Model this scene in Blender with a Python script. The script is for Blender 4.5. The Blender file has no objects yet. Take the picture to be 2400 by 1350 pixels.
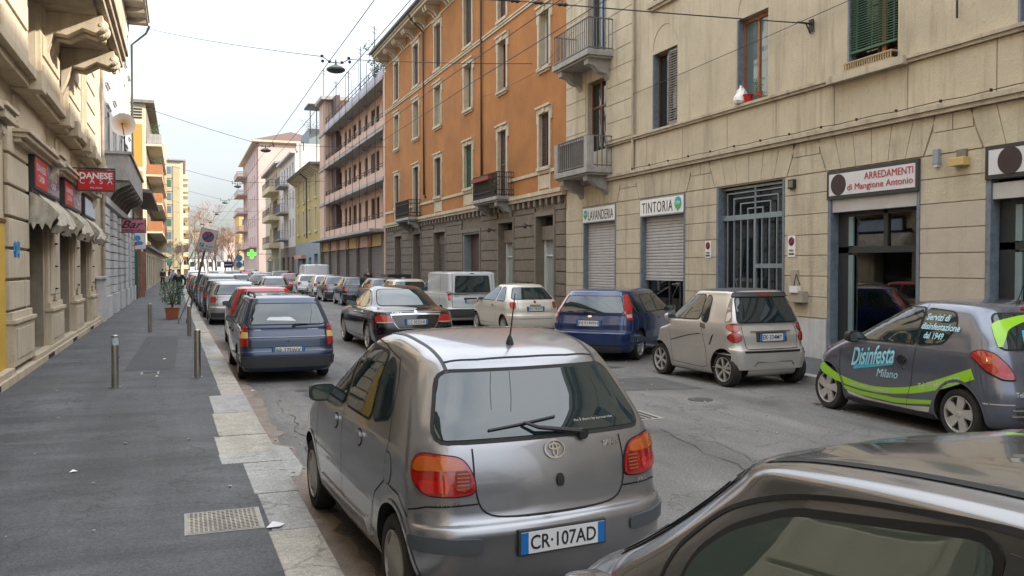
import bpy, bmesh, math, random
from mathutils import Vector, Matrix
from mathutils.bvhtree import BVHTree
from mathutils.geometry import delaunay_2d_cdt
random.seed(7)
R_ = math.radians
SC = bpy.context.scene
# ------------------------------------------------ camera, sky, sun, exposure
CAMH = 2.0
cd = bpy.data.cameras.new('camera'); cam = bpy.data.objects.new('camera', cd); SC.collection.objects.link(cam)
cam.location = (0, 0, CAMH)
cam.rotation_euler = (R_(90-1.369), 0, -R_(20.66))
cd.sensor_width = 36; cd.lens = 36*2050/2400; cd.clip_end = 3000; cd.clip_start = .05
SC.camera = cam
SUN_AZ, SUN_EL = 62, 24          # sun stands behind the camera to the right (degrees from -Y towards +X)
w = bpy.data.worlds.new("World"); SC.world = w; w.use_nodes = True
nt = w.node_tree; N = nt.nodes; LK = nt.links; N.clear()
out = N.new('ShaderNodeOutputWorld'); bg = N.new('ShaderNodeBackground')
sky = N.new('ShaderNodeTexSky'); sky.sky_type = 'NISHITA'; sky.sun_disc = False
sky.sun_elevation = R_(SUN_EL); sky.sun_rotation = R_(180-SUN_AZ)
sky.air_density = 1.0; sky.dust_density = 2.2; sky.ozone_density = 1.2
tc = N.new('ShaderNodeTexCoord'); mp = N.new('ShaderNodeMapping'); mp.inputs['Scale'].default_value = (1.2, 1.2, 4.2)
nz = N.new('ShaderNodeTexNoise'); nz.inputs['Scale'].default_value = 1.6; nz.inputs['Detail'].default_value = 7; nz.inputs['Roughness'].default_value = .55
cr = N.new('ShaderNodeValToRGB'); cr.color_ramp.elements[0].position = .36; cr.color_ramp.elements[1].position = .60
cr.color_ramp.elements[0].color = (.45, .45, .45, 1); cr.color_ramp.elements[1].color = (.93, .93, .93, 1)
mx = N.new('ShaderNodeMix'); mx.data_type = 'RGBA'
mx.inputs[7].default_value = (4.4, 4.55, 4.7, 1)
LK.new(tc.outputs['Generated'], mp.inputs[0]); LK.new(mp.outputs[0], nz.inputs['Vector']); LK.new(nz.outputs[0], cr.inputs[0])
LK.new(cr.outputs[0], mx.inputs[0]); LK.new(sky.outputs[0], mx.inputs[6])
sx = N.new('ShaderNodeSeparateXYZ'); LK.new(tc.outputs['Generated'], sx.inputs[0])
mr = N.new('ShaderNodeMapRange'); mr.inputs[1].default_value = 0; mr.inputs[2].default_value = 1; mr.inputs[3].default_value = .40; mr.inputs[4].default_value = 2.7   # overcast sky: zenith raised far above the horizon to brighten the street
LK.new(sx.outputs[2], mr.inputs[0]); vs_ = N.new('ShaderNodeVectorMath'); vs_.operation = 'SCALE'; LK.new(mx.outputs[2], vs_.inputs[0]); LK.new(mr.outputs[0], vs_.inputs['Scale']); LK.new(vs_.outputs[0], bg.inputs[0])
bg.inputs[1].default_value = .10; LK.new(bg.outputs[0], out.inputs[0])
sd = bpy.data.lights.new('sun', 'SUN'); so = bpy.data.objects.new('sun', sd); SC.collection.objects.link(so)
sd.energy = 2.3; sd.angle = R_(1.2); sd.color = (1, .92, .80)
az = R_(SUN_AZ); el = R_(SUN_EL)
sv = Vector((math.sin(az)*math.cos(el), -math.cos(az)*math.cos(el), math.sin(el)))
so.rotation_euler = (-sv).to_track_quat('-Z', 'Y').to_euler()
SC.view_settings.view_transform = 'Standard'; SC.view_settings.look = 'None'
SC.view_settings.exposure = 1.75; SC.view_settings.gamma = 1; SC.view_settings.use_curve_mapping = False
SC.render.engine = 'CYCLES'; SC.cycles.max_bounces = 8; SC.cycles.diffuse_bounces = 6; SC.cycles.use_denoising = True
SC.cycles.caustics_reflective = False; SC.cycles.caustics_refractive = False; SC.cycles.sample_clamp_indirect = 6

# ------------------------------------------------ materials
MATS = {}
def M(name, col, rough=.75, metal=0., var=.12, scale=1.5, bump=0., bscale=40, coat=0., ior=1.5, streak=0., emit=None, obj=False, col2=None, spec=.5, stain=None, trans=0, wear=0.):
    if name in MATS: return MATS[name]
    m = bpy.data.materials.new(name); m.use_nodes = True; t = m.node_tree; n = t.nodes; l = t.links
    p = n['Principled BSDF']; c = (*col, 1)
    p.inputs['Base Color'].default_value = c; p.inputs['Roughness'].default_value = rough; p.inputs['Metallic'].default_value = metal
    p.inputs['IOR'].default_value = ior; p.inputs['Coat Weight'].default_value = coat; p.inputs['Coat Roughness'].default_value = .04
    p.inputs['Specular IOR Level'].default_value = spec
    if trans: p.inputs['Transmission Weight'].default_value = trans
    tcn = n.new('ShaderNodeTexCoord'); src = tcn.outputs['Object']
    if not obj:
        g = n.new('ShaderNodeNewGeometry'); src = g.outputs['Position']
    cur = None
    if var > 0:
        a = n.new('ShaderNodeTexNoise'); a.inputs['Scale'].default_value = scale; a.inputs['Detail'].default_value = 6; a.inputs['Roughness'].default_value = .62
        l.new(src, a.inputs['Vector'])
        r = n.new('ShaderNodeValToRGB'); r.color_ramp.elements[0].position = .3; r.color_ramp.elements[1].position = .7
        c2 = col2 or [min(1, x*(1+var)) for x in col]
        r.color_ramp.elements[0].color = (*[x*(1-var) for x in col], 1); r.color_ramp.elements[1].color = (*c2, 1)
        l.new(a.outputs[0], r.inputs[0]); cur = r.outputs[0]
        if not metal:
            rr = n.new('ShaderNodeMapRange'); rr.inputs[3].default_value = max(0, rough-.08); rr.inputs[4].default_value = min(1, rough+.1)
            l.new(a.outputs[0], rr.inputs[0]); l.new(rr.outputs[0], p.inputs['Roughness'])
    if streak > 0:       # rain stains running down the wall
        mp = n.new('ShaderNodeMapping'); mp.inputs['Scale'].default_value = (2.6, 2.6, .22); l.new(src, mp.inputs[0])
        b = n.new('ShaderNodeTexNoise'); b.inputs['Scale'].default_value = 1.3; b.inputs['Detail'].default_value = 8; b.inputs['Roughness'].default_value = .7; l.new(mp.outputs[0], b.inputs['Vector'])
        r2 = n.new('ShaderNodeValToRGB'); r2.color_ramp.elements[0].position = .50; r2.color_ramp.elements[1].position = .76
        l.new(b.outputs[0], r2.inputs[0])
        b2 = n.new('ShaderNodeTexNoise'); b2.inputs['Scale'].default_value = 7; b2.inputs['Detail'].default_value = 9; b2.inputs['Roughness'].default_value = .75; l.new(src, b2.inputs['Vector'])
        r3 = n.new('ShaderNodeValToRGB'); r3.color_ramp.elements[0].position = .56; r3.color_ramp.elements[1].position = .8; l.new(b2.outputs[0], r3.inputs[0])
        ad = n.new('ShaderNodeMath'); ad.operation = 'MAXIMUM'; l.new(r2.outputs[0], ad.inputs[0]); l.new(r3.outputs[0], ad.inputs[1])
        mu = n.new('ShaderNodeMath'); mu.operation = 'MULTIPLY'; mu.inputs[1].default_value = streak; l.new(ad.outputs[0], mu.inputs[0])
        mxx = n.new('ShaderNodeMix'); mxx.data_type = 'RGBA'; l.new(mu.outputs[0], mxx.inputs[0])
        if cur: l.new(cur, mxx.inputs[6])
        else: mxx.inputs[6].default_value = c
        mxx.inputs[7].default_value = (*(stain or (col[0]*.35, col[1]*.33, col[2]*.32)), 1); cur = mxx.outputs[2]
    if cur: l.new(cur, p.inputs['Base Color'])
    if bump > 0:
        a2 = n.new('ShaderNodeTexNoise'); a2.inputs['Scale'].default_value = bscale; a2.inputs['Detail'].default_value = 5; l.new(src, a2.inputs['Vector'])
        bb = n.new('ShaderNodeBump'); bb.inputs['Strength'].default_value = bump; bb.inputs['Distance'].default_value = .02
        l.new(a2.outputs[0], bb.inputs['Height']); l.new(bb.outputs[0], p.inputs['Normal'])
    if emit:
        p.inputs['Emission Color'].default_value = (*emit[0], 1); p.inputs['Emission Strength'].default_value = emit[1]
    MATS[name] = m; return m
def G(name, col, ior=1.9, rough=.02, alpha=0.):
    """window glass seen from outside: dark room behind, strong mirror on top; alpha>0 lets the inside show"""
    if name in MATS: return MATS[name]
    m = bpy.data.materials.new(name); m.use_nodes = True; t = m.node_tree; n = t.nodes; l = t.links
    p = n['Principled BSDF']; p.inputs['Base Color'].default_value = (*col, 1); p.inputs['Roughness'].default_value = rough
    p.inputs['IOR'].default_value = ior; p.inputs['Coat Weight'].default_value = 0
    a = n.new('ShaderNodeTexNoise'); a.inputs['Scale'].default_value = 1.1; g = n.new('ShaderNodeNewGeometry'); l.new(g.outputs['Position'], a.inputs['Vector'])
    bb = n.new('ShaderNodeBump'); bb.inputs['Strength'].default_value = .05; bb.inputs['Distance'].default_value = .1
    l.new(a.outputs[0], bb.inputs['Height']); l.new(bb.outputs[0], p.inputs['Normal'])
    if alpha > 0:
        tr = n.new('ShaderNodeBsdfTransparent'); tr.inputs[0].default_value = (.86, .92, .9, 1); ms = n.new('ShaderNodeMixShader')
        gl = n.new('ShaderNodeBsdfGlossy'); gl.inputs['Roughness'].default_value = .02; fr = n.new('ShaderNodeFresnel'); fr.inputs[0].default_value = ior
        l.new(fr.outputs[0], ms.inputs[0]); l.new(tr.outputs[0], ms.inputs[1]); l.new(gl.outputs[0], ms.inputs[2])
        l.new(ms.outputs[0], n['Material Output'].inputs[0])
    MATS[name] = m; return m

# ------------------------------------------------ object helpers
ORI = {}
def tag(o, label=None, cat=None, group=None, kind=None):
    if label: o['label'] = label
    if cat: o['category'] = cat
    if group: o['group'] = group
    if kind: o['kind'] = kind
    return o
def thing(name, loc, label=None, cat=None, group=None, rz=0):
    o = bpy.data.objects.new(name, None); o.empty_display_size = .2; SC.collection.objects.link(o)
    o.location = loc; o.rotation_euler = (0, 0, rz); ORI[o.name] = Vector(loc); return tag(o, label, cat, group)
def put(name, me, parent=None, w=(0, 0, 0), mat=None):
    """link a mesh whose coordinates are relative to world point w"""
    o = bpy.data.objects.new(name, me); SC.collection.objects.link(o); w = Vector(w); ORI[o.name] = w
    if mat and not me.materials: me.materials.append(mat)
    if parent: o.parent = parent; o.location = w-ORI[parent.name]
    else: o.location = w
    return o
def putl(name, me, parent, loc=(0, 0, 0), mat=None):
    """link a mesh in the parent's own local frame"""
    o = bpy.data.objects.new(name, me); SC.collection.objects.link(o); o.parent = parent; o.location = loc; ORI[o.name] = Vector((0, 0, 0))
    if mat and not me.materials: me.materials.append(mat)
    return o
class MB:
    def __init__(s): s.v = []; s.f = []
    def add(s, vs, fs):
        b = len(s.v); s.v += [tuple(x) for x in vs]; s.f += [tuple(b+i for i in f) for f in fs]; return s
    def hexa(s, c):
        return s.add(c, [(0, 3, 2, 1), (4, 5, 6, 7), (0, 1, 5, 4), (1, 2, 6, 5), (2, 3, 7, 6), (3, 0, 4, 7)])
    def box(s, x0, x1, y0, y1, z0, z1):
        return s.hexa([(x0, y0, z0), (x1, y0, z0), (x1, y1, z0), (x0, y1, z0), (x0, y0, z1), (x1, y0, z1), (x1, y1, z1), (x0, y1, z1)])
    def prism(s, poly, fn, a, b):
        """poly of 2d points, fn(u,v,t) -> 3d, between t=a and t=b"""
        n = len(poly); vs = [fn(u, v, a) for u, v in poly]+[fn(u, v, b) for u, v in poly]
        return s.add(vs, [tuple(range(n))[::-1], tuple(range(n, 2*n))]+[(i, (i+1) % n, n+(i+1) % n, n+i) for i in range(n)])
    def tube(s, path, r, k=8, cap=True):
        path = [Vector(p) for p in path]; rings = []; m = len(path)
        for i, p in enumerate(path):
            d = (path[min(i+1, m-1)]-path[max(i-1, 0)]).normalized()
            a = d.cross(Vector((0, 0, 1))); a = a.normalized() if a.length > .01 else Vector((1, 0, 0)); b = d.cross(a)
            rr = r[i] if isinstance(r, (list, tuple)) else r
            rings.append([p+(a*math.cos(2*math.pi*j/k)+b*math.sin(2*math.pi*j/k))*rr for j in range(k)])
        vs = [q for g in rings for q in g]; fs = [(i*k+j, i*k+(j+1) % k, (i+1)*k+(j+1) % k, (i+1)*k+j) for i in range(m-1) for j in range(k)]
        if cap: fs += [tuple(range(k)), tuple(range((m-1)*k, m*k))]
        return s.add(vs, fs)
    def lathe(s, prof, c=(0, 0, 0), ax='z', k=24, cap=True):
        vs = []
        for r, h in prof:
            for j in range(k):
                a = 2*math.pi*j/k; x, y = r*math.cos(a), r*math.sin(a)
                q = (x, y, h) if ax == 'z' else (h, x, y) if ax == 'x' else (x, h, y)
                vs.append((c[0]+q[0], c[1]+q[1], c[2]+q[2]))
        m = len(prof); fs = [(i*k+j, i*k+(j+1) % k, (i+1)*k+(j+1) % k, (i+1)*k+j) for i in range(m-1) for j in range(k)]
        if cap: fs += [tuple(range(k)), tuple(range((m-1)*k, m*k))]
        return s.add(vs, fs)
    def mesh(s, name, off=(0, 0, 0), smooth=False):
        me = bpy.data.meshes.new(name); ox, oy, oz = off
        me.from_pydata([(x-ox, y-oy, z-oz) for x, y, z in s.v], [], s.f); me.update()
        if smooth:
            for p in me.polygons: p.use_smooth = True
            me.set_sharp_from_angle(angle=R_(38))
        return me
    def build(s, name, mat, parent=None, smooth=False, bevel=0):
        w = ORI[parent.name] if parent else Vector((0, 0, 0))
        o = put(name, s.mesh(name, w, smooth), parent, w, mat)
        if bevel:
            b = o.modifiers.new('bevel', 'BEVEL'); b.width = bevel; b.segments = 2; b.limit_method = 'ANGLE'
        return o
    def local(s, name, mat, parent, smooth=False, loc=(0, 0, 0)):
        return putl(name, s.mesh(name, (0, 0, 0), smooth), parent, loc, mat)
def copy_tree(o, parent=None, remap=None):
    c = o.copy(); SC.collection.objects.link(c)
    if parent: c.parent = parent
    if remap and o.type == 'MESH':
        for i, sl in enumerate(o.material_slots):
            if sl.material and sl.material.name in remap:
                c.material_slots[i].link = 'OBJECT'; c.material_slots[i].material = remap[sl.material.name]
    for ch in list(o.children): copy_tree(ch, c, remap)
    return c
def text_mesh(body, w=None, h=None, shear=0, bold=0, space=1.0):
    cu = bpy.data.curves.new('t', 'FONT'); cu.body = body; cu.size = 1; cu.shear = shear; cu.offset = bold; cu.space_character = space; cu.resolution_u = 3
    cu.align_x = 'CENTER'; cu.align_y = 'CENTER'; o = bpy.data.objects.new('t', cu)
    me = bpy.data.meshes.new_from_object(o); bpy.data.objects.remove(o)
    xs = [v.co.x for v in me.vertices]; ys = [v.co.y for v in me.vertices]
    cx, cy, sx, sy = (max(xs)+min(xs))/2, (max(ys)+min(ys))/2, max(xs)-min(xs), max(ys)-min(ys)
    kx = w/sx if w else None; ky = h/sy if h else None
    kx = kx or ky; ky = ky or kx
    for v in me.vertices: v.co.x = (v.co.x-cx)*kx; v.co.y = (v.co.y-cy)*ky
    return me
def place_text(me, fn, thick=.004):
    """fn(u,v)->3d surface point list; gives the flat letters a little thickness along fn(u,v,t)"""
    n = len(me.vertices); co = [v.co.copy() for v in me.vertices]
    fs = [tuple(p.vertices) for p in me.polygons]
    mb = MB(); mb.add([fn(c.x, c.y, thick) for c in co], fs)
    ed = {}
    for f in fs:
        for i in range(len(f)):
            a, b = f[i], f[(i+1) % len(f)]; ed[(a, b)] = 1
    b0 = len(mb.v); mb.v += [tuple(fn(c.x, c.y, 0)) for c in co]
    for (a, b) in ed:
        if (b, a) not in ed: mb.f.append((a, b, b0+b, b0+a))
    bpy.data.meshes.remove(me); return mb
class Fac:
    """a wall frame: s along the wall, z up, n out of the wall"""
    def __init__(f, o, s, n): f.o = Vector(o); f.s = Vector(s); f.n = Vector(n); f.key = (tuple(s), tuple(n))
    def P(f, s, z, n=0): return f.o+f.s*s+f.n*n+Vector((0, 0, z))
    def V(f, s, z, n=0): return f.s*s+f.n*n+Vector((0, 0, z))
    def box(f, mb, s0, s1, z0, z1, n0, n1, rel=False):
        g = f.V if rel else f.P
        return mb.hexa([g(s0, z0, n0), g(s1, z0, n0), g(s1, z0, n1), g(s0, z0, n1), g(s0, z1, n0), g(s1, z1, n0), g(s1, z1, n1), g(s0, z1, n1)])
def RF(x=12.3): return Fac((x, 0, 0), (0, 1, 0), (-1, 0, 0))
def LF(x=-2.75): return Fac((x, 0, 0), (0, 1, 0), (1, 0, 0))
def EF(y): return Fac((0, y, 0), (1, 0, 0), (0, -1, 0))
def part(b, F, name, mat, boxes, bevel=0, label=None):
    mb = MB()
    for q in boxes: F.box(mb, *q)
    o = mb.build(name, mat, b, bevel=bevel)
    if label: o['label'] = label
    return o
def wall(b, F, s0, s1, z0, z1, ops, mat, reveal=None, d=.28, n=0., name='wall', inner=None):
    ss = sorted({s0, s1, *[q for o in ops for q in o[:2] if s0 < q < s1]}); zs = sorted({z0, z1, *[q for o in ops for q in o[2:4] if z0 < q < z1]})
    mb = MB()
    for i in range(len(ss)-1):
        run = None
        for j in range(len(zs)-1):
            cs, cz = (ss[i]+ss[i+1])/2, (zs[j]+zs[j+1])/2
            op = any(o[0] < cs < o[1] and o[2] < cz < o[3] for o in ops)
            if not op: mb.add([F.P(ss[i], zs[j], n), F.P(ss[i+1], zs[j], n), F.P(ss[i+1], zs[j+1], n), F.P(ss[i], zs[j+1], n)], [(0, 1, 2, 3)])
    o_ = mb.build(name, mat, b)
    for o in ops:
        mb = MB(); a0, a1, b0, b1 = o[:4]; dd = o[4] if len(o) > 4 else d
        P = F.P
        mb.add([P(a0, b0, n), P(a1, b0, n), P(a1, b1, n), P(a0, b1, n), P(a0, b0, n-dd), P(a1, b0, n-dd), P(a1, b1, n-dd), P(a0, b1, n-dd)],
               [(0, 1, 5, 4), (1, 2, 6, 5), (2, 3, 7, 6), (3, 0, 4, 7)])
        mb.build('reveal', reveal or mat, b)
    return o_
def mass(b, F, s0, s1, z1, depth, mat, z0=0, n1=-.4, roof=None):
    """end walls, back and roof slab that close the building behind its street wall"""
    mb = MB(); g = F.P
    mb.add([g(s0, z0, 0), g(s0, z1, 0), g(s0, z1, -depth), g(s0, z0, -depth), g(s1, z0, 0), g(s1, z1, 0), g(s1, z1, -depth), g(s1, z0, -depth)],
           [(0, 1, 2, 3), (4, 5, 6, 7), (2, 3, 7, 6)])
    mb.build('side_wall', mat, b)
    mb = MB(); F.box(mb, s0, s1, z1, z1+.18, -depth, 0.0); mb.build('roof', roof or mat, b)
_wc = {}
def wpart(name, key, mk, parent, w, mat):
    me = _wc.get(key)
    if me is None:
        mb = MB(); mk(mb); me = mb.mesh(name); me.materials.append(mat); _wc[key] = me
    return put(name, me, parent, w)
def window(b, F, s0, s1, z0, z1, d=.22, frame='f_brown', glass='glass', sur=None, sill=None, shut=None, shmat='sh_brown', leaf=2, transom=False, name='window', label=None, fw=.06):
    W, H = round(s1-s0, 2), round(z1-z0, 2); w = F.P(s0, z0, 0); K = (F.key, W, H, d)
    def fr(mb):
        for q in [(0, fw, 0, H), (W-fw, W, 0, H), (fw, W-fw, 0, fw), (fw, W-fw, H-fw, H)]: F.box(mb, *q, -d-.05, -d+.02, rel=True)
        for i in range(1, leaf): F.box(mb, W*i/leaf-.035, W*i/leaf+.035, fw, H-fw, -d-.05, -d+.015, rel=True)
        if transom: F.box(mb, fw, W-fw, H*.72-.03, H*.72+.03, -d-.05, -d+.012, rel=True)
    o = wpart(name, K+('fr', frame, leaf, transom, fw), fr, b, w, MATS[frame])
    if label: o['label'] = label
    for i in range(leaf):
        a, c = W*i/leaf+(fw if i == 0 else .035), W*(i+1)/leaf-(fw if i == leaf-1 else .035)
        def pn(mb, a=a, c=c): F.box(mb, a, c, fw, H-fw, -d-.03, -d-.02, rel=True)
        wpart('pane', K+('pn', glass, leaf, i, fw), pn, o, w, MATS[glass])
    if sill:
        def sl(mb): F.box(mb, -.14, W+.14, -.12, 0, -d, .12, rel=True); F.box(mb, -.08, W+.08, -.2, -.12, -.02, .06, rel=True)
        wpart('sill', K+('sl', sill), sl, o, w, MATS[sill])
    if sur:
        def su(mb):
            for q in [(-.16, -.003, 0, H, .06), (W+.003, W+.16, 0, H, .06), (-.16, W+.16, H+.003, H+.2, .07), (-.24, W+.24, H+.2, H+.28, .13),
                      (-.26, -.16, H-.3, H+.2, .05), (W+.16, W+.26, H-.3, H+.2, .05), (W/2-.12, W/2+.12, H+.02, H+.19, .1)]: F.box(mb, *q[:4], -.05, q[4], rel=True)
        wpart('surround', K+('su', sur), su, o, w, MATS[sur])
    if shut:
        a, c = {'l': (0, W*.5), 'r': (W*.5, W), 'full': (0, W)}[shut[0] if shut in ('l', 'r') else 'full']
        def sh(mb):
            e = .05; t = -.1 if d > .15 else -.02
            for q in [(a+.01, a+e, 0, H), (c-e, c-.01, 0, H), (a+e, c-e, 0, e), (a+e, c-e, H-e, H), (a+e, c-e, H/2-.03, H/2+.03)]: F.box(mb, *q, t-.02, t+.02, rel=True)
            k = int(H/.09)
            for i in range(k):
                zz = e+i*(H-2*e)/k
                mb.hexa([F.V(a+e, zz, t-.018), F.V(c-e, zz, t-.018), F.V(c-e, zz+.02, t+.018), F.V(a+e, zz+.02, t+.018),
                         F.V(a+e, zz+.05, t-.018), F.V(c-e, zz+.05, t-.018), F.V(c-e, zz+.062, t+.018), F.V(a+e, zz+.062, t+.018)])
        wpart('shutter', K+('sh', shut, shmat), sh, o, w, MATS[shmat])
    return o
def roller(b, F, s0, s1, z0, z1, d=.3, mat='roller', pitch=.085, label=None):
    mb = MB(); k = max(4, int((z1-z0)/pitch)); pts = []
    for i in range(k):
        za = z0+(z1-z0)*i/k; p = (z1-z0)/k
        pts += [(za, -d), (za+p*.25, -d+.022), (za+p*.75, -d+.022), (za+p*.97, -d)]
    pts.append((z1, -d)); vs = []
    for z, n in pts: vs += [F.P(s0, z, n), F.P(s1, z, n)]
    mb.add(vs, [(2*i, 2*i+1, 2*i+3, 2*i+2) for i in range(len(pts)-1)])
    F.box(mb, s0, s1, z0-.05, z0, -d-.02, -d+.03)
    o = mb.build('roller_shutter', MATS[mat], b)
    if label: o['label'] = label
    return o
def railing(mb, F, s0, s1, n0, n1, z0, h, gap=.11, r=.011, rel=False, rail=.025, mids=()):
    """three-sided balcony railing of square bars"""
    def bar(sa, na): F.box(mb, sa-r, sa+r, z0, z0+h, na-r, na+r, rel)
    k = max(2, int((s1-s0)/gap))
    for i in range(k+1): bar(s0+(s1-s0)*i/k, n1)
    k = max(2, int((n1-n0)/gap))
    for i in range(k): bar(s0, n0+(n1-n0)*i/k); bar(s1, n0+(n1-n0)*i/k)
    for zz in (z0+h, z0+.06, *[z0+m for m in mids]):
        F.box(mb, s0-rail, s1+rail, zz-.012, zz+.02, n1-rail, n1+rail, rel)
        for s in (s0, s1): F.box(mb, s-rail, s+rail, zz-.012, zz+.02, n0, n1-rail, rel)
def balcony(b, F, s0, s1, zs, dep, slab, rail, h=1.0, th=.17, br=None, gap=.11, mids=()):
    mb = MB(); F.box(mb, s0, s1, zs, zs+th, -.02, dep); F.box(mb, s0+.06, s1-.06, zs-.06, zs, -.02, dep-.08)
    o = mb.build('balcony', MATS[slab], b, bevel=.01)
    mb = MB(); railing(mb, F, s0+.06, s1-.06, 0, dep-.06, zs+th, h, gap=gap, mids=mids); mb.build('railing', MATS[rail], o)
    if br:
        for s in (s0+.25, s1-.5):
            mb = MB(); pr = [(0, 0), (dep*.85, 0), (dep*.85, -.16), (dep*.6, -.2), (dep*.4, -.36), (dep*.12, -.42), (0, -.6)]
            mb.prism(pr, lambda u, v, t: F.P(t, zs-.06+v, u), s, s+.28); mb.build('bracket', MATS[br], o)
    return o
# ------------------------------------------------ palette
M('cream', (.49, .425, .31), .85, var=.13, scale=.9, bump=.35, bscale=26, streak=.8, stain=(.24, .195, .135))
M('cream_stone', (.50, .44, .325), .85, var=.13, scale=2.4, bump=.5, bscale=20, streak=.8, stain=(.24, .195, .14))
M('pier_stone', (.47, .41, .33), .85, var=.07, scale=2.2, bump=.3, bscale=22, streak=.3)
M('cream_trim', (.46, .40, .30), .8, var=.15, scale=3, bump=.3, streak=.7, stain=(.12, .10, .08))
M('bluestone', (.15, .18, .215), .6, var=.25, scale=8, bump=.2)
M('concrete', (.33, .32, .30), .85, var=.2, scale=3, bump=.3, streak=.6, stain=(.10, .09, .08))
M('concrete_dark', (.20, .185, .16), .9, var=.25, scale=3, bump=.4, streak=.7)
M('roller', (.46, .45, .44), .5, metal=.1, var=.08, scale=3, streak=.25)
M('roller_brown', (.15, .13, .115), .5, metal=.2, var=.12, scale=3, streak=.3)
M('f_brown', (.16, .06, .025), .5, var=.2, scale=6)
M('f_orange', (.33, .12, .035), .45, var=.2, scale=6)
M('f_white', (.62, .63, .62), .5, var=.06)
M('f_dark', (.03, .035, .035), .4, var=.1)
M('f_grey', (.28, .32, .36), .45, var=.08, metal=.3)
M('sh_brown', (.085, .05, .045), .6, var=.25, scale=5)
M('sh_grey', (.20, .19, .17), .6, var=.2, scale=5)
M('sh_green', (.03, .10, .055), .55, var=.2, scale=5)
G('glass', (.012, .016, .017), ior=1.75)
G('glass_light', (.10, .15, .16), ior=1.9)
G('glass_pale', (.30, .36, .34), ior=1.6)
G('shopglass', (0, 0, 0), ior=2.5, alpha=1)
M('iron', (.035, .035, .033), .55, metal=.4, var=.2, scale=20)
M('iron_grey', (.17, .17, .165), .5, metal=.5, var=.2, scale=20)
M('grate', (.27, .33, .37), .45, metal=.5, var=.12, scale=9)
M('dark', (.012, .012, .012), .9, var=0)
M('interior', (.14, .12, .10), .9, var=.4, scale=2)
M('orange', (.35, .145, .038), .88, var=.2, scale=.7, bump=.3, bscale=25, streak=.28, stain=(.17, .085, .04))
M('orange_trim', (.50, .43, .31), .8, var=.14, scale=4, bump=.3, streak=.5, stain=(.2, .15, .1))
M('brownstone', (.165, .135, .105), .9, var=.22, scale=3, bump=.7, bscale=16)
M('brownstone_flat', (.18, .15, .12), .8, var=.15, scale=3, bump=.2, streak=.3)
M('pink', (.53, .36, .27), .85, var=.08, scale=.6, bump=.1, streak=.3, stain=(.28, .18, .13))
M('pink_in', (.56, .36, .25), .85, var=.08, scale=.6)
M('pinkgrey', (.55, .41, .37), .85, var=.06, scale=.4, streak=.25, stain=(.33, .25, .22))
M('pinkdark', (.40, .24, .20), .85, var=.08, scale=.6)
M('whiteplaster', (.60, .59, .56), .8, var=.07, scale=.6, streak=.45, stain=(.25, .23, .2))
M('yellow', (.38, .30, .10), .85, var=.1, scale=.7, bump=.1, streak=.3, stain=(.2, .15, .06))
M('bluegrey', (.22, .26, .28), .8, var=.12, scale=1)
M('ochre', (.52, .36, .15), .85, var=.07, scale=.6)
M('orangepanel', (.62, .25, .045), .8, var=.06, scale=.6)
M('palecream', (.58, .50, .35), .8, var=.06, scale=.7)
M('wicker', (.36, .14, .055), .8, var=.25, scale=8)
M('greenblind', (.04, .115, .06), .6, var=.15, scale=4)
M('beige', (.50, .42, .30), .85, var=.13, scale=1, bump=.35, bscale=18, streak=.6, stain=(.14, .11, .075))
M('beige_light', (.53, .45, .33), .85, var=.12, scale=1.5, bump=.3, streak=.5, stain=(.16, .13, .09))
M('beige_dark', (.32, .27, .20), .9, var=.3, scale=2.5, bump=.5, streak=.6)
M('greystone', (.52, .525, .52), .85, var=.12, scale=2, bump=.3, streak=.55, stain=(.14, .13, .12))
M('rooftile', (.12, .07, .055), .9, var=.25, scale=6)
M('sheet_metal', (.09, .10, .11), .4, metal=.7, var=.2)
M('red', (.50, .012, .015), .4, var=.04)
M('sign_white', (.78, .78, .76), .35, var=.03)
M('sign_pale', (.62, .62, .64), .35, var=.03)
M('black', (.015, .015, .016), .5, var=.1)
M('white', (.75, .75, .73), .5, var=.03)
M('ink', (.02, .02, .03), .5, var=0)
M('cloth', (.45, .41, .33), .95, var=.3, scale=5, bump=.4, streak=.6, stain=(.13, .11, .08))
M('steel', (.42, .40, .37), .33, metal=1, var=.12, scale=12)
M('leaf', (.045, .09, .025), .6, var=.5, scale=9)
M('leaf_dark', (.02, .05, .025), .6, var=.4, scale=9)
M('terracotta', (.34, .11, .05), .8, var=.15)
M('bark', (.10, .075, .055), .9, var=.3, scale=8)
M('asphalt', (.12, .116, .111), .88, var=.17, scale=.7, bump=.55, bscale=110, streak=.0)
M('asphalt_walk', (.066, .068, .071), .8, var=.22, scale=.9, bump=.35, bscale=160)
M('asphalt_patch', (.06, .055, .05), .9, var=.3, scale=3, bump=.8, bscale=60)
M('granite', (.36, .335, .285), .8, var=.18, scale=5, bump=.5, bscale=60)
M('granite2', (.33, .325, .31), .8, var=.16, scale=5, bump=.5, bscale=60)
M('gutter_stone', (.22, .18, .15), .9, var=.3, scale=4, bump=.9, bscale=30)
M('castiron', (.33, .31, .27), .55, metal=.35, var=.2, scale=15)

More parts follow.
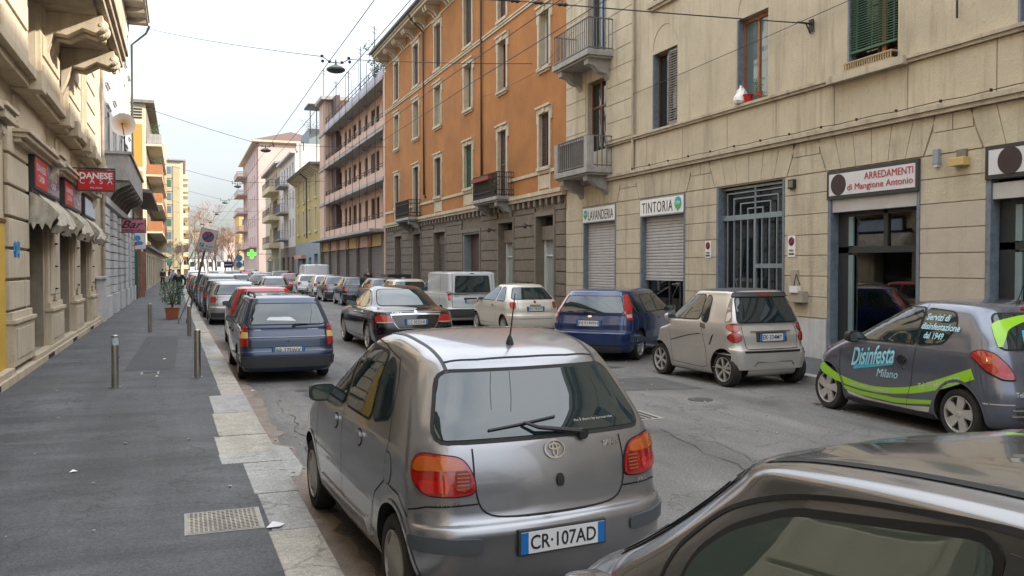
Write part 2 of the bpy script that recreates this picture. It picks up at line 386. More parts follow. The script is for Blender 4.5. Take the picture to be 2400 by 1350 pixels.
# asphalt: add fine aggregate speckle, cracks and worn wheel tracks
def asphalt_detail(m, amt):
    t = m.node_tree; n = t.nodes; l = t.links; p = n['Principled BSDF']; src = p.inputs['Base Color'].links[0].from_socket
    g = n.new('ShaderNodeNewGeometry')
    v = n.new('ShaderNodeTexNoise'); v.inputs['Scale'].default_value = 130; v.inputs['Detail'].default_value = 2; l.new(g.outputs['Position'], v.inputs['Vector'])
    r = n.new('ShaderNodeMapRange'); r.inputs[1].default_value = .3; r.inputs[2].default_value = .72; r.inputs[3].default_value = 1-amt; r.inputs[4].default_value = 1+amt*1.4; l.new(v.outputs[0], r.inputs[0])
    mp = n.new('ShaderNodeMapping'); mp.inputs['Scale'].default_value = (1.3, .12, 1); l.new(g.outputs['Position'], mp.inputs[0])
    b = n.new('ShaderNodeTexNoise'); b.inputs['Scale'].default_value = 1.1; b.inputs['Detail'].default_value = 6; l.new(mp.outputs[0], b.inputs['Vector'])
    r2 = n.new('ShaderNodeMapRange'); r2.inputs[1].default_value = .3; r2.inputs[2].default_value = .7; r2.inputs[3].default_value = .72; r2.inputs[4].default_value = 1.2; l.new(b.outputs[0], r2.inputs[0])
    vo = n.new('ShaderNodeTexVoronoi'); vo.feature = 'DISTANCE_TO_EDGE'; vo.inputs['Scale'].default_value = .55
    nn = n.new('ShaderNodeTexNoise'); nn.inputs['Scale'].default_value = 2; nn.inputs['Detail'].default_value = 6; l.new(g.outputs['Position'], nn.inputs['Vector'])
    va = n.new('ShaderNodeVectorMath'); va.operation = 'ADD'; l.new(g.outputs['Position'], va.inputs[0]); l.new(nn.outputs[1], va.inputs[1]); l.new(va.outputs[0], vo.inputs['Vector'])
    r3 = n.new('ShaderNodeMapRange'); r3.inputs[1].default_value = .0; r3.inputs[2].default_value = .012; r3.inputs[3].default_value = .60; r3.inputs[4].default_value = 1; l.new(vo.outputs['Distance'], r3.inputs[0])
    md = n.new('ShaderNodeTexNoise'); md.inputs['Scale'].default_value = 38; md.inputs['Detail'].default_value = 4; md.inputs['Roughness'].default_value = .8; l.new(g.outputs['Position'], md.inputs['Vector'])
    rm = n.new('ShaderNodeMapRange'); rm.inputs[1].default_value = .35; rm.inputs[2].default_value = .68; rm.inputs[3].default_value = 1-amt*.75; rm.inputs[4].default_value = 1+amt*1.1; l.new(md.outputs[0], rm.inputs[0])
    a0 = n.new('ShaderNodeMath'); a0.operation = 'MULTIPLY'; l.new(r.outputs[0], a0.inputs[0]); l.new(rm.outputs[0], a0.inputs[1])
    a = n.new('ShaderNodeMath'); a.operation = 'MULTIPLY'; l.new(a0.outputs[0], a.inputs[0]); l.new(r2.outputs[0], a.inputs[1])
    a2 = n.new('ShaderNodeMath'); a2.operation = 'MULTIPLY'; l.new(a.outputs[0], a2.inputs[0]); l.new(r3.outputs[0], a2.inputs[1])
    mu = n.new('ShaderNodeVectorMath'); mu.operation = 'SCALE'; l.new(src, mu.inputs[0]); l.new(a2.outputs[0], mu.inputs['Scale']); l.new(mu.outputs[0], p.inputs['Base Color'])
def stains(m, ax, amt=.5, spots=True):
    t = m.node_tree; n = t.nodes; l = t.links; p = n['Principled BSDF']; src = p.inputs['Base Color'].links[0].from_socket; g = n.new('ShaderNodeNewGeometry')
    mp = n.new('ShaderNodeMapping'); mp.inputs['Scale'].default_value = ax; l.new(g.outputs['Position'], mp.inputs[0])
    a = n.new('ShaderNodeTexNoise'); a.inputs['Scale'].default_value = 1; a.inputs['Detail'].default_value = 9; a.inputs['Roughness'].default_value = .68; a.inputs['Distortion'].default_value = .6; l.new(mp.outputs[0], a.inputs['Vector'])
    r = n.new('ShaderNodeMapRange'); r.inputs[1].default_value = .36; r.inputs[2].default_value = .64; r.inputs[3].default_value = 1-amt*.55; r.inputs[4].default_value = 1+amt*.75; l.new(a.outputs[0], r.inputs[0])
    b = n.new('ShaderNodeTexNoise'); b.inputs['Scale'].default_value = .9; b.inputs['Detail'].default_value = 3; l.new(g.outputs['Position'], b.inputs['Vector'])
    rb = n.new('ShaderNodeValToRGB'); rb.color_ramp.interpolation = 'EASE'; rb.color_ramp.elements[0].position = .62; rb.color_ramp.elements[1].position = .68; rb.color_ramp.elements[0].color = (1, 1, 1, 1); rb.color_ramp.elements[1].color = (.78, .77, .76, 1); l.new(b.outputs[0], rb.inputs[0])
    v = n.new('ShaderNodeTexVoronoi'); v.inputs['Scale'].default_value = 2.6; l.new(g.outputs['Position'], v.inputs['Vector'])
    rv = n.new('ShaderNodeMapRange'); rv.inputs[1].default_value = .045; rv.inputs[2].default_value = .06; rv.inputs[3].default_value = 1.55 if spots else 1; rv.inputs[4].default_value = 1; l.new(v.outputs['Distance'], rv.inputs[0])
    x1 = n.new('ShaderNodeVectorMath'); x1.operation = 'SCALE'; l.new(src, x1.inputs[0]); l.new(r.outputs[0], x1.inputs['Scale'])
    x2 = n.new('ShaderNodeVectorMath'); x2.operation = 'MULTIPLY'; l.new(x1.outputs[0], x2.inputs[0]); l.new(rb.outputs[0], x2.inputs[1])
    x3 = n.new('ShaderNodeVectorMath'); x3.operation = 'SCALE'; l.new(x2.outputs[0], x3.inputs[0]); l.new(rv.outputs[0], x3.inputs['Scale']); l.new(x3.outputs[0], p.inputs['Base Color'])
    q = n.new('ShaderNodeMapRange'); q.inputs[3].default_value = .6; q.inputs[4].default_value = .9; l.new(a.outputs[0], q.inputs[0]); l.new(q.outputs[0], p.inputs['Roughness'])
stains(MATS['asphalt_walk'], (.35, 1.6, 1), .55); stains(MATS['asphalt'], (1.0, .25, 1), .34, False)
asphalt_detail(MATS['asphalt'], .55); asphalt_detail(MATS['asphalt_walk'], .42); asphalt_detail(MATS['granite'], .3); asphalt_detail(MATS['granite2'], .3)

# ------------------------------------------------ ground
tag(MB().add([(-900, -300, -.03), (900, -300, -.03), (900, 1500, -.03), (-900, 1500, -.03)], [(0, 1, 2, 3)]).build('ground', MATS['asphalt']), 'flat grey ground beyond the streets', kind='structure')
def kx(y): return .93-.009*(min(max(y, 0), 62)-5)     # outer face of the left kerb
KR = 10.35
tag(MB().add([(-.2, -40, 0), (KR+.3, -40, 0), (KR+.3, 330, 0), (-.2, 330, 0)], [(0, 1, 2, 3)]).build('road', MATS['asphalt']), 'grey asphalt carriageway between two rows of parked cars', kind='structure')
mb = MB(); mb.box(-2.75-.4, kx(-30)-.02, -40, 5, -.02, .115)
for y0, y1 in [(5, 62), (62, 200)]:
    mb.hexa([(-3.15, y0, -.02), (kx(y0)-.02, y0, -.02), (kx(y1)-.02, y1, -.02), (-3.15, y1, -.02), (-3.15, y0, .115), (kx(y0)-.02, y0, .115), (kx(y1)-.02, y1, .115), (-3.15, y1, .115)])
walk = tag(mb.build('pavement', MATS['asphalt_walk']), 'dark asphalt pavement along the shops on the left', kind='structure')
tag(MB().box(KR+.02, 12.7, -40, 200, -.02, .115).build('pavement', MATS['asphalt_walk']), 'narrow pavement below the right hand facades', kind='structure')
MB().add([(-1.0, 17.2, .119), (-.15, 17.4, .119), (-.1, 25.5, .119), (-.9, 25.6, .119)], [(0, 1, 2, 3)]).build('asphalt_repair', MATS['asphalt_patch'] if 0 else M('walk_rep', (.056, .057, .059), .8, var=.2, scale=1.5, bump=.3, bscale=160), walk)
kerb = thing('kerb', (0, 0, 0)); kerb['kind'] = 'structure'; kerb['label'] = 'kerb of worn granite slabs along the left pavement'
js = [3.0, 4.1, 5.25, 6.4, 7.5, 8.72, 9.2, 10.2, 11.8, 13.45]
wd = [.34, .34, .35, .33, .36, .56, .56, .52, .5]
y = 13.45
while y < 70: js.append(y+1.15+random.random()*.5); wd.append(.33+.02*random.random()); y = js[-1]
for i in range(len(js)-1):
    a, c = js[i]+.012, js[i+1]-.012; ww = wd[i]; j = random.uniform(-.006, .006); h = .122+random.uniform(-.004, .006)
    mb = MB(); mb.hexa([(kx(a)-ww, a, 0), (kx(a)+j, a, 0), (kx(c)+j, c, 0), (kx(c)-ww-.01, c, 0), (kx(a)-ww, a, h), (kx(a)-.008+j, a, h), (kx(c)-.008+j, c, h), (kx(c)-ww-.01, c, h)])
    mb.build('kerbstone', MATS[random.choice(['granite', 'granite2', 'granite'])], kerb, bevel=.008)
mb = MB()
mb.hexa([(kx(70)-.34, 70.05, 0), (kx(70), 70.05, 0), (kx(70), 200, 0), (kx(70)-.34, 200, 0), (kx(70)-.34, 70.05, .122), (kx(70), 70.05, .122), (kx(70), 200, .122), (kx(70)-.34, 200, .122)])
mb.build('far_kerb', MATS['granite2'], kerb)
rk = thing('kerb', (0, 0, 0)); rk['kind'] = 'structure'; rk['label'] = 'granite kerb in front of the right hand shops'
for i in range(60):
    y = -20+i*1.5; MB().box(KR-.25, KR, y+.008, y+1.492, 0, .122).build('kerbstone', MATS['granite2'], rk)
# broken gutter strip and dirt at the foot of the left kerb
mb = MB(); random.seed(3); y = 2.; vs = []; fs = []
while y < 30:
    vs += [(kx(y)-.01, y, .004), (kx(y)+.12+random.random()*.16, y, .004)]; y += .22
mb.add(vs, [(2*i, 2*i+1, 2*i+3, 2*i+2) for i in range(len(vs)//2-1)])
tag(mb.build('gutter', MATS['gutter_stone']), 'crumbling gutter strip with old paving at the kerb foot', kind='structure')
mb = MB(); mb.add([(kx(10)+.0, 10.2, .008), (kx(10)+.20, 9.9, .008), (kx(9)+.22, 8.9, .008), (kx(9)+.14, 8.5, .008), (kx(8.6), 8.5, .008)], [(0, 1, 2, 3, 4)])
tag(mb.build('mortar_patch', MATS['granite2']), 'pale cement patch in the road beside the kerb', kind='structure')
# manhole cover in the pavement
t = thing('manhole_cover', (.27, 6.79, .115), 'rectangular chequered iron cover set in the near pavement', 'manhole cover')
MB().box(0, .545, 6.5, 7.08, .10, .121).build('frame', MATS['castiron'], t)
mb = MB(); mb.box(.02, .525, 6.52, 7.06, .11, .124)
for i in range(15):
    for j in range(13):
        x, y = .05+i*.032, 6.55+j*.04; s = 1 if (i+j) % 2 else -1
        mb.hexa([(x-.011, y-.011*s, .123), (x+.011, y+.005*s, .123), (x+.011, y+.011*s, .123), (x-.011, y-.005*s, .123), (x-.009, y-.009*s, .129), (x+.009, y+.004*s, .129), (x+.009, y+.009*s, .129), (x-.009, y-.004*s, .129)])
mb.build('lid', M('lid', (.30, .275, .23), .6, metal=.3, var=.35, scale=6), t)
t = thing('manhole_cover', (-.55, 16.9, .115), 'small square cover in the pavement beyond the near bollard', 'manhole cover')
MB().box(-.7, -.4, 16.6, 16.95, .10, .121).build('frame', MATS['castiron'], t); MB().box(-.67, -.43, 16.63, 16.92, .11, .1235).build('lid', MATS['asphalt_patch'], t)
t = thing('drain_grate', (5.6, 10.4, 0), 'cast iron drain grate in the carriageway beside the grey hatchback', 'drain')
MB().box(5.3, 5.95, 10.05, 10.75, -.01, .006).build('frame', MATS['castiron'], t)
for i in range(6): MB().box(5.36+i*.095, 5.40+i*.095, 10.1, 10.7, .004, .012).build('bar', MATS['iron'], t)
# litter
lit = [(.62, 6.5, .127, .07, 'crumpled white receipt lying on the kerb by the manhole cover'), (-.35, 19.2, .121, .04, 'white paper scrap beyond the near left bollard'), (-.42, 16.2, .121, .03, 'pale flat scrap beside the small pavement cover'),
       (1.05, 14.6, .012, .03, 'cigarette packet shred in the gutter behind the blue estate'), (-.95, 8.9, .121, .035, 'tiny paper bit on the pavement left of the kerb step')]
for x, y, z, s, lb in lit:
    mb = MB(); mb.add([(x-s, y-s*.5, z), (x+s*.3, y-s, z+.01), (x+s, y+s*.4, z), (x-s*.2, y+s, z+.015)], [(0, 1, 2), (0, 2, 3)]); tag(mb.build('paper_scrap', MATS['white']), lb, 'litter')
random.seed(11)
mb = MB()
for i in range(260):
    x, y = random.choice([(random.uniform(.95, 1.5), random.uniform(3, 30)), (random.uniform(6.5, 10), random.uniform(8, 20)), (random.uniform(-2.6, .5), random.uniform(5, 30))]); z = .119 if x < .8 else .002; s = random.uniform(.006, .016)
    mb.box(x-s, x+s, y-s, y+s, z, z+s)
tag(mb.build('grit', MATS['granite2']), 'small stones and grit scattered on the asphalt', kind='stuff')

M('trimiron', (.05, .05, .048), .7, var=.3, scale=9)
t = thing('manhole_cover', (7.6, 11.8, 0), 'small round dark cover in the carriageway behind the tiny silver car', 'manhole cover'); mb = MB(); mb.lathe([(.19, -.01), (.19, .006), (.17, .006)], (7.3, 11.3, 0), 'z', 24); mb.build('frame', MATS['trimiron'], t); mb = MB(); mb.lathe([(.165, -.01), (.165, .005), (.001, .006)], (7.3, 11.3, 0), 'z', 24, cap=False); mb.build('lid', MATS['trimiron'], t)

# cracked joints in the carriageway and oil drips where cars park
rc_ = random.Random(21); road = bpy.data.objects['road']; crk = M('crack', (.045, .044, .042), .95, var=.3, scale=30)
for x0, y0, x1, y1, w0 in ((4.6, 3.2, 5.5, 9.5, .016), (4.75, 3.4, 5.7, 9.0, .010), (5.5, 9.5, 6.0, 16, .012), (6.7, 5, 6.9, 12, .009), (5.2, 6.2, 7.6, 6.6, .010), (3.2, 9.5, 6.6, 9.2, .012), (2.9, 11.5, 2.9, 20, .012), (5.9, 8.1, 8.1, 8.6, .009), (7.2, 14, 4.4, 14.3, .010), (1.5, 12.8, 3.0, 12.5, .014), (1.25, 9.2, 1.4, 13.5, .016)):
    n = 34; vs = []; dx, dy = x1-x0, y1-y0; L = math.hypot(dx, dy); ox = 0
    for i in range(n+1):
        u = i/n; ox = ox*.8+rc_.gauss(0, .035); w = w0*.45*rc_.uniform(.25, 1.2)*(1 if 0 < i < n else .1); px, py = x0+dx*u-dy/L*ox, y0+dy*u+dx/L*ox
        vs += [(px+dy/L*w, py-dx/L*w, .0045), (px-dy/L*w, py+dx/L*w, .0045)]
    MB().add(vs, [(2*i, 2*i+1, 2*i+3, 2*i+2) for i in range(n)]).build('asphalt_crack', crk, road)
for x, y, r in ((9.0, 9.9, .22), (8.7, 10.3, .10), (8.9, 5.6, .2), (2.0, 13.9, .24), (1.8, 14.4, .1), (2.2, 29.6, .3), (8.0, 15.6, .18), (3.6, 13.0, .08), (6.1, 12.4, .07), (5.0, 11.6, .05)):
    k = 16; MB().add([(x+r*rc_.uniform(.7, 1.15)*math.cos(6.283*i/k), y+r*1.3*rc_.uniform(.7, 1.15)*math.sin(6.283*i/k), .0042) for i in range(k)], [tuple(range(k))]).build('oil_stain', M('oil', (.05, .048, .046), .55, var=.3, scale=9), road)
MB().add([(6.2, 12.6, .0035), (8.0, 12.3, .0035), (8.05, 13.9, .0035), (6.9, 14.0, .0035), (6.25, 13.7, .0035)], [(0, 1, 2, 3, 4)]).build('asphalt_patch', M('roadpatch', (.085, .082, .08), .85, var=.25, scale=2, bump=.5, bscale=100), road)
# ================================================ RIGHT SIDE
F = RF()
# ---------------- cream corner building with the shops
b = thing('apartment_building', (12.3, 0, 0), 'cream plastered apartment building with laundry and furniture shops at street level', 'building')
CR = b
shops = [(23.69, 26.01, .12, 3.42), (19.8, 22.19, .12, 3.42), (15.77, 18.37, .12, 3.93), (12.03, 14.4, .12, 3.35), (8.29, 10.66, .12, 3.42), (4.5, 6.9, .12, 3.42), (.6, 3.0, .12, 3.42), (-3.2, -.8, .12, 3.42), (-8, -5, .12, 3.42)]
fw_ = [(20.27, 21.57, 5.8, 7.9), (16.43, 17.6, 5.82, 7.82), (12.62, 13.92, 5.82, 7.9), (8.9, 10.15, 5.82, 7.9), (5.2, 6.4, 5.82, 7.9), (1.4, 2.6, 5.82, 7.9), (-2.4, -1.2, 5.82, 7.9), (-6.5, -5.3, 5.82, 7.9)]
door1 = [(24.45, 25.77, 5.0+.02, 7.93), (24.45, 25.77, 8.55, 11.4)]
ups = [(s0, s1, z0+dz, z1+dz) for s0, s1, z0, z1 in fw_ for dz in (3.5,)]
wall(b, F, -12, 27.38, 0, 13.4, [(*s, .2) for s in shops]+fw_+door1+ups, MATS['cream'], reveal=MATS['cream_trim'], d=.26, n=-.03)
mass(b, F, -12, 27.38, 13.4, 11, MATS['cream'])
part(b, F, 'cornice', MATS['cream_trim'], [(-12, 27.38, 13.05, 13.4, -.03, .5), (-12, 27.38, 12.8, 13.05, -.03, .3)])
part(b, F, 'string_course', MATS['cream_trim'], [(-12, 27.38, 4.64, 4.72, -.03, .09), (-12, 27.38, 4.72, 4.80, -.03, .13)])
part(b, F, 'string_course', MATS['cream_trim'], [(-12, 24.3, 5.68, 5.74, -.03, .06), (-12, 24.3, 5.74, 5.8, -.03, .10)])
# plaster panels between the two string courses, one board each
xs = [27.38, 25.9, 24.3, 22.66, 21.85, 19.95, 17.95, 16.1, 14.25, 12.35, 10.5, 8.6, 6.7, 4.8, 2.9, 1.0, -1, -3]
for i in range(len(xs)-1): part(b, F, 'plaster_panel', MATS['cream'], [(xs[i+1]+.012, xs[i]-.012, 4.81, 5.67, -.03, -.004)])
# rusticated blocks of the stair bay
for (a, c) in ((22.68, 24.36), (25.86, 27.37)):
    z = 5.86
    while z < 12.2:
        part(b, F, 'plaster_block', MATS['cream_stone'], [(a, c, z+.012, z+.53, -.03, .0)]); z += .54
# ground floor piers course by course
piers = [(26.02, 27.37), (22.2, 23.68), (18.38, 19.79), (14.41, 15.76), (10.67, 12.02), (6.91, 8.28), (3.01, 4.49)]
for a, c in piers:
    part(b, F, 'plinth', MATS['greystone'], [(a, c, .1, .93, -.03, .03)])
    z = .95; k = 0
    while z < 3.9:
        part(b, F, 'stone_block', MATS['pier_stone' if (a < 12 and z < 2.9) else 'cream_stone'], [(a, c, z+.008, min(z+.432, 3.95)-.008, -.03, .004)]); z += .432; k += 1
# flat arches: wedge stones over each opening, a stepped block over each pier
for i, s in enumerate(shops[:7]):
    a, c = s[0]-.06, s[1]+.06; n = 6
    for j in range(n):
        u0, u1 = a+(c-a)*j/n, a+(c-a)*(j+1)/n; m = (a+c)/2; e = .22; g = .008
        t0, t1 = m+(u0-m)*(1+e), m+(u1-m)*(1+e)
        mb = MB(); mb.prism([(u0+g, 3.965), (u1-g, 3.965), (t1-g, 4.63), (t0+g, 4.63)], lambda u, v, t: F.P(u, v, t), -.03, .006); mb.build('arch_stone', MATS['cream_stone'], b)
for a, c in piers:
    if a > 26: continue
    mb = MB(); mb.prism([(a+.08, 3.965), (c-.08, 3.965), (c-.24, 4.33), (a+.24, 4.33)], lambda u, v, t: F.P(u, v, t), -.03, .006); mb.build('arch_stone', MATS['cream_stone'], b)
    for q in ((a+.27, (a+c)/2-.01), ((a+c)/2+.01, c-.27)):
        mb = MB(); mb.prism([(q[0], 4.345), (q[1], 4.345), (q[1], 4.63), (q[0], 4.63)], lambda u, v, t: F.P(u, v, t), -.03, .006); mb.build('arch_stone', MATS['cream_stone'], b)
# blue-grey stone door jambs lining the shop openings
for s in shops:
    a, c, z0, z1 = s
    part(b, F, 'jamb', MATS['bluestone'], [(c-.09, c-.002, z0, 3.93, -.19, .012)]); part(b, F, 'jamb', MATS['bluestone'], [(a+.002, a+.07, z0, 3.93, -.19, .012)])
# sills, windows on the first floor
o = window(b, F, *fw_[0], frame='f_brown', leaf=2, shut='r0', shmat='sh_grey', label='half open window with one louvred shutter')
def shutter_leaf(par, F, s0, s1, z0, z1, n, mat, name='shutter'):
    mb = MB()
    for q in [(s0, s0+.05, z0, z1), (s1-.05, s1, z0, z1), (s0, s1, z0, z0+.06), (s0, s1, z1-.06, z1)]: F.box(mb, *q, n-.02, n+.02)
    k = int((z1-z0)/.07)
    for i in range(k): F.box(mb, s0+.04, s1-.04, z0+.06+i*(z1-z0-.1)/k, z0+.085+i*(z1-z0-.1)/k, n-.015, n+.02)
    return mb.build(name, MATS[mat], par)
bpy.data.objects.remove(o.children[-1]) if o.children and o.children[-1].name.startswith('shutter') else None
shutter_leaf(o, F, 20.29, 20.85, 5.86, 7.85, -.1, 'sh_grey')
window(b, F, *fw_[1], frame='f_orange', glass='glass_light', leaf=2, fw=.09, label='window with orange varnished wooden frame')
w3 = window(b, F, *fw_[2], frame='f_dark', leaf=2, label='window behind a lowered green slatted blind')
part(w3, F, 'sill', MATS['cream_trim'], [(12.3, 14.3, 5.66, 5.81, -.03, .17)])
mb = MB(); z = 6.22
while z < 7.9:
    F.box(mb, 12.68, 13.88, z, z+.014, -.085, -.06); z += .048
for s in (12.75, 13.3, 13.7): F.box(mb, s, s+.02, 6.2, 7.9, -.075, -.065)
F.box(mb, 12.66, 13.9, 6.18, 6.22, -.1, -.04); mb.build('blind', MATS['greenblind'], w3)
part(w3, F, 'wood_post', MATS['f_orange'], [(13.02, 13.12, 6.05, 7.88, -.17, -.13)])
tr = part(w3, F, 'planter', M('planter', (.40, .30, .17), .7), [(12.64, 13.9, 5.83, 5.86, -.1, .1), (12.64, 13.9, 5.97, 6.0, -.1, .1), *[(12.66+.06*i, 12.68+.06*i, 5.85, 5.98, .08, .1) for i in range(21)]])
for q in fw_[3:]: window(b, F, *q, frame='f_dark')
for i, q in enumerate(ups): window(b, F, *q, frame='f_brown', leaf=2, sill='cream_trim')
for s0, s1, z0, z1 in fw_[:4]:          # grey metal lining and thin stone edge of the opening
    part(b, F, 'window_lining', MATS['bluestone'], [(s1-.05, s1-.002, z0, z1-.002, -.2, -.02)])
    mb = MB(); m = (s0+s1)/2; rr = (s1-s0)/2-.03; pts = [F.P(m+rr*math.cos(R_(a)), z1+.12+rr*.95*math.sin(R_(a)), -.026) for a in range(0, 181, 12)]
    mb.tube(pts, .012, 5); mb.build('arch_groove', MATS['cream_trim'], b)
window(b, F, *door1[0], frame='f_brown', leaf=2, transom=True, name='balcony_door', label='brown wooden balcony door')
window(b, F, *door1[1], frame='f_grey', leaf=2, name='balcony_door')
# balconies of the stair bay
bal = balcony(b, F, 23.95, 26.48, 4.87, .86, 'concrete', 'iron_grey', h=.95, br='concrete', gap=.16)
mb = MB()
for q in [(23.97, 24.22, 5.04, 5.98, .62, .84), (26.2, 26.46, 5.04, 5.98, .62, .84), (24.22, 26.2, 5.9, 5.98, .66, .8)]: F.box(mb, *q)
mb.build('parapet_post', MATS['concrete'], bal)
mb = MB()
for i in range(12): F.box(mb, 24.3+i*.155, 24.37+i*.155, 5.04, 5.9, .69, .77)
mb.build('baluster', MATS['concrete_dark'], bal)
balcony(b, F, 23.9, 26.6, 8.4, .87, 'concrete', 'iron_grey', h=.95, br='concrete', gap=.13)
# downpipe
mb = MB(); mb.tube([F.P(22.57, 4.8, .05), F.P(22.57, 12.8, .05)], .045, 10)
for z in range(6, 12, 2): mb.lathe([(.055, -.03), (.055, .03)], F.P(22.57, z, .05), 'z', 10)
mb.build('downpipe', MATS['cream_trim'], b, smooth=True)
# cable clipped along the string course
mb = MB(); pts = [F.P(22.5-i*.5, 4.84+.012*math.sin(i*2.1), .11) for i in range(46)]; mb.tube(pts, .009, 5)
for i in range(0, 46, 2): F.box(mb, 22.49-i*.5, 22.52-i*.5, 4.82, 4.87, .09, .13)
mb.build('cable', MATS['iron'], b)
# closed and half closed shop fronts
roller(b, F, 23.76, 25.92, .15, 3.42, d=.16, label='fully lowered grey roller shutter of the laundry')
roller(b, F, 19.87, 22.1, 1.68, 3.42, d=.16, label='half lowered grey roller shutter of the dyer')
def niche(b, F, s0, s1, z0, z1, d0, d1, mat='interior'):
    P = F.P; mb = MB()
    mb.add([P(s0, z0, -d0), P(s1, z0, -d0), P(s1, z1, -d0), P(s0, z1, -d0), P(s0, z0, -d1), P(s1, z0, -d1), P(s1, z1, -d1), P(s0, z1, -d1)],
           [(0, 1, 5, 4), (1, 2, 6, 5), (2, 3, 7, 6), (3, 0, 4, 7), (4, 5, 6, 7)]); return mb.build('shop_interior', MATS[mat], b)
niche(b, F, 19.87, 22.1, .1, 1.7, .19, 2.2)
part(b, F, 'shop_front', MATS['f_dark'], [(19.87, 22.1, .12, .2, -.27, -.21), (20.9, 20.97, .2, 1.7, -.27, -.21), (20.35, 20.41, .2, 1.7, -.27, -.21), (21.5, 22.0, .5, 1.55, -.9, -.88)])
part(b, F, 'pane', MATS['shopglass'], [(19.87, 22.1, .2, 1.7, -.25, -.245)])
part(b, F, 'washing_machine', MATS['sign_pale'], [(20.0, 20.3, .12, 1.1, -1.2, -.8), (21.2, 21.9, .12, .95, -1.4, -.9)])
for (s0, s1, zt) in ((12.12, 14.3, 3.1), (8.38, 10.56, 3.1), (4.59, 6.8, 3.2), (.7, 2.9, 3.2), (-3.1, -.9, 3.2), (-7.9, -5.1, 3.2)):
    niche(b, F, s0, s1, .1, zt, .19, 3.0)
    part(b, F, 'shutter_box', MATS['roller'], [(s0, s1, zt, zt+.26, -.19, -.02)])
    m = s0+(s1-s0)*.4
    part(b, F, 'shop_front', MATS['f_dark'], [(s0, s1, .12, .24, -.27, -.19), (s0, s1, 2.28, 2.4, -.27, -.19), (s0, s0+.08, .2, zt, -.27, -.19), (s1-.28, s1, .2, zt, -.27, -.19), (m, m+.1, 2.4, zt, -.27, -.19), (s0+.08, s1-.28, zt-.08, zt, -.27, -.19)])
    part(b, F, 'door_frame', M('f_teal', (.24, .33, .35), .4, metal=.4), [(s1-.42, s1-.30, .2, 2.24, -.21, -.17), (s1-.42, s1-.3, 2.42, zt-.1, -.21, -.17)])
    part(b, F, 'pane', MATS['shopglass'], [(s0+.08, s1-.28, .2, zt-.08, -.24, -.235)])
    part(b, F, 'display', MATS['beige_dark'], [(s0+.1, s0+.8, .1, 2.0, -2.3, -1.6), (s1-1.2, s1-.5, .1, 2.2, -2.9, -2.5)])
    part(b, F, 'poster', MATS['sign_pale'], [(m+.2, m+.75, 1.25, 1.6, -1.0, -.98)])
# gate with concentric bars
gt = part(b, F, 'gate', MATS['grate'], [(15.84, 18.3, 3.12, 3.24, -.17, -.11), (15.84, 18.3, .12, .2, -.17, -.11)], label='blue grey iron gate of nested rectangular bars')
mid = 17.0
for k, o_ in enumerate((.27, .55, .82, 1.09)):
    top = 3.36+.13*k
    for q in [(mid-o_-.03, mid-o_, 3.24, top), (mid+o_, mid+o_+.03, 3.24, top), (mid-o_-.03, mid+o_+.03, top, top+.03)]: part(gt, F, 'bar', MATS['grate'], [(*q, -.155, -.125)])
for i in range(9):
    s = 15.92+i*.27
    if abs(s-mid) > .05: part(gt, F, 'bar', MATS['grate'], [(s, s+.032, .2, 3.12, -.155, -.125)])
part(gt, F, 'leaf_frame', MATS['grate'], [(mid-.04, mid+.04, .2, 3.12, -.17, -.115), (15.92, mid-.04, 1.98, 2.08, -.17, -.115), (mid-.02, mid+.02, 3.24, 3.9, -.155, -.125), (15.84, 18.3, 3.85, 3.9, -.16, -.12)])
niche(b, F, 15.84, 18.28, .12, 3.92, .19, 3.5)
part(b, F, 'pane', MATS['glass'], [(15.84, 18.28, .15, 3.92, -.23, -.22)])
# sign boards: each hangs on the building as its own object
def sign_on(F, s0, s1, z0, z1, n, label, face='sign_white', rim='f_grey', th=.08, rimw=.03):
    t = thing('shop_sign', F.P((s0+s1)/2, z0, n), label, 'sign')
    mb = MB(); F.box(mb, s0, s1, z0, z1, n-th, n); mb.build('case', MATS[rim], t)
    mb = MB(); F.box(mb, s0+rimw, s1-rimw, z0+rimw, z1-rimw, n-.01, n+.006); mb.build('panel', MATS[face], t)
    return t
def letters(t, F, txt, s, z, w, h, n, mat, flip=True, **k):
    """text centred at s,z ; on a wall seen from its n side"""
    sg = -1 if F.s.cross(Vector((0, 0, 1))).dot(F.n) < 0 else 1
    mb = place_text(text_mesh(txt, w, h, **k), lambda u, v, tt: F.P(s+sg*u, z+v, n+tt)); o = mb.build('lettering', MATS[mat], t); return o
def disc(F, t, s, z, r, n, mat, name='emblem', k=24, ry=None):
    mb = MB(); mb.prism([(s+r*math.cos(2*math.pi*i/k), z+(ry or r)*math.sin(2*math.pi*i/k)) for i in range(k)], lambda u, v, q: F.P(u, v, q), n-.004, n); return mb.build(name, MATS[mat], t)
M('teal', (.02, .35, .42), .4, var=.0); M('green_logo', (.05, .40, .14), .4, var=.0); M('crimson', (.40, .02, .025), .5, var=0); M('emblem_dark', (.035, .02, .02), .5, var=.3)
M('blue_ink', (.01, .02, .10), .5, var=0)
def bubble(t, F, s, z, r, n):
    disc(F, t, s, z, r, n+.004, 'teal', 'logo')
    mb = MB(); k = 20; mb.prism([(s-sg_*r*math.cos(math.pi+math.pi*i/k), z+r*math.sin(math.pi+math.pi*i/k)) for i in range(k+1)]+[(s+sg_*r*.9, z+r*.2)], lambda u, v, q: F.P(u, v, q), n+.001, n+.008); mb.build('logo_base', MATS['green_logo'], t)
    mb = MB(); mb.prism([(s-.05, z-r*.8), (s+.06, z-r*.8), (s+.02, z-r*1.35)], lambda u, v, q: F.P(u, v, q), n+.001, n+.007); mb.build('logo_tail', MATS['green_logo'], t)
sg_ = 1
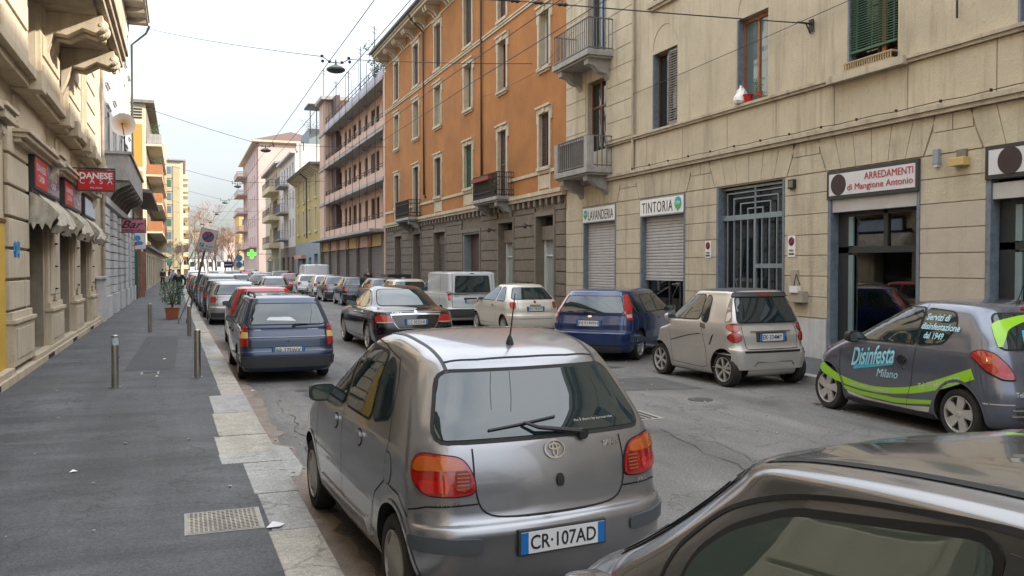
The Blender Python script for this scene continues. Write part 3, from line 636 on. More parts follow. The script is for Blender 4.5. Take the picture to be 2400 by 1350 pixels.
t = sign_on(F, 23.72, 26.01, 3.42, 3.92, .02, 'white sign reading LAVANDERIA with a green speech bubble over the closed shutter')
letters(t, F, 'LAVANDERIA', 24.7, 3.65, 1.75, .30, .028, 'ink'); bubble(t, F, 25.78, 3.70, .14, .03); letters(t, F, 'CIMA', 25.78, 3.71, .2, .07, .04, 'white')
t = sign_on(F, 19.82, 22.18, 3.42, 3.92, .03, 'white sign reading TINTORIA with a green speech bubble on its right')
letters(t, F, 'TINTORIA', 21.2, 3.66, 1.65, .30, .038, 'ink', space=1.15); bubble(t, F, 20.1, 3.70, .17, .04); letters(t, F, 'CIMA', 20.1, 3.71, .24, .085, .05, 'white')
t = sign_on(F, 12.04, 14.40, 3.36, 3.93, .04, 'white furniture shop sign with red lettering ARREDAMENTI and a dark round emblem', 'sign_pale', 'f_dark', rimw=.07)
letters(t, F, 'ARREDAMENTI', 12.75, 3.75, 1.2, .13, .05, 'crimson'); letters(t, F, 'di Mangione Antonio', 12.98, 3.55, 1.65, .16, .05, 'crimson')
disc(F, t, 14.06, 3.64, .21, .052, 'emblem_dark')
t = sign_on(F, 8.3, 10.66, 3.42, 3.96, .04, 'white shop sign at the right edge showing a dark round emblem', 'sign_pale', 'f_dark', rimw=.07)
disc(F, t, 10.2, 3.69, .22, .052, 'emblem_dark')
# parking prohibition plates, intercom, lamps on piers
def passo(s, z, label, h=.42, w=.24):
    t = thing('parking_plate', F.P(s, z, .01), label, 'sign'); mb = MB(); F.box(mb, s-w/2, s+w/2, z, z+h, .004, .016); mb.build('plate', MATS['sign_white'], t)
    disc(F, t, s, z+h*.72, w*.40, .02, 'crimson', 'ring'); disc(F, t, s, z+h*.72, w*.31, .024, 'blue_ink', 'disc')
    mb = MB(); r = w*.36; mb.prism([(s-r*.7-.012, z+h*.72+r*.7-.012), (s-r*.7+.012, z+h*.72+r*.7+.012), (s+r*.7+.012, z+h*.72-r*.7+.012), (s+r*.7-.012, z+h*.72-r*.7-.012)], lambda u, v, q: F.P(u, v, q), .024, .027); mb.build('bar', MATS['crimson'], t)
    letters(t, F, 'PASSO', s, z+h*.30, w*.6, .045, .018, 'ink'); letters(t, F, 'CARRABILE', s, z+h*.14, w*.8, .045, .018, 'ink')
passo(18.72, 2.23, 'small white plate with round parking ban sign left of the iron gate')
passo(15.52, 2.22, 'small white plate with round parking ban sign right of the iron gate', h=.46)
t = thing('wall_lamp', F.P(15.5, 3.70, .1), 'small dark box lamp on the wall right of the gate', 'lamp'); mb = MB(); F.box(mb, 15.4, 15.6, 3.68, 3.88, 0, .06); mb.build('case', MATS['iron'], t); mb = MB(); F.box(mb, 15.43, 15.57, 3.71, 3.85, .06, .075); mb.build('lens', MATS['concrete_dark'], t)
t = thing('alarm_box', F.P(11.2, 3.72, .1), 'yellowish alarm box on the wall beside the right shop sign', 'alarm'); mb = MB(); F.box(mb, 10.98, 11.28, 3.70, 3.84, 0, .16); mb.build('case', M('alarm', (.50, .36, .14), .5), t, bevel=.01); mb = MB(); F.box(mb, 11.03, 11.22, 3.84, 3.98, 0, .05); mb.build('back_plate', MATS['concrete_dark'], t)
t = thing('wall_lamp', F.P(11.65, 3.9, .1), 'slim grey metal wall lamp above the pier between the shops', 'lamp'); mb = MB(); F.box(mb, 11.58, 11.7, 3.78, 4.05, 0, .08); mb.build('case', MATS['f_grey'], t, bevel=.01); mb = MB(); F.box(mb, 11.6, 11.68, 3.74, 3.78, .01, .07); mb.build('lens', MATS['sign_pale'], t)
t = thing('letter_box', F.P(15.2, 1.4, .1), 'beige intercom and letter box cluster with papers beside the gate', 'letter box')
mb = MB(); F.box(mb, 14.98, 15.45, 1.25, 1.5, 0, .16); F.box(mb, 15.28, 15.5, 1.5, 1.95, 0, .05); mb.build('case', M('lbox', (.36, .32, .26), .6), t, bevel=.01)
mb = MB(); F.box(mb, 15.1, 15.35, 1.46, 1.6, .10, .2); mb.build('papers', MATS['white'], t)
mb = MB(); mb.tube([F.P(15.3, 1.6, .12), F.P(15.2, 1.85, .14), F.P(15.1, 1.62, .12)], .012, 6); mb.build('cable', MATS['iron'], t)
mb = MB(); mb.tube([F.P(11.25, 6.2, .04), F.P(11.25, 7.3, .04), F.P(11.2, 7.36, .1)], .02, 6); mb.tube([F.P(11.2, 7.36, .1), F.P(11.05, 7.36, .12)], .03, 6); tag(mb.build('vent_pipe', MATS['iron']), 'thin vertical pipe with a cap on the cream wall', 'pipe')
# window box: plants, bag on the ledge
def tuft(name, x, y, z, r, h, n, mat, label, cat='plant', seed=1, pot=None, group=None):
    rnd = random.Random(seed); t = thing(name, (x, y, z), label, cat, group); mb = MB()
    for i in range(n):
        a = rnd.uniform(0, 6.28); rr = r*math.sqrt(rnd.random()); zz = rnd.random()*h; px, py, pz = x+rr*math.cos(a)*(.4+.6*zz/h), y+rr*math.sin(a)*(.4+.6*zz/h), z+zz; s = rnd.uniform(.02, .05)*(.6+h)
        u = Vector((rnd.gauss(0, 1), rnd.gauss(0, 1), rnd.gauss(0, 1))).normalized(); v = u.orthogonal().normalized(); c = Vector((px, py, pz))
        mb.add([c-u*s, c-v*s*.4, c+u*s, c+v*s*.4], [(0, 1, 2, 3)])
    mb.build('foliage', MATS[mat], t)
    if pot:
        mb = MB(); mb.lathe([(pot*.7, -pot*1.1), (pot, 0), (pot*.85, -.01)], (x, y, z), 'z', 12); mb.build('pot', MATS['terracotta'], t, smooth=True)
    return t
tuft('potted_plant', 12.25, 16.65, 5.98, .16, .32, 90, 'leaf', 'spiky green plant in a pot on the orange window ledge', pot=.09, seed=4)
t = thing('plastic_bag', F.P(17.45, 5.8, .02), 'white knotted plastic bag on the ledge of the orange framed window', 'bag')
mb = MB(); mb.lathe([(.02, 0), (.17, .02), (.19, .08), (.17, .16), (.13, .24), (.09, .31), (.045, .38), (.02, .44)], F.P(17.38, 5.81, .0), 'z', 14); rb = random.Random(3); mb.v = [(x+rb.uniform(-.022, .022), y+rb.uniform(-.022, .022), z+rb.uniform(-.012, .012)) for x, y, z in mb.v]; o = mb.build('bag', MATS['white'], t)
t = thing('flower_pot', F.P(17.1, 5.8, .02), 'red flower pot beside the white plastic bag', 'flower pot'); mb = MB(); mb.lathe([(.08, 0), (.12, .18), (.13, .18), (.1, .14)], F.P(17.12, 5.81, .0), 'z', 14); mb.build('pot', MATS['red'], t, smooth=True)
# lamp bracket where the span wire meets the wall
t = thing('wire_bracket', F.P(14.9, 7.0, .1), 'rusty iron bracket holding a span wire on the cream wall', 'bracket')
mb = MB(); mb.tube([F.P(14.95, 7.06, 0), F.P(14.95, 7.06, .35)], .022, 8); mb.tube([F.P(14.95, 7.06, .15), F.P(14.95, 6.85, .02)], .015, 6); F.box(mb, 14.88, 15.02, 6.9, 7.15, 0, .02); mb.build('arm', MATS['iron'], t)

# ---------------- orange building
b = thing('apartment_building', (12.3, 27.38, 0), 'orange apartment building with cream window surrounds above brown stone shops', 'building')
cols = [(28.8, 29.7), (33.2, 34.15), (37.65, 38.8), (42.7, 43.85), (47.15, 48.3), (51.85, 52.95)]
gops = [(28.4, 30.02, .12, 3.86), (32.45, 34.12, .12, 3.8), (36.6, 39.1, .12, 3.58), (41.95, 44.07, .12, 3.78), (46.7, 48.37, .12, 3.85), (51.27, 52.93, .12, 3.87)]
rows = [(5.62, 7.56), (9.22, 11.2), (12.1, 14.35)]
wops = []
for i, (a, c) in enumerate(cols):
    for j, (z0, z1) in enumerate(rows): wops.append((a, c, 4.85 if (j == 0 and i in (1, 4)) else z0, z1))
wall(b, F, 27.38, 55.6, 4.62, 15.7, wops, MATS['orange'], reveal=MATS['orange_trim'], d=.26)
wall(b, F, 27.38, 55.6, 0, 4.62, [(*g, .45) for g in gops], MATS['brownstone'], reveal=MATS['brownstone_flat'], name='wall', n=-.03)
mass(b, F, 27.40, 55.58, 15.7, 11, MATS['orange'])
for i, (a, c) in enumerate(cols):
    for j, (z0, z1) in enumerate(rows):
        q = (a, c, 4.85 if (j == 0 and i in (1, 4)) else z0, z1)
        sm = 'sh_green' if (i == 2 and j == 0) else 'sh_brown'
        sh = {0: 'r', 1: None, 2: 'full', 3: 'l', 4: 'full', 5: None}[(i*2+j*3) % 6] if sm == 'sh_brown' else 'full'
        window(b, F, *q, frame='f_white' if (i+j) % 3 == 1 else 'f_brown', glass=('glass', 'glass_light', 'glass', 'glass_pale')[(i*3+j) % 4], sur='orange_trim', sill='orange_trim' if q[2] > 5 else None, shut=sh, shmat=sm)
        if j == 0 and i not in (1, 4): part(b, F, 'apron_panel', MATS['orange_trim'], [(a-.12, a-.02, 4.78, 5.4, 0, .035), (c+.02, c+.12, 4.78, 5.4, 0, .035), (a-.02, c+.02, 4.85, 5.33, 0, .02)])
sc = [27.4, *[v for i, (a, c) in enumerate(cols) for v in ((a-.2, c+.2) if i in (1, 4) else ())], 55.6]
part(b, F, 'string_course', MATS['orange_trim'], [(sc[k], sc[k+1], 5.38, 5.5, 0, .05) for k in range(0, len(sc), 2)]+[(27.4, 55.6, 11.78, 11.86, 0, .05), (27.4, 55.6, 11.88, 11.95, 0, .08)])
part(b, F, 'ledge', MATS['orange_trim'], [(27.4, 55.6, 4.6, 4.74, -.03, .22), (27.4, 55.6, 4.48, 4.6, -.03, .16)])
for i in range(50):
    s = 27.65+i*.56; part(b, F, 'dentil', MATS['brownstone_flat'], [(s, s+.2, 4.24, 4.475, -.03, .12)])
# brown stone courses between the shop openings
edges = [27.38]+[v for g in gops for v in (g[0]-.16, g[1]+.16)]+[55.58]
for k in range(0, len(edges), 2):
    a, c = edges[k]+.01, edges[k+1]-.01; z = .55
    part(b, F, 'plinth', MATS['brownstone_flat'], [(a, c, .1, .55, -.03, .05)])
    while z < 4.1:
        part(b, F, 'stone_block', MATS['brownstone'], [(a, c, z+.015, min(z+.43, 4.2)-.015, -.03, .03)], bevel=.01); z += .43
for g in gops:
    part(b, F, 'door_surround', MATS['brownstone_flat'], [(g[0]-.14, g[0], .1, g[3]+.16, -.03, .05), (g[1], g[1]+.14, .1, g[3]+.16, -.03, .05), (g[0], g[1], g[3], g[3]+.16, -.03, .05)])
for g in (gops[3], gops[4], gops[5]):
    roller(b, F, g[0], g[1], .15, 3.2, mat='roller_brown', d=.3, label='closed brown roller shutter'); part(b, F, 'fanlight', MATS['brownstone_flat'], [(g[0], g[1], 3.2, 3.8, -.34, -.26)])
    mb = MB()
    for k in range(2): mb.prism([(g[0]+.3+k*.5, 3.3), (g[0]+.38+k*.5, 3.3), (g[0]+.62+k*.5, 3.7), (g[0]+.54+k*.5, 3.7)], lambda u, v, q: F.P(u, v, q), -.25, -.24)
    mb.build('fanlight_stripe', MATS['sign_pale'], b)
g = gops[2]; part(b, F, 'entrance_door', MATS['sh_brown'], [(g[0]+.1, g[1]-.1, .15, 3.5, -.42, -.36)], label='tall dark wooden entrance door'); part(b, F, 'door_frame', MATS['bluegrey'], [(g[1]-.12, g[1], .12, 3.58, -.4, .0), (g[0], g[1], 3.5, 3.58, -.4, -.0)]); part(b, F, 'pane', MATS['glass'], [(g[0]+.35, g[0]+1.0, .8, 3.3, -.36, -.34)])
for g in gops[:2]:
    part(b, F, 'fanlight', MATS['brownstone_flat'], [(g[0], g[1], 3.0, 3.5, -.4, -.2)]); part(b, F, 'shop_front', MATS['f_white'], [(g[1]-.14, g[1], .12, 3.0, -.4, -.3), (g[0], g[0]+.06, .12, 3.0, -.4, -.34), (g[0], g[1], 2.4, 2.46, -.4, -.32), (g[0], g[1], .12, .3, -.4, -.34)])
    part(b, F, 'pane', MATS['glass_pale'], [(g[0]+.06, g[1]-.14, .3, 3.0, -.385, -.38)]); part(b, F, 'transom_window', MATS['glass'], [(g[0], g[1], 3.5, 3.84, -.4, -.38)])
    mb = MB(); mb.tube([F.P(g[1]+.5, 3.5, 0), F.P(g[1]+.4, 3.62, .35)], .02, 6); mb.lathe([(.03, 0), (.09, .12), (.02, .16)], F.P(g[1]+.4, 3.52, .4), 'x', 10); mb.build('spot_lamp', MATS['iron'], b)
# cornice with paired brackets and gutter
part(b, F, 'cornice', MATS['orange_trim'], [(27.4, 55.75, 15.28, 15.42, 0, .8), (27.4, 55.75, 15.42, 15.56, 0, .88), (27.4, 55.6, 14.72, 14.8, 0, .05)])
mb = MB(); mb.tube([F.P(27.4, 15.6, .96), F.P(55.85, 15.6, .96)], .1, 8); mb.build('gutter', MATS['sheet_metal'], b, smooth=True)
part(b, F, 'roof_edge', MATS['rooftile'], [(27.4, 55.75, 15.56, 15.66, -1, .86)])
for s in [29.2+i*2.33 for i in range(12)]:
    for ds in (0, .42):
        mb = MB(); mb.prism([(0, 14.8), (.1, 14.78), (.22, 14.95), (.45, 15.05), (.62, 15.02), (.7, 15.12), (.7, 15.28), (0, 15.28)], lambda u, v, t: F.P(t, v, u), s+ds, s+ds+.22); mb.build('cornice_bracket', MATS['orange_trim'], b)
for s in (36.2, 45.9):
    mb = MB(); mb.tube([F.P(s, 15.5, .9), F.P(s, 15.2, .75), F.P(s, 14.6, .1), F.P(s, 5.9, .07), F.P(s-.25, 5.75, .07)], .055, 8); mb.build('downpipe', M('pipe_brown', (.07, .045, .035), .5, metal=.3), b, smooth=True)
part(b, F, 'parapet', MATS['pink'], [(55.6, 55.98, 0, 14.5, -.2, .05)])
# its two wrought iron balconies
for (a, c, zs) in ((32.4, 35.5, 4.66), (46.7, 49.95, 4.6)):
    balcony(b, F, a, c, zs, .75, 'concrete', 'iron', h=.95, th=.14, br='concrete', gap=.09, mids=(.25, .75))
fl = tuft('balcony_plants', 11.62, 32.75, 4.85, .22, .6, 160, 'leaf', 'green potted plant at the near end of the iron balcony', seed=2)
tuft('balcony_plants', 11.7, 34.3, 5.55, .3, .2, 120, 'wicker', 'dry reddish flowers in boxes on the iron balcony rail', seed=3)
mb = MB(); F.box(mb, 33.0, 35.2, 5.5, 5.66, .7, .88); tag(mb.build('planter_box', M('redbox', (.22, .04, .03), .6)), 'red brown planter box hanging on the iron balcony rail', 'planter')

# ---------------- pink gallery building
b = thing('apartment_building', (12.3, 56, 0), 'pink apartment building with long open galleries and ground floor shutters', 'building')
s0, s1 = 55.98, 84.2
Fi = RF(12.3+1.0)
doors = []
for zf in (4.6, 7.9, 11.15):
    for k, s in enumerate([57.2, 60.0, 62.2, 63.6, 66.4, 69.0, 71.0, 73.4, 75.4, 78.0]): doors.append((s, s+(1.6 if k % 3 == 0 else 1.15), zf+(.05 if k % 3 == 0 else .8), zf+2.5))
wall(b, Fi, s0, s1, 4.4, 14.15, doors, MATS['pink_in'], d=.15)
for k, q in enumerate(doors): window(b, Fi, *q, d=.1, frame='f_brown', leaf=2 if k % 3 == 0 else 1, shut='full' if k % 4 == 1 else None, glass='glass')
for j, z in enumerate((7.65, 10.9, 14.15)):
    g = part(b, F, 'gallery_slab', MATS['concrete'], [(s0, s1+.1, z, z+.22, -1.0, .12)])
    part(b, F, 'parapet', MATS['pink'] if z < 14 else M('lilac', (.42, .40, .46), .8, var=.1), [(s0+.3, 80.9, z+.22, z+.78, -.08, 0)]); tp = 1.15 if z < 14 else 1.3
    mb = MB()
    for q in (.98, tp, ): F.box(mb, s0+.3, 80.9, z+q, z+q+.04, -.06, -.02)
    for k in range(16): F.box(mb, s0+.4+k*1.6, s0+.44+k*1.6, z+.8, z+tp, -.06, -.02)
    mb.build('railing', MATS['iron'], g)
g = part(b, F, 'gallery_slab', MATS['concrete'], [(s0, s1+.1, 4.3, 4.5, -1.0, 1.0)], label='projecting canopy slab over the shops')
part(b, F, 'parapet', MATS['pink'], [(s0+.3, 80.9, 4.5, 5.25, -.08, 0)])
mb = MB()
for q in (5.35, 5.55): F.box(mb, s0+.3, 80.9, q, q+.04, -.06, -.02)
for k in range(16): F.box(mb, s0+.4+k*1.6, s0+.44+k*1.6, 5.2, 5.58, -.06, -.02)
mb.build('railing', MATS['iron'], g)
part(b, F, 'stair_tower', MATS['pink'], [(80.9, s1, 4.5, 17.2, -1.0, .03)]); part(b, F, 'tower_roof', MATS['concrete'], [(80.4, s1+.4, 17.2, 17.5, -5, .4)])
part(b, F, 'stair_opening', MATS['sh_brown'], [(78.6, 80.85, z, z+2.3, -.98, -.6) for z in (5.2, 8.5, 11.7, 15.0)])
part(b, F, 'end_wall', MATS['pink'], [(55.98, 56.3, 4.5, 14.3, -1.0, .02)])
mass(b, Fi, s0, s1, 14.2, 9.5, MATS['pink'])
for k in range(9):
    s = 58.2+k*2.8
    mb = MB(); F.box(mb, s, s+.03, 4.5, 16.2 if k % 2 else 17.2, .13, .16); mb.build('cable_post', MATS['iron'], b)
for z in (7.6, 10.85, 14.1):
    for s in (60, 66, 72, 77): mb = MB(); mb.lathe([(.02, 0), (.22, -.1), (.2, -.13)], F.P(s, z, -.7), 'z', 12); mb.build('ceiling_lamp', MATS['concrete'], b, smooth=True)
gs = [(57+i*4.45, 57+i*4.45+3.9, .1, 3.4) for i in range(6)]
wall(b, F, s0, s1, 0, 4.3, gs, MATS['brownstone_flat'], d=.2, n=-.02)
for k, q in enumerate(gs):
    roller(b, F, q[0], q[1], .12, 3.4, mat='roller_brown', d=.15, pitch=.14); part(b, F, 'fascia', MATS['ochre'] if k in (0, 5, 2) else MATS['pink_in'], [(q[0]-.1, q[1]+.1, 3.42, 4.2, -.02, .05)])
    disc(F, b, (q[0]+q[1])/2+1.2, 3.85, .42, .12, 'wicker', 'round_lamp'); part(b, F, 'pilaster', MATS['brownstone_flat'], [(q[1]+.1, q[1]+.45, .1, 3.42, -.02, .08)])
tuft('roof_plants', 12.9, 58.5, 14.4, 1.6, 2.6, 900, 'leaf_dark', 'dark bushy plants on the roof terrace nearest the orange house', seed=6)
tuft('roof_plants', 12.9, 62.5, 14.4, 1.0, 1.3, 400, 'leaf', 'lighter shrubs farther along the roof terrace', seed=7)
part(b, RF(15.5), 'roof_room', MATS['ochre'], [(64, 78, 14.3, 16.0, -3, 0)]); part(b, RF(15.0), 'roof_room', MATS['concrete'], [(63.5, 78.5, 16.0, 16.15, -4, .6)])
t = thing('roof_antennas', (12.3, 70, 15), 'row of thin television masts above the pink gallery building', 'antenna')
for s, h in ((60, 3.6), (65, 3.3), (70, 2.6), (76, 3.0), (83, 5.5)):
    mb = MB(); mb.tube([(12.5, s, 15), (12.5, s, 15+h)], .03, 5); mb.tube([(12.2, s-.4, 14.8+h), (12.8, s+.4, 14.8+h)], .02, 5); mb.tube([(12.3, s-.3, 14.5+h), (12.7, s+.3, 14.5+h)], .02, 5); mb.build('mast', MATS['iron'], t)

# ---------------- yellow house
b = thing('town_house', (12.3, 84.3, 0), 'mustard yellow three storey house with projecting eaves', 'building')
ws = [(86.2, 87.5), (90.6, 91.9), (95.2, 96.5), (99.7, 101)]
q4 = [(a, c, z0, z1) for a, c in ws for z0, z1 in ((5.6, 7.9), (8.9, 11.1))]
wall(b, F, 84.35, 103.5, 4.6, 11.9, q4, MATS['yellow'], reveal=MATS['palecream'], d=.2); mass(b, F, 84.4, 103.5, 11.9, 11, MATS['yellow'])
for k, q in enumerate(q4): window(b, F, *q, frame='f_white', sill='palecream', shut='full' if k % 3 else 'l', shmat='sh_grey', sur='palecream')
part(b, F, 'cornice', MATS['concrete_dark'], [(84.35, 103.9, 11.75, 11.9, 0, .9), (84.35, 103.9, 11.9, 12.0, -2, 1.0)])
for i in range(14): mb = MB(); s = 85+i*1.4; mb.prism([(0, 11.2), (.2, 11.25), (.7, 11.6), (.8, 11.75), (0, 11.75)], lambda u, v, t: F.P(t, v, u), s, s+.3); mb.build('cornice_bracket', MATS['palecream'], b)
mb = MB(); mb.tube([F.P(93.2, 11.7, .8), F.P(93.2, 11.2, .1), F.P(93.2, 5, .08)], .06, 6); mb.build('downpipe', MATS['iron'], b)
gq = [(86, 88.4, .1, 3.3), (90.5, 92.4, .1, 3.0), (95, 97.4, .1, 3.0), (99.5, 101.5, .1, 3)]
wall(b, F, 84.35, 103.5, 0, 4.6, gq, MATS['bluegrey'], d=.3)
for q in gq: part(b, F, 'shop_front', MATS['f_dark'], [(q[0], q[1], q[2], q[3], -.3, -.28)]); part(b, F, 'door_frame', MATS['f_grey'], [(q[0], q[0]+.12, q[2], q[3], -.28, -.2), (q[1]-.12, q[1], q[2], q[3], -.28, -.2), (q[0], q[1], 2.3, 2.4, -.28, -.2)])
part(b, F, 'awning', M('salmon', (.50, .25, .2), .8), [(94.5, 101, 2.9, 3.3, .0, .5)])
# ---------------- white balconied house and cream house with round loggias
b = thing('apartment_building', (12.3, 103.5, 0), 'narrow white apartment house with blue railed balconies beside the yellow house', 'building')
q5 = [(a, a+1.1, z, z+2.1) for z in (5.6, 8.9, 12.2) for a in (105.2, 108.2, 111, 114, 117)]
wall(b, F, 103.6, 120, 4.4, 15.2, q5, MATS['whiteplaster'], d=.2)
mb = MB(); mb.add([F.P(103.6, 12.0, 0), F.P(103.6, 16.3, -.2), F.P(103.6, 16.3, -8), F.P(103.6, 12, -8)], [(0, 1, 2, 3)]); mb.build('side_wall', MATS['whiteplaster'], b); mass(b, F, 103.62, 120, 15.2, 10, MATS['whiteplaster'])
for k, q in enumerate(q5): window(b, F, *q, frame='f_white', shut='full' if k % 2 else None, shmat='sh_grey')
for z in (5.3, 8.6, 11.9): balcony(b, F, 110.4, 116, z, 1.1, 'concrete', 'bluestone', h=1.0, gap=.25)
wall(b, F, 103.6, 120, 0, 4.4, [(105, 107.5, .1, 3.2), (110, 112, .1, 3.2), (115, 118, .1, 3.2)], MATS['brownstone_flat'], d=.3); part(b, F, 'shop_front', MATS['f_dark'], [(104.5, 119, .1, 3.3, -.4, -.32)])
part(b, F, 'cornice', MATS['greystone'], [(103.6, 120, 15.2, 15.45, -.3, .5)])
part(b, F, 'roof_terrace', MATS['iron'], [(103.6, 120, 15.45, 16.5, -1.0, -.9)])
b = thing('apartment_building', (12.3, 120, 0), 'beige apartment house with rounded loggias left of the white house', 'building')
q6 = [(a, a+w_, z, z+2.3) for z in (5.3, 9.1) for a, w_ in ((124, 6), (133, 1.2))]+[(124+i*2.4, 125.2+i*2.4, 13.2, 15) for i in range(5)]
wall(b, F, 120, 142, 0, 15.8, q6, MATS['cream'], d=.9); mass(b, F, 120.02, 142, 15.8, 10, MATS['cream'])
part(b, F, 'loggia_back', MATS['beige_dark'], [(123.8, 130.2, 5, 12, -1.0, -.92), (123, 137, 13, 15.2, -1, -.92)])
for z in (4.6, 8.4, 12.2): balcony(b, F, 122, 133, z, 1.3, 'palecream', 'iron', h=.9, th=.7, gap=.4)
part(b, F, 'cornice', MATS['concrete'], [(120, 142, 15.8, 16.1, -.3, .7)]); part(b, F, 'shop_front', MATS['f_dark'], [(122, 128, .1, 3.2, -.0, .02), (131, 138, .1, 3.2, 0, .02)])
tuft('roof_plants', 12.0, 127, 9.4, .9, 1.0, 200, 'leaf_dark', 'potted shrubs on the middle loggia of the beige house', seed=16)
# ---------------- tall pale pink block
b = thing('apartment_block', (12, 150, 0), 'tall pale pink apartment block with bare end wall and corner balconies', 'building')
F2 = RF(11.9); E2 = EF(150)
q7 = [(a, a+1.2, z, z+1.9) for z in (5.5, 9, 12.5, 16, 19.5) for a in (158, 163, 168, 173, 178)]
wall(b, F2, 150, 188, 0, 22.8, q7, MATS['pinkgrey'], d=.2)
mb = MB(); mb.add([(11.9, 150, 0), (24, 150, 0), (24, 150, 23.0), (11.9, 150, 22.8)], [(0, 1, 2, 3)]); mb.add([(24, 150, 0), (24, 188, 0), (24, 188, 22.8), (24, 150, 22.8)], [(0, 1, 2, 3)]); mb.add([(11.9, 188, 0), (24, 188, 0), (24, 188, 22.8), (11.9, 188, 22.8)], [(0, 1, 2, 3)]); mb.build('end_wall', MATS['pinkgrey'], b)
for q in q7: window(b, F2, *q, frame='f_white', leaf=2)
mb = MB(); mb.add([(11.0, 149.2, 22.9), (24.5, 149.2, 22.9), (24.5, 189, 22.9), (11.0, 189, 22.9), (17.8, 156, 25.4), (17.8, 182, 25.4)], [(0, 1, 4), (1, 2, 5, 4), (2, 3, 5), (3, 0, 4, 5)]); mb.build('roof', MATS['rooftile'], b)
mb = MB(); mb.box(11.0, 24.5, 149.2, 189, 22.6, 22.9); mb.build('eaves', MATS['palecream'], b)
part(b, F2, 'window_band', MATS['pinkdark'], [(151.2, 153.2, 5, 22, 0, .05), (184, 186, 5, 22, 0, .05)])
for z in (5.3, 8.8, 12.3, 15.8, 19.3):
    o = part(b, F2, 'balcony', MATS['pinkgrey'], [(176, 187, z, z+.25, 0, 1.9)]); part(o, F2, 'railing', MATS['pinkgrey'], [(176, 187, z+.35+i*.28, z+.5+i*.28, 1.82, 1.88) for i in range(3)]+[(175.9, 176, z+.35+i*.28, z+.5+i*.28, 0, 1.88) for i in range(3)])
for z in (5.3, ): o = part(b, F2, 'balcony', MATS['pinkgrey'], [(155, 175, z, z+.25, 0, 1.2)]); part(o, F2, 'railing', MATS['pinkgrey'], [(155, 175, z+.35+i*.28, z+.5+i*.28, 1.12, 1.18) for i in range(3)])
# terrace structures behind the white house
t = thing('roof_terrace', (16, 112, 16), 'glazed roof terrace with a small canopy behind the white house', 'terrace')
MB().box(14, 20, 104.5, 112, 15.4, 18.2).build('glass_room', MATS['bluegrey'], t); mb = MB(); mb.box(13.4, 20.4, 100.5, 104, 20.2, 20.4); mb.box(13.6, 13.7, 100.6, 100.7, 17, 20.2); mb.box(14.6, 14.7, 102.6, 102.7, 12, 20.2); mb.build('canopy', MATS['iron'], t)
tuft('roof_plants', 14.5, 106, 18, 1.6, 1.4, 400, 'leaf_dark', 'dark shrubs on top of the glazed roof terrace', seed=21)
# ---------------- far yellow building and other distant houses
def far_block(name, x0, x1, y0, y1, h, mat, label, nz=5, wm='f_dark', roof='concrete', nx=4, ww=1.2):
    b = thing(name, (x0, y0, 0), label, 'building'); MB().box(x0, x1, y0, y1, 0, h).build('walls', MATS[mat], b); MB().box(x0-.4, x1+.4, y0-.4, y1, h, h+.4).build('roof', MATS[roof], b)
    e = EF(y0)
    for i in range(nx):
        for j in range(nz):
            s = x0+(x1-x0)*(i+.5)/nx; z = 1.5+(h-1.5)*j/nz+.6
            o = part(b, e, 'window', MATS['f_white'], [(s-ww/2-.1, s+ww/2+.1, z-.1, z+1.7, 0, .04)]); part(o, e, 'pane', MATS[wm], [(s-ww/2, s+ww/2, z, z+1.6, .04, .06)])
    return b
far_block('apartment_building', 13.2, 24, 225, 245, 15, 'ochre', 'yellow house at the far end beyond the pink block', 4)
far_block('apartment_building', 5, 13, 420, 440, 18, 'whiteplaster', 'pale distant house closing the street above the trees', 5, roof='rooftile')
far_block('apartment_building', -8, 2, 460, 480, 21, 'cream', 'distant cream block behind the bare trees on the left', 6)
far_block('apartment_building', -24, -12, 420, 440, 20, 'palecream', 'distant pale block behind the tall green windowed tower', 6)
far_block('apartment_building', 17, 34, 400, 430, 16, 'pinkgrey', 'distant pinkish house at the right end of the street', 4)
# ================================================ LEFT SIDE
F = LF()
b = thing('apartment_building', (-2.75, 0, 0), 'ornate beige stone building with scroll brackets over its awning shops', 'building')
LB = b
sh3 = [(18.7, 20.8), (23.2, 25.3), (27.6, 29.7), (12.6, 15.4), (7.2, 9.6), (2.4, 4.8), (-3, -.6), (-8, -5.6)]
gops = [(a, c, .32, 3.6) for a, c in sh3]
up1 = [(18.75+4.5*k, 20.15+4.5*k, 5.9, 8.9) for k in range(-5, 3)]; up1 = [(a, c, z0+dz, z1+dz) for a, c, z0, z1 in up1 for dz in (0, 4.3)]+[(32, 33, 6.2, 8.6), (32, 33, 10.5, 12.9)]
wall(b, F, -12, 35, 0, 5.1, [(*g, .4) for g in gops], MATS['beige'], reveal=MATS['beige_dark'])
wall(b, F, -12, 35, 5.1, 16, up1, MATS['beige_light'], d=.35)
mass(b, F, -12, 35, 16, 11, MATS['beige'])
for k, q in enumerate(up1): window(b, F, *q, d=.3, frame='f_brown', leaf=2, shut='full' if k % 3 == 0 else None)
for a, c in sh3[:6]:
    part(b, F, 'shop_door', MATS['f_dark'], [(a, c, .32, 3.6, -.42, -.36)]); part(b, F, 'door_frame', M('f_green', (.12, .15, .13), .5), [(a+.02, a+.14, .32, 3.5, -.36, -.3), (c-.2, c-.08, .32, 3.5, -.36, -.3), (a, c, 2.6, 2.72, -.36, -.3)]); part(b, F, 'pane', MATS['glass'], [(a+.15, c-.2, .5, 2.6, -.34, -.335)])
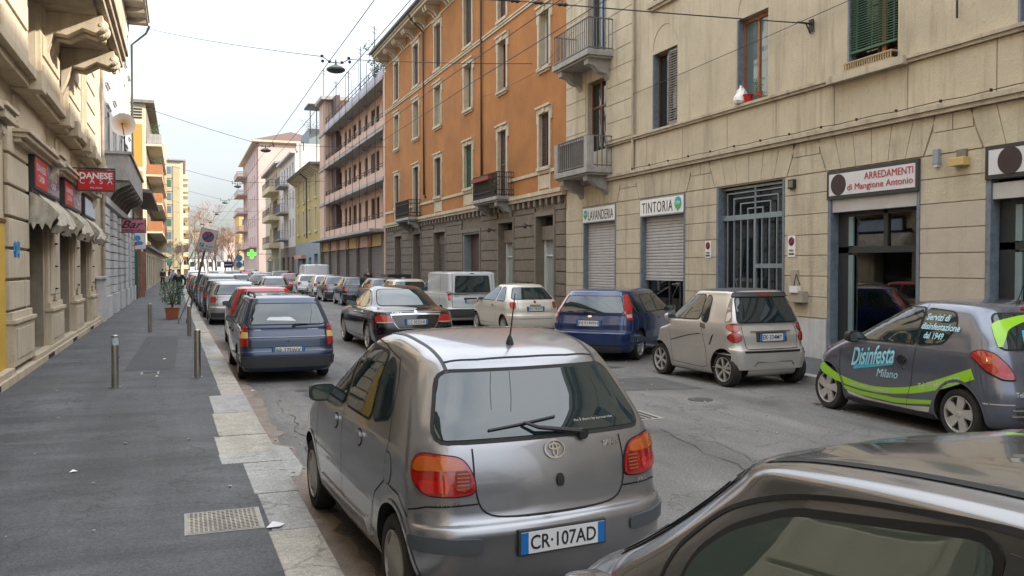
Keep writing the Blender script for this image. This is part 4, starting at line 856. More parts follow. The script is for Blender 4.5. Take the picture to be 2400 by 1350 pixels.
# plinth with vent slots, pedestals, pilaster strips with courses
part(b, F, 'plinth', MATS['beige'], [(-12, 35, .1, .24, 0, .2), (-12, 16.4, .24, .34, 0, .16), (18.6, 35, .24, .33, 0, .17)], bevel=.01)
for s in (19.9, 24.2, 28.6, 14, 8.4): part(b, F, 'vent', MATS['dark'], [(s, s+.9, .13, .22, .19, .205)])
pil = [(16.45, 18.6), (20.95, 23.05), (25.45, 27.45), (29.85, 31.6), (9.75, 12.45), (4.95, 7.05), (-.5, 2.3)]
for a, c in pil:
    part(b, F, 'pedestal', MATS['beige_light'], [(a, c, .33, 1.05, 0, .14), (a-.03, c+.03, 1.05, 1.12, 0, .18), (a+.03, c-.03, 1.12, 1.24, 0, .11), (a+.25, c-.25, .45, .95, .14, .155)], bevel=.012)
    if a == 16.45 or a < 15:
        z = 1.26
        while z < 4.3: part(b, F, 'stone_block', MATS['beige_light'], [(a+.05, c-.05, z+.02, z+.5, 0, .075)], bevel=.015); z += .53
    else:
        part(b, F, 'pilaster', MATS['beige_light'], [(a+.08, c-.08, 1.24, 3.5, 0, .07), (a+.35, c-.35, 1.4, 3.3, .07, .09)], bevel=.01)
        for z in (1.5, 2.0, 2.5, 3.0): part(b, F, 'iron_boss', MATS['iron'], [((a+c)/2-.06, (a+c)/2+.06, z, z+.035, .09, .14)])
        for z in (1.27, 1.34, 1.41): part(b, F, 'fillet', MATS['beige_light'], [((a+c)/2-.3+(z-1.27), (a+c)/2+.3-(z-1.27), z, z+.04, .09, .12)])
# hood mouldings with scroll brackets
def scroll(par, s, w, z, hgt, dep, mat='beige_light', name='scroll_bracket'):
    mb = MB(); pr = []
    for i in range(13):
        a = R_(180-i*22); pr.append((dep*.62+dep*.36*math.cos(a), z-dep*.36+dep*.34*math.sin(a)))
    pr = [(0, z)]+pr[3:10]+[(dep*.42, z-hgt*.6), (dep*.2, z-hgt*.85), (dep*.24, z-hgt), (0, z-hgt-.06)]
    mb.prism(pr, lambda u, v, t: F.P(t, v, u), s, s+w)
    for k in range(5):
        zz = z-.12-k*hgt*.16; n = dep*(1.0-.17*k); F.box(mb, s+w*.3, s+w*.7, zz-.05, zz, n*.5, n*.97-.02*k)
    F.box(mb, s-.02, s+.03, z-hgt*.9, z-.05, 0, dep*.3); F.box(mb, s+w-.03, s+w+.02, z-hgt*.9, z-.05, 0, dep*.3)
    return mb.build(name, MATS[mat], par, bevel=.012)
for a, c in pil[:4]+pil[5:]:
    pass
for k, (a, c) in enumerate([(16.9, 21.9), (22.4, 26.6), (27.6, 31.2), (11, 15.8)]):
    m = c-.75
    h = part(b, F, 'hood_mould', MATS['beige_light'], [(a, c, 4.30, 4.36, 0, .34), (a+.05, c-.05, 4.22, 4.30, 0, .29), (a+.1, c-.1, 4.14, 4.22, 0, .2), (m-.45, m+.55, 4.36, 4.42, 0, .39), (m-.4, m+.5, 4.20, 4.30, .24, .355), (m-.3, m+.4, 4.42, 4.55, 0, .2)], bevel=.008)
    scroll(h, m-.15, .32, 4.17, .72, .28)
    part(b, F, 'frieze_panel', MATS['beige_light'], [(a+.4, m-.5, 4.5, 5.0, 0, .05)], bevel=.01)
# main ledge under the first floor, stepped
part(b, F, 'cornice', MATS['beige'], [(-12, 35.2, 5.25, 5.4, 0, .42), (-12, 35.2, 5.12, 5.25, 0, .30)], bevel=.01)
for s in (17.2, 21.3, 22.9, 25.8, 27.3, 30.3): part(b, F, 'cornice_block', MATS['beige'], [(s, s+.5, 5.08, 5.43, 0, .50)], bevel=.01)
for k in range(-5, 3):
    a = 20.15+4.5*k; c = a+3.1; z = 5.75
    part(b, F, 'pilaster', MATS['beige_light'], [(a+.1, c-.1, 5.42, 15.4, 0, .08)])
    if k > -4:
        while z < 11: part(b, F, 'stone_block', MATS['beige_light'], [(a+.3, c-.3, z, z+.44, .08, .12)], bevel=.012); z += .62
# great stone balcony with lion head corbels
bl = part(b, F, 'balcony', MATS['beige_dark'], [(18.6, 26.3, 7.45, 7.62, 0, 1.28), (18.6, 26.3, 7.62, 7.78, 0, 1.36), (18.6, 26.4, 7.78, 7.86, 0, 1.42), (18.8, 26.2, 7.38, 7.45, 0, 1.1)], bevel=.01)
mb = MB(); railing(mb, F, 18.8, 26.2, 0, 1.3, 7.86, 1.0, gap=.2, r=.05); mb.build('balustrade', MATS['beige_light'], bl)
for s in (20.8, 21.35, 24.1, 24.65):
    mb = MB(); pr = [(0, 7.4), (1.2, 7.4), (1.22, 7.15), (1.05, 7.02), (.8, 7.1), (.5, 6.92), (.25, 6.95), (.12, 6.55), (0, 6.3)]
    mb.prism(pr, lambda u, v, t: F.P(t, v, u), s, s+.3)
    for j in range(5): mb.lathe([(.05, -.02), (.07, .1), (.03, .34)], F.P(s+.3-.0, 7.32-.06*j, 1.02+.03*j), 'y', 8)
    mb.lathe([(.02, -.02), (.13, .05), (.15, .16), (.13, .28), (.02, .34)], F.P(s+.0, 7.2, 1.16), 'y', 12)
    mb.build('lion_corbel', MATS['beige_light'], bl, bevel=.01)
# brackets of a higher balcony near the camera side (also mirrored in the parked cars)
for a, c in ((-1, 4), ):
    balcony(b, F, a, c, 5.6, 1.1, 'beige', 'iron', h=1.0, br='beige_light', gap=.14); balcony(b, F, a, c, 9.9, 1.1, 'beige', 'iron', h=1.0, br='beige_light', gap=.14)
# eaves
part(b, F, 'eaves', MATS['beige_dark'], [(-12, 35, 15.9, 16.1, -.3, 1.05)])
# shop signs above the awnings
def lsign(a, c, z0, z1, label, split):
    t = thing('shop_sign', F.P((a+c)/2, z0, .1), label, 'sign'); mb = MB(); F.box(mb, a, c, z0, z1, .01, .15); mb.build('case', MATS['f_dark'], t)
    m = a+(c-a)*split
    mb = MB(); F.box(mb, a+.06, m, z0+.05, z1-.05, .15, .158); mb.build('panel', MATS['red'], t); mb = MB(); F.box(mb, m, c-.06, z0+.05, z1-.05, .15, .158); mb.build('panel', M('purplegrey', (.17, .14, .2), .25, var=.25, scale=3), t)
    letters(t, F, 'DANESE\nCASA', (a+m)/2, (z0+z1)/2, (m-a)*.75, (z1-z0)*.5, .16, 'sign_pale'); letters(t, F, 'MILANO\nCASA', (m+c)/2, (z0+z1)/2, (c-m)*.5, (z1-z0)*.5, .16, 'sign_pale')
lsign(18.75, 22.3, 3.5, 4.16, 'nearest red and purple shop sign above the first draped awning', .45)
lsign(23.3, 26.9, 3.48, 4.10, 'second red and pale shop sign above the middle awning', .5)
t = thing('shop_sign', F.P(29.5, 3.5, .1), 'pale blue lit looking panel above the third awning', 'sign'); mb = MB(); F.box(mb, 27.9, 31.2, 3.48, 4.05, .01, .15); mb.build('case', MATS['f_dark'], t); mb = MB(); F.box(mb, 28.0, 31.1, 3.53, 4.0, .15, .158); mb.build('panel', M('paleblue', (.45, .58, .68), .3, var=.15, scale=2), t)
# folded, sagging awnings
def awning(a, c, label, seed):
    rnd = random.Random(seed); t = thing('awning', F.P((a+c)/2, 2.7, .3), label, 'awning', 'sagging cloth awnings over the left shops'); mb = MB(); nu, nv = 40, 14; vs = []
    for i in range(nu+1):
        u = i/nu; s = a+(c-a)*u; fold = .035*math.sin(u*38+seed)+.02*math.sin(u*71+2*seed); sag = .14*abs(math.sin(u*math.pi*2+seed*.3))
        for j in range(nv+1):
            v = j/nv; n = .08+.50*v**.75+fold*(v**1.2)*1.2; z = 3.42-.12*v-(.52+sag)*v**1.7
            if v > .86: n -= (v-.86)*1.1
            vs.append(F.P(s, z+.01*math.sin(v*14), n))
    mb.add(vs, [(i*(nv+1)+j, (i+1)*(nv+1)+j, (i+1)*(nv+1)+j+1, i*(nv+1)+j+1) for i in range(nu) for j in range(nv)])
    for s in (a, c):
        vs = []; k = 9
        for i in range(k+1):
            u = i/k; vs += [F.P(s+.02*math.sin(u*40), 3.42-.12*u-.3*u**1.7, .08+.5*u), F.P(s+.04*math.sin(u*50), 2.78+.08*math.sin(u*20), .05+.42*u)]
        mb.add(vs, [(2*i, 2*i+1, 2*i+3, 2*i+2) for i in range(k)])
    mb.build('cloth', MATS['cloth'], t, smooth=True)
    mb = MB(); F.box(mb, a, c, 3.4, 3.5, .02, .12); mb.build('roller_tube', MATS['iron'], t)
awning(18.6, 21.9, 'nearest sagging beige awning under the first red sign', 1); awning(23.1, 26.3, 'middle sagging beige awning under the second red sign', 2); awning(27.5, 30.6, 'farthest sagging beige awning under the pale blue panel', 5)
# graffiti, yellow panel, grey box by the wall
mb = MB(); rnd = random.Random(5)
for k in range(4):
    p = [F.P(16.95+.15*k+.06*math.sin(j*2.3+k), 2.3+.14*math.sin(j*1.7+k*2), .079) for j in range(8)]; mb.tube(p, .012, 4)
tag(mb.build('graffiti', M('bluepaint', (.05, .22, .42), .6)), 'small blue scrawl painted on the pier beside the yellow panel', 'graffiti')
t = thing('yellow_signboard', F.P(16.2, .12, .1), 'yellow painted upright panel at the left edge of the picture', 'panel'); mb = MB(); F.box(mb, 15.3, 16.28, .12, 2.72, 0, .05); mb.build('board', M('yellowpaint', (.60, .38, .05), .6), t); mb = MB(); F.box(mb, 15.25, 16.3, 2.72, 2.78, 0, .07); mb.build('cap', MATS['f_brown'], t)
t = thing('utility_cabinet', F.P(33.0, .12, .2), 'grey painted upright cabinet standing against the wall under the downpipe', 'cabinet'); mb = MB(); F.box(mb, 32.7, 33.7, .115, 1.6, .02, .26); F.box(mb, 32.6, 33.8, 1.6, 1.68, 0, .32); F.box(mb, 32.75, 33.65, .3, 1.5, .26, .275); mb.build('body', MATS['greystone'], t, bevel=.01)
mb = MB(); mb.tube([F.P(34.85, 16, .1), F.P(34.85, .3, .1)], .06, 8); mb.build('downpipe', MATS['beige_dark'], b)

# projecting signs over the pavement
def proj_sign(y, x0, x1, z0, z1, mat, label, rim='f_dark'):
    E = EF(y); t = thing('projecting_sign', (x0, y, z0), label, 'sign'); mb = MB(); E.box(mb, x0, x1, z0, z1, -.14, 0); mb.build('case', MATS[rim], t); mb = MB(); E.box(mb, x0+.03, x1-.03, z0+.03, z1-.03, -.15, .008); mb.build('panel', MATS[mat], t)
    mb = MB(); mb.tube([(-2.75, y+.07, z1+.04), (x1, y+.07, z1+.04)], .02, 6); mb.build('arm', MATS['iron'], t); return t, E
t, E = proj_sign(24.9, -2.50, -1.60, 3.95, 4.50, 'red', 'red projecting sign with white lettering DANESE CASA')
letters(t, E, 'DANESE', -2.05, 4.35, .77, .16, .014, 'white', bold=.03); letters(t, E, 'C  A  S  A', -2.05, 4.21, .77, .14, .014, 'sign_pale'); letters(t, E, 'MILANO', -2.05, 4.04, .28, .045, .014, 'sign_pale')
M('rose', (.48, .15, .19), .5, var=.05)
t, E = proj_sign(44, -2.72, -1.54, 3.58, 4.22, 'rose', 'rose pink projecting sign reading Bar LA ROSA NERA')
letters(t, E, 'Bar', -2.13, 3.97, .95, .36, .014, 'ink', shear=.45, bold=.012); letters(t, E, 'LA ROSA NERA', -2.13, 3.69, 1.0, .11, .014, 'ink', bold=.01)

# ---------------- white rusticated building
b = thing('apartment_building', (-2.75, 35, 0), 'pale grey rusticated building with a projecting stone balcony and satellite dish', 'building')
wo = [(a, a+1.5, .9, 3.5) for a in (37.6, 41.6, 45.6, 49.6, 53.2)]; wu = [(a+.1, a+1.3, z, z+2.3) for a in (37.6, 41.6, 45.6, 49.6, 53) for z in (5.8, 9.3, 12.7)]
wall(b, F, 35, 56, 0, 4.4, wo, MATS['greystone'], d=.3); wall(b, F, 35, 56, 4.4, 16, wu, MATS['whiteplaster'], d=.25); mass(b, F, 35.02, 56, 16, 11, MATS['whiteplaster'])
for q in wo: window(b, F, *q, d=.25, frame='f_dark', leaf=2); part(b, F, 'window_grille', MATS['iron'], [(q[0]+.15*i, q[0]+.15*i+.02, q[2], q[3], -.12, -.09) for i in range(1, 10)])
for k, q in enumerate(wu): window(b, F, *q, frame='f_white', sill='greystone', sur='greystone' if k % 3 == 0 else None, shut='full' if k % 2 else None, shmat='sh_grey')
for a in (35.1, 39.2, 43.2, 47.2, 51.2, 54.8):
    c = a+(2.3 if a < 51 else 1.1); z = .95
    part(b, F, 'pedestal', MATS['greystone'], [(a, c, .1, .93, 0, .22)], bevel=.015)
    while z < 4.0: part(b, F, 'stone_block', MATS['greystone'], [(a+.06, c-.06, z+.012, z+.30, 0, .15)], bevel=.012); z += .33
part(b, F, 'string_course', MATS['greystone'], [(35, 56, 4.35, 4.6, 0, .2)])
bl = part(b, F, 'balcony', MATS['concrete'], [(36.9, 49, 5.35, 5.5, 0, .88), (36.9, 49, 5.5, 6.35, .78, .88), (36.9, 37.02, 5.5, 6.35, 0, .78), (36.8, 49.1, 6.35, 6.45, .72, .95), (36.8, 37.1, 6.35, 6.45, 0, .72)])
for i in range(7):
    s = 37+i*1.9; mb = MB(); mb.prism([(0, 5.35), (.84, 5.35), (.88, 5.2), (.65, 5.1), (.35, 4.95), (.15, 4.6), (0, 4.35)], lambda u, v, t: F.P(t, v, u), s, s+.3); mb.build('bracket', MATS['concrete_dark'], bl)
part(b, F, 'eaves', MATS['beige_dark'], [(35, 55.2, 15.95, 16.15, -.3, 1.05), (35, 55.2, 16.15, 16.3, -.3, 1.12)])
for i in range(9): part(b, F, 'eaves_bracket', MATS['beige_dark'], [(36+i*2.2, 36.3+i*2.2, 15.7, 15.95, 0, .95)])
mb = MB(); mb.tube([F.P(55.3, 16.0, 1.1), F.P(55.5, 15.6, .9), F.P(55.6, 14.9, .12), F.P(55.6, .3, .12)], .07, 8); mb.build('downpipe', M('pipe_green', (.07, .09, .08), .5, metal=.3), b, smooth=True)
t = thing('satellite_dish', (-2.2, 38.4, 5.95), 'white round satellite dish rusty at the centre on the stone balcony', 'satellite dish')
dm = M('dish', (.62, .60, .55), .5, var=.05); nn = dm.node_tree; pr_ = nn.nodes['Principled BSDF']
gx = nn.nodes.new('ShaderNodeTexGradient'); gx.gradient_type = 'SPHERICAL'; tcx = nn.nodes.new('ShaderNodeTexCoord'); mpx = nn.nodes.new('ShaderNodeMapping'); mpx.inputs['Location'].default_value = (-.05*2.1, 0, -1.75*2.1); mpx.inputs['Scale'].default_value = (2.1, 2.1, 2.1)
nn.links.new(tcx.outputs['Object'], mpx.inputs[0]); nn.links.new(mpx.outputs[0], gx.inputs[0]); rx = nn.nodes.new('ShaderNodeValToRGB'); rx.color_ramp.elements[0].color = (.78, .76, .70, 1); rx.color_ramp.elements[1].color = (.55, .27, .08, 1); rx.color_ramp.elements[1].position = .8
nn.links.new(gx.outputs[0], rx.inputs[0]); nn.links.new(rx.outputs[0], pr_.inputs['Base Color'])
mb = MB(); mb.lathe([(.0, .10), (.15, .09), (.3, .05), (.42, .0), (.46, -.04), (.46, -.05), (.4, -.01), (.0, .06)], (-2.15, 38.4, 7.7), 'y', 28, cap=False); mb.build('reflector', dm, t, smooth=True)
mb = MB(); mb.tube([(-2.1, 38.5, 5.5), (-2.12, 38.5, 7.6)], .03, 6); mb.tube([(-2.13, 38.4, 7.3), (-2.17, 37.95, 7.65)], .018, 6); mb.lathe([(.04, -.03), (.04, .08)], (-2.17, 37.93, 7.66), 'y', 8); mb.build('mast', MATS['iron'], t)
# ---------------- low house, street wall, bill board, gate
b = thing('low_house', (-2.75, 57, 0), 'low brick and plaster house with overhanging eaves beyond the pale grey building', 'building')
M('brick', (.30, .15, .10), .9, var=.25, scale=6); M('roofgrey', (.16, .14, .12), .9, var=.2)
MB().box(-9, -2.9, 58.5, 76, 0, 6.6).build('walls', MATS['cream'], b); MB().box(-2.9, -2.2, 60, 60.4, 0, 3.0).build('brick_pier', MATS['brick'], b)
MB().box(-4.2, -2.35, 58.4, 58.7, 0, 3.1).build('brick_wall', MATS['brick'], b)
mb = MB(); mb.add([(-9, 57.8, 7.5), (-1.7, 57.8, 6.5), (-1.7, 77, 6.5), (-9, 77, 7.5), (-9, 57.8, 7.7), (-1.7, 57.8, 6.7), (-1.7, 77, 6.7), (-9, 77, 7.7)], [(0, 1, 2, 3), (4, 5, 6, 7), (0, 1, 5, 4), (1, 2, 6, 5)]); mb.build('roof', MATS['roofgrey'], b)
for s in (62, 66, 70, 73.5): window(b, LF(-2.9), s, s+1.1, 3.9, 5.6, d=.0, frame='f_white', shut='full', shmat='sh_grey')
for i in range(13): part(b, EF(58.4), 'brick_course', MATS['brick'], [(-4.1, -2.4, .3+.22*i, .46+.22*i, 0, .02)])
t = thing('billboard', (-2.5, 57.4, 3.05), 'white poster board with a blue figure above the brick wall', 'billboard'); MB().box(-3.6, -2.05, 57.4, 57.5, 3.1, 4.2).build('board', MATS['sign_pale'], t)
E = EF(57.4); disc(E, t, -2.5, 3.75, .18, .012, 'bluepaint', 'figure', 9); disc(E, t, -2.42, 3.45, .24, .014, 'bluepaint', 'figure', 7, ry=.13); disc(E, t, -2.62, 3.4, .12, .018, 'crimson', 'figure', 5)
t = thing('green_gate', (-2.6, 56.6, .1), 'dark green sheet metal gate beside the pale grey building', 'gate')
for i in range(8): MB().box(-2.78, -2.7, 56.3+i*.22, 56.5+i*.22, .115, 2.75).build('panel', M('gategreen', (.01, .13, .09), .5), t)
MB().box(-2.84, -2.45, 56.2, 56.3, .115, 2.9).build('frame', MATS['gategreen'], t)
b = thing('street_wall', (-2.75, 77, 0), 'low row of plain beige shop walls beyond the house with overhanging eaves', 'building')
wall(b, F, 77, 172, 0, 3.6, [(79+i*5.2, 82+i*5.2, .12, 3.0) for i in range(18)], MATS['cream'], d=.3); MB().box(-8, -2.4, 77, 172, 3.6, 3.8).build('roof', MATS['concrete_dark'], b)
MB().box(-3.2, -3.1, 77, 172, 0, 3.2).build('shop_front', MATS['roller_brown'], b)
# ---------------- orange and cream block
b = thing('apartment_block', (-3.46, 100, 0), 'orange and cream apartment block with stacked wicker coloured balconies on the left', 'building')
MB().box(-14, -3.46, 100, 132, 0, 19.2).build('walls', MATS['palecream'], b); MB().box(-14.4, -2.6, 99.5, 132, 19.2, 19.5).build('roof', MATS['concrete_dark'], b)
MB().box(-12, -5, 102, 125, 19.5, 20.6).build('roof_plant', MATS['concrete_dark'], b)
E = EF(100)
for z0, z1 in ((12.6, 17.0), (4, 12.1)): part(b, E, 'panel', MATS['orangepanel'], [(-5.6, -3.80, z0, z1, 0, .04)])
part(b, E, 'louvre', MATS['iron'], [(-5.6, -3.80, 17.6+i*.3, 17.75+i*.3, 0, .06) for i in range(4)])
for k, z in enumerate((5.6, 8.6, 11.6, 14.8)):
    o = part(b, LF(-3.46), 'balcony', MATS['palecream'], [(100.2, 131, z, z+.2, 0, 1.55)]); part(b, LF(-3.46), 'parapet', MATS['wicker'] if k < 3 else MATS['concrete'], [(100.3, 104, z+.2, z+1.25, 1.45, 1.55), (100.2, 100.3, z+.2, z+1.25, .1, 1.55), (108, 118, z+.2, z+1.25, 1.45, 1.55), (122, 131, z+.2, z+1.25, 1.45, 1.55)])
part(b, LF(-3.46), 'loggia', MATS['brownstone_flat'], [(101, 131, 4.5, 19, -.0, .04)]); part(b, LF(-3.46), 'end_fin', MATS['palecream'], [(130.6, 131, 4, 19, 0, 1.55)])
tuft('balcony_plants', -2.6, 100.6, 15.6, .7, 1.6, 240, 'leaf', 'bright shrub on the top balcony of the orange block', seed=9)
tuft('balcony_plants', -2.3, 101.2, 12.4, .7, 1.4, 240, 'leaf_dark', 'trailing plants on the middle balcony of the orange block', seed=10)
# ---------------- ochre tower with green windows
b = thing('apartment_tower', (0, 205, 0), 'tall ochre and cream apartment tower with green blinds at the end of the left row', 'building')
MB().box(-12, .35, 205, 235, 0, 25.2).build('walls', M('cream_tower', (.56, .50, .37), .85, var=.07, scale=.6), b); MB().box(-12.3, .9, 204.3, 236, 25.2, 25.5).build('roof', MATS['concrete'], b); E = EF(205)
M('ochre_tower', (.42, .345, .20), .85, var=.07, scale=.6); M('cream_tower', (.56, .50, .37), .85, var=.07, scale=.6)
part(b, E, 'corner_pillar', MATS['ochre_tower'], [(-1.7, -.35, 2, 24, 0, .25)])
for i in range(8):
    z = 2.2+i*2.85; w = part(b, E, 'window', MATS['f_white'], [(-4.3, -2.0, z, z+1.9, 0, .06)]); part(w, E, 'pane', MATS['glass_light' if i % 3 else 'greenblind'], [(-4.2, -3.3, z+.1, z+1.75, .06, .09), (-3.15, -2.1, z+.1, z+1.75, .06, .09)])
    part(b, E, 'spandrel', MATS['ochre_tower'], [(-5.2, -1.9, z-.8, z-.1, 0, .3)]); part(b, LF(.35), 'balcony', MATS['palecream'], [(207, 214, z-.6, z+.3, 0, 1.0), (220, 230, z-.6, z+.3, 0, 1.0)])
far_block('apartment_building', -3.5, 1.6, 243, 262, 17.5, 'ochre', 'greyish narrow block just right of the ochre tower', 6, nx=2)

# ================================================ street furniture
def bollard(x, y, label, sticker=False, h=.82, r=.055):
    t = thing('bollard', (x, y, .118), label, 'bollard', 'steel bollards on the left pavement')
    mb = MB(); mb.lathe([(r, 0), (r, h-.012), (r-.012, h), (0.001, h)], (x, y, .118), 'z', 24, cap=False); mb.build('post', MATS['steel'], t, smooth=True)
    mb = MB(); mb.lathe([(r+.04, 0), (r+.04, .006), (r, .008)], (x, y, .118), 'z', 24); mb.build('base_ring', MATS['iron_grey'], t)
    if sticker: mb = MB(); mb.lathe([(r+.002, h-.16), (r+.002, h-.04)], (x, y, .118), 'z', 24, cap=False); mb.build('sticker', M('sticker', (.42, .5, .55), .5, var=.5, scale=40), t)
bollard(-1.0, 15.0, 'steel bollard with a torn sticker, alone near the left shops', True)
bollard(-.89, 27.5, 'steel bollard farther along, closest to the shop wall')
bollard(.23, 15.85, 'steel bollard nearest the kerb behind the blue estate car')
bollard(.17, 25.6, 'steel bollard beside the kerb next to the leaning parking sign')
# leaning parking sign
t = thing('parking_sign', (.2, 30.8, .118), 'leaning pole with rectangular no parking sign at the kerb', 'sign')
P0 = Vector((.13, 31.4, .118)); P1 = Vector((.86, 30.2, 3.22))
mb = MB(); mb.tube([P0, P1], .035, 10); mb.build('pole', MATS['iron_grey'], t, smooth=True)
mb = MB(); mb.tube([P0, P0+Vector((-.28, -.1, 0)), P0+Vector((.12, 0, .95))], .02, 6); mb.build('brace', MATS['iron_grey'], t)
dz = (P1-P0).normalized(); dx = Vector((math.cos(R_(4)), -math.sin(R_(4)), 0)); dx = (dx-dz*dx.dot(dz)).normalized(); dn = dx.cross(dz)*1
if dn.y > 0: dn = -dn
def sp(u, v, q=0): return P1+dx*u*.86+dz*v*.86+dn*(.045+q)
def spoly(poly, q0, q1, mat, name): mb = MB(); mb.prism(poly, sp, q0, q1); return mb.build(name, MATS[mat], t)
spoly([(-.31, -.85), (.31, -.85), (.31, .05), (-.31, .05)], 0, .015, 'f_grey', 'plate'); spoly([(-.29, -.83), (.29, -.83), (.29, .03), (-.29, .03)], .015, .018, 'sign_pale', 'face')
ci = lambda r, cy=-.27, k=28: [(r*math.cos(2*math.pi*i/k), cy+r*math.sin(2*math.pi*i/k)) for i in range(k)]
spoly(ci(.215), .018, .021, 'red', 'ring'); spoly(ci(.165), .021, .024, 'bluepaint', 'disc'); spoly([(-.13, -.16), (-.10, -.13), (.13, -.38), (.10, -.41)], .024, .027, 'red', 'bar'); spoly([(.13, -.16), (.10, -.13), (-.13, -.38), (-.10, -.41)], .024, .0265, 'ink', 'bar')
spoly([(-.24, -.70), (-.08, -.70), (-.08, -.56), (-.24, -.56)], .018, .021, 'bluepaint', 'square')
mb = place_text(text_mesh('P', .07, .1), lambda u, v, q: sp(u-.16, v-.63, .022+q)); mb.build('lettering', MATS['white'], t)
mb = place_text(text_mesh('0-24', .24, .08), lambda u, v, q: sp(u+.12, v-.64, .019+q)); mb.build('lettering', MATS['ink'], t)
mb = place_text(text_mesh('SOLO RESIDENTI', .4, .04), lambda u, v, q: sp(u, v-.77, .019+q)); mb.build('lettering', MATS['ink'], t)
# potted shrub
t = thing('potted_shrub', (-.35, 34.1, .118), 'leafy shrub in a square terracotta planter on the pavement', 'plant')
mb = MB(); mb.hexa([(-.55, 33.9, .118), (-.15, 33.9, .118), (-.15, 34.3, .118), (-.55, 34.3, .118), (-.59, 33.86, .5), (-.11, 33.86, .5), (-.11, 34.34, .5), (-.59, 34.34, .5)]); mb.box(-.61, -.09, 33.84, 34.36, .5, .54); mb.build('planter', MATS['terracotta'], t, bevel=.01)
mb = MB(); rnd = random.Random(8)
for k in range(9): a = rnd.uniform(0, 6.28); mb.tube([(-.35, 34.1, .5), (-.35+.12*math.cos(a), 34.1+.12*math.sin(a), .9), (-.35+.3*math.cos(a), 34.1+.3*math.sin(a), 1.35)], [.02, .014, .006], 5)
mb.build('stem', MATS['bark'], t)
mb = MB()
for i in range(620):
    a = rnd.uniform(0, 6.28); z = .62+rnd.random()**.8*.85; rr = .42*math.sqrt(rnd.random())*(.6+.5*math.sin((z-.55)*2.8)); c = Vector((-.35+rr*math.cos(a), 34.1+rr*math.sin(a), z)); u = Vector((rnd.gauss(0, 1), rnd.gauss(0, 1), rnd.gauss(0, .7))).normalized(); v = u.orthogonal().normalized(); s = rnd.uniform(.03, .06)
    mb.add([c-u*s, c-v*s*.45, c+u*s, c+v*s*.45], [(0, 1, 2, 3)])
mb.build('foliage', MATS['leaf'], t)
# hanging street lamps and their span wires
def span(pts, r, label, sagk=.012):
    path = []
    for i in range(len(pts)-1):
        A, B = Vector(pts[i]), Vector(pts[i+1]); L = (B-A).length
        for k in range(8 if i < len(pts)-2 else 9):
            u = k/8; path.append(A.lerp(B, u)-Vector((0, 0, sagk*L*4*u*(1-u))))
    mb = MB(); mb.tube(path, r, 5); return tag(mb.build('overhead_wire', MATS['iron']), label, 'wire', 'thin wires strung over the street')
lamps = [(4.7, 28.6, 8.4, 'nearest'), (4.6, 52.8, 8.8, 'second'), (4.5, 78.4, 8.9, 'third'), (4.4, 100, 9.0, 'fourth'), (4.4, 124, 9.1, 'fifth'), (4.3, 148, 9.2, 'sixth')]
for x, y, z, nm in lamps:
    t = thing('street_lamp', (x, y, z), f'{nm} dark saucer shaped street lamp hanging from wires above the carriageway', 'street lamp', 'hanging lamps over the street')
    mb = MB(); mb.lathe([(.02, .30), (.03, .16), (.08, .12), (.20, .07), (.30, 0), (.30, -.05), (.22, -.10), (.05, -.14)], (x, y, z), 'z', 24); mb.build('shade', M('lampgrey', (.06, .075, .075), .45, metal=.3), t, smooth=True)
    mb = MB(); mb.tube([(x-.42, y-.05, z+.35), (x-.2, y, z+.2), (x+.2, y, z+.2), (x+.42, y+.05, z+.35)], .015, 5)
    for dx_, dz_ in ((-.44, .38), (-.42, .22), (.42, .38), (.45, .26), (-.2, .22), (.2, .22)): mb.lathe([(.01, -.05), (.05, -.03), (.05, .03), (.01, .05)], (x+dx_, y, z+dz_), 'z', 8)
    mb.build('hanger', MATS['iron'], t)
span([(-2.0, 55, 15.8), (4.28, 28.55, 8.75)], .012, 'wire from the pale grey building down to the nearest hanging lamp', .004)
span([(5.12, 28.65, 8.75), (12.3, 30.5, 9.6)], .012, 'wire from the nearest hanging lamp to the orange facade', .006)
for (x, y, z, nm), lz, rz in zip(lamps[1:], (10.6, 10.6, 10.8, 11, 11), (9.6, 9.8, 9.8, 9.9, 9.9)):
    span([(-2.6, y-3, lz), (x-.42, y, z+.36)], .014, f'wire from the left houses to the {nm} hanging lamp', .008); span([(x+.42, y, z+.36), (12.2, y+2, rz)], .014, f'wire from the {nm} hanging lamp to the right facades', .008)
A = Vector((11.95, 14.95, 7.05)); B = Vector((3.0, 20.8, 8.55)); D = A.lerp(B, .56); D2 = A.lerp(B, .46); Cc = B+(B-A)*.62
span([A, D2], .014, 'span wire from the cream wall bracket to its black insulators', .002); span([D, B, Cc], .022, 'thick dark span wire crossing above the parked cars to the upper left', .003)
t = thing('wire_insulator', D, 'pair of black insulators and clamp in the thick span wire', 'insulator')
for p in (D, D2, D.lerp(D2, .5)):
    mb = MB(); mb.tube([p+(A-B).normalized()*-.12, p+(A-B).normalized()*-.06, p, p+(A-B).normalized()*.06, p+(A-B).normalized()*.12], [.015, .05, .03, .05, .015], 8); mb.build('insulator', MATS['black'], t)
mb = MB(); mb.tube([D, D2], .012, 5); mb.tube([D2, D2+Vector((0, .1, .35))], .01, 4); mb.build('link', MATS['iron'], t)
for x, lb in ((4.3, 'long wire running down the street above the lamps'), (5.1, 'second long wire right of the lamps'), (8.4, 'long wire passing in front of the orange facade'), (9.4, 'lowest long wire crossing the orange facade')):
    span([(x, y, 8.35) for y in (2, 28.6, 52.8, 78.4, 100, 124, 150)], .012, lb, .002)
span([(12.25, 22.6, 7.0), (12.2, 12, 7.25)], .008, 'thin slack cable along the cream wall', .002); span([(12.1, 36.0, 9.3), (12.1, 29.5, 9.1), (11.9, 26, 9.6)], .008, 'dark telephone cable looping over the orange facade', .01)
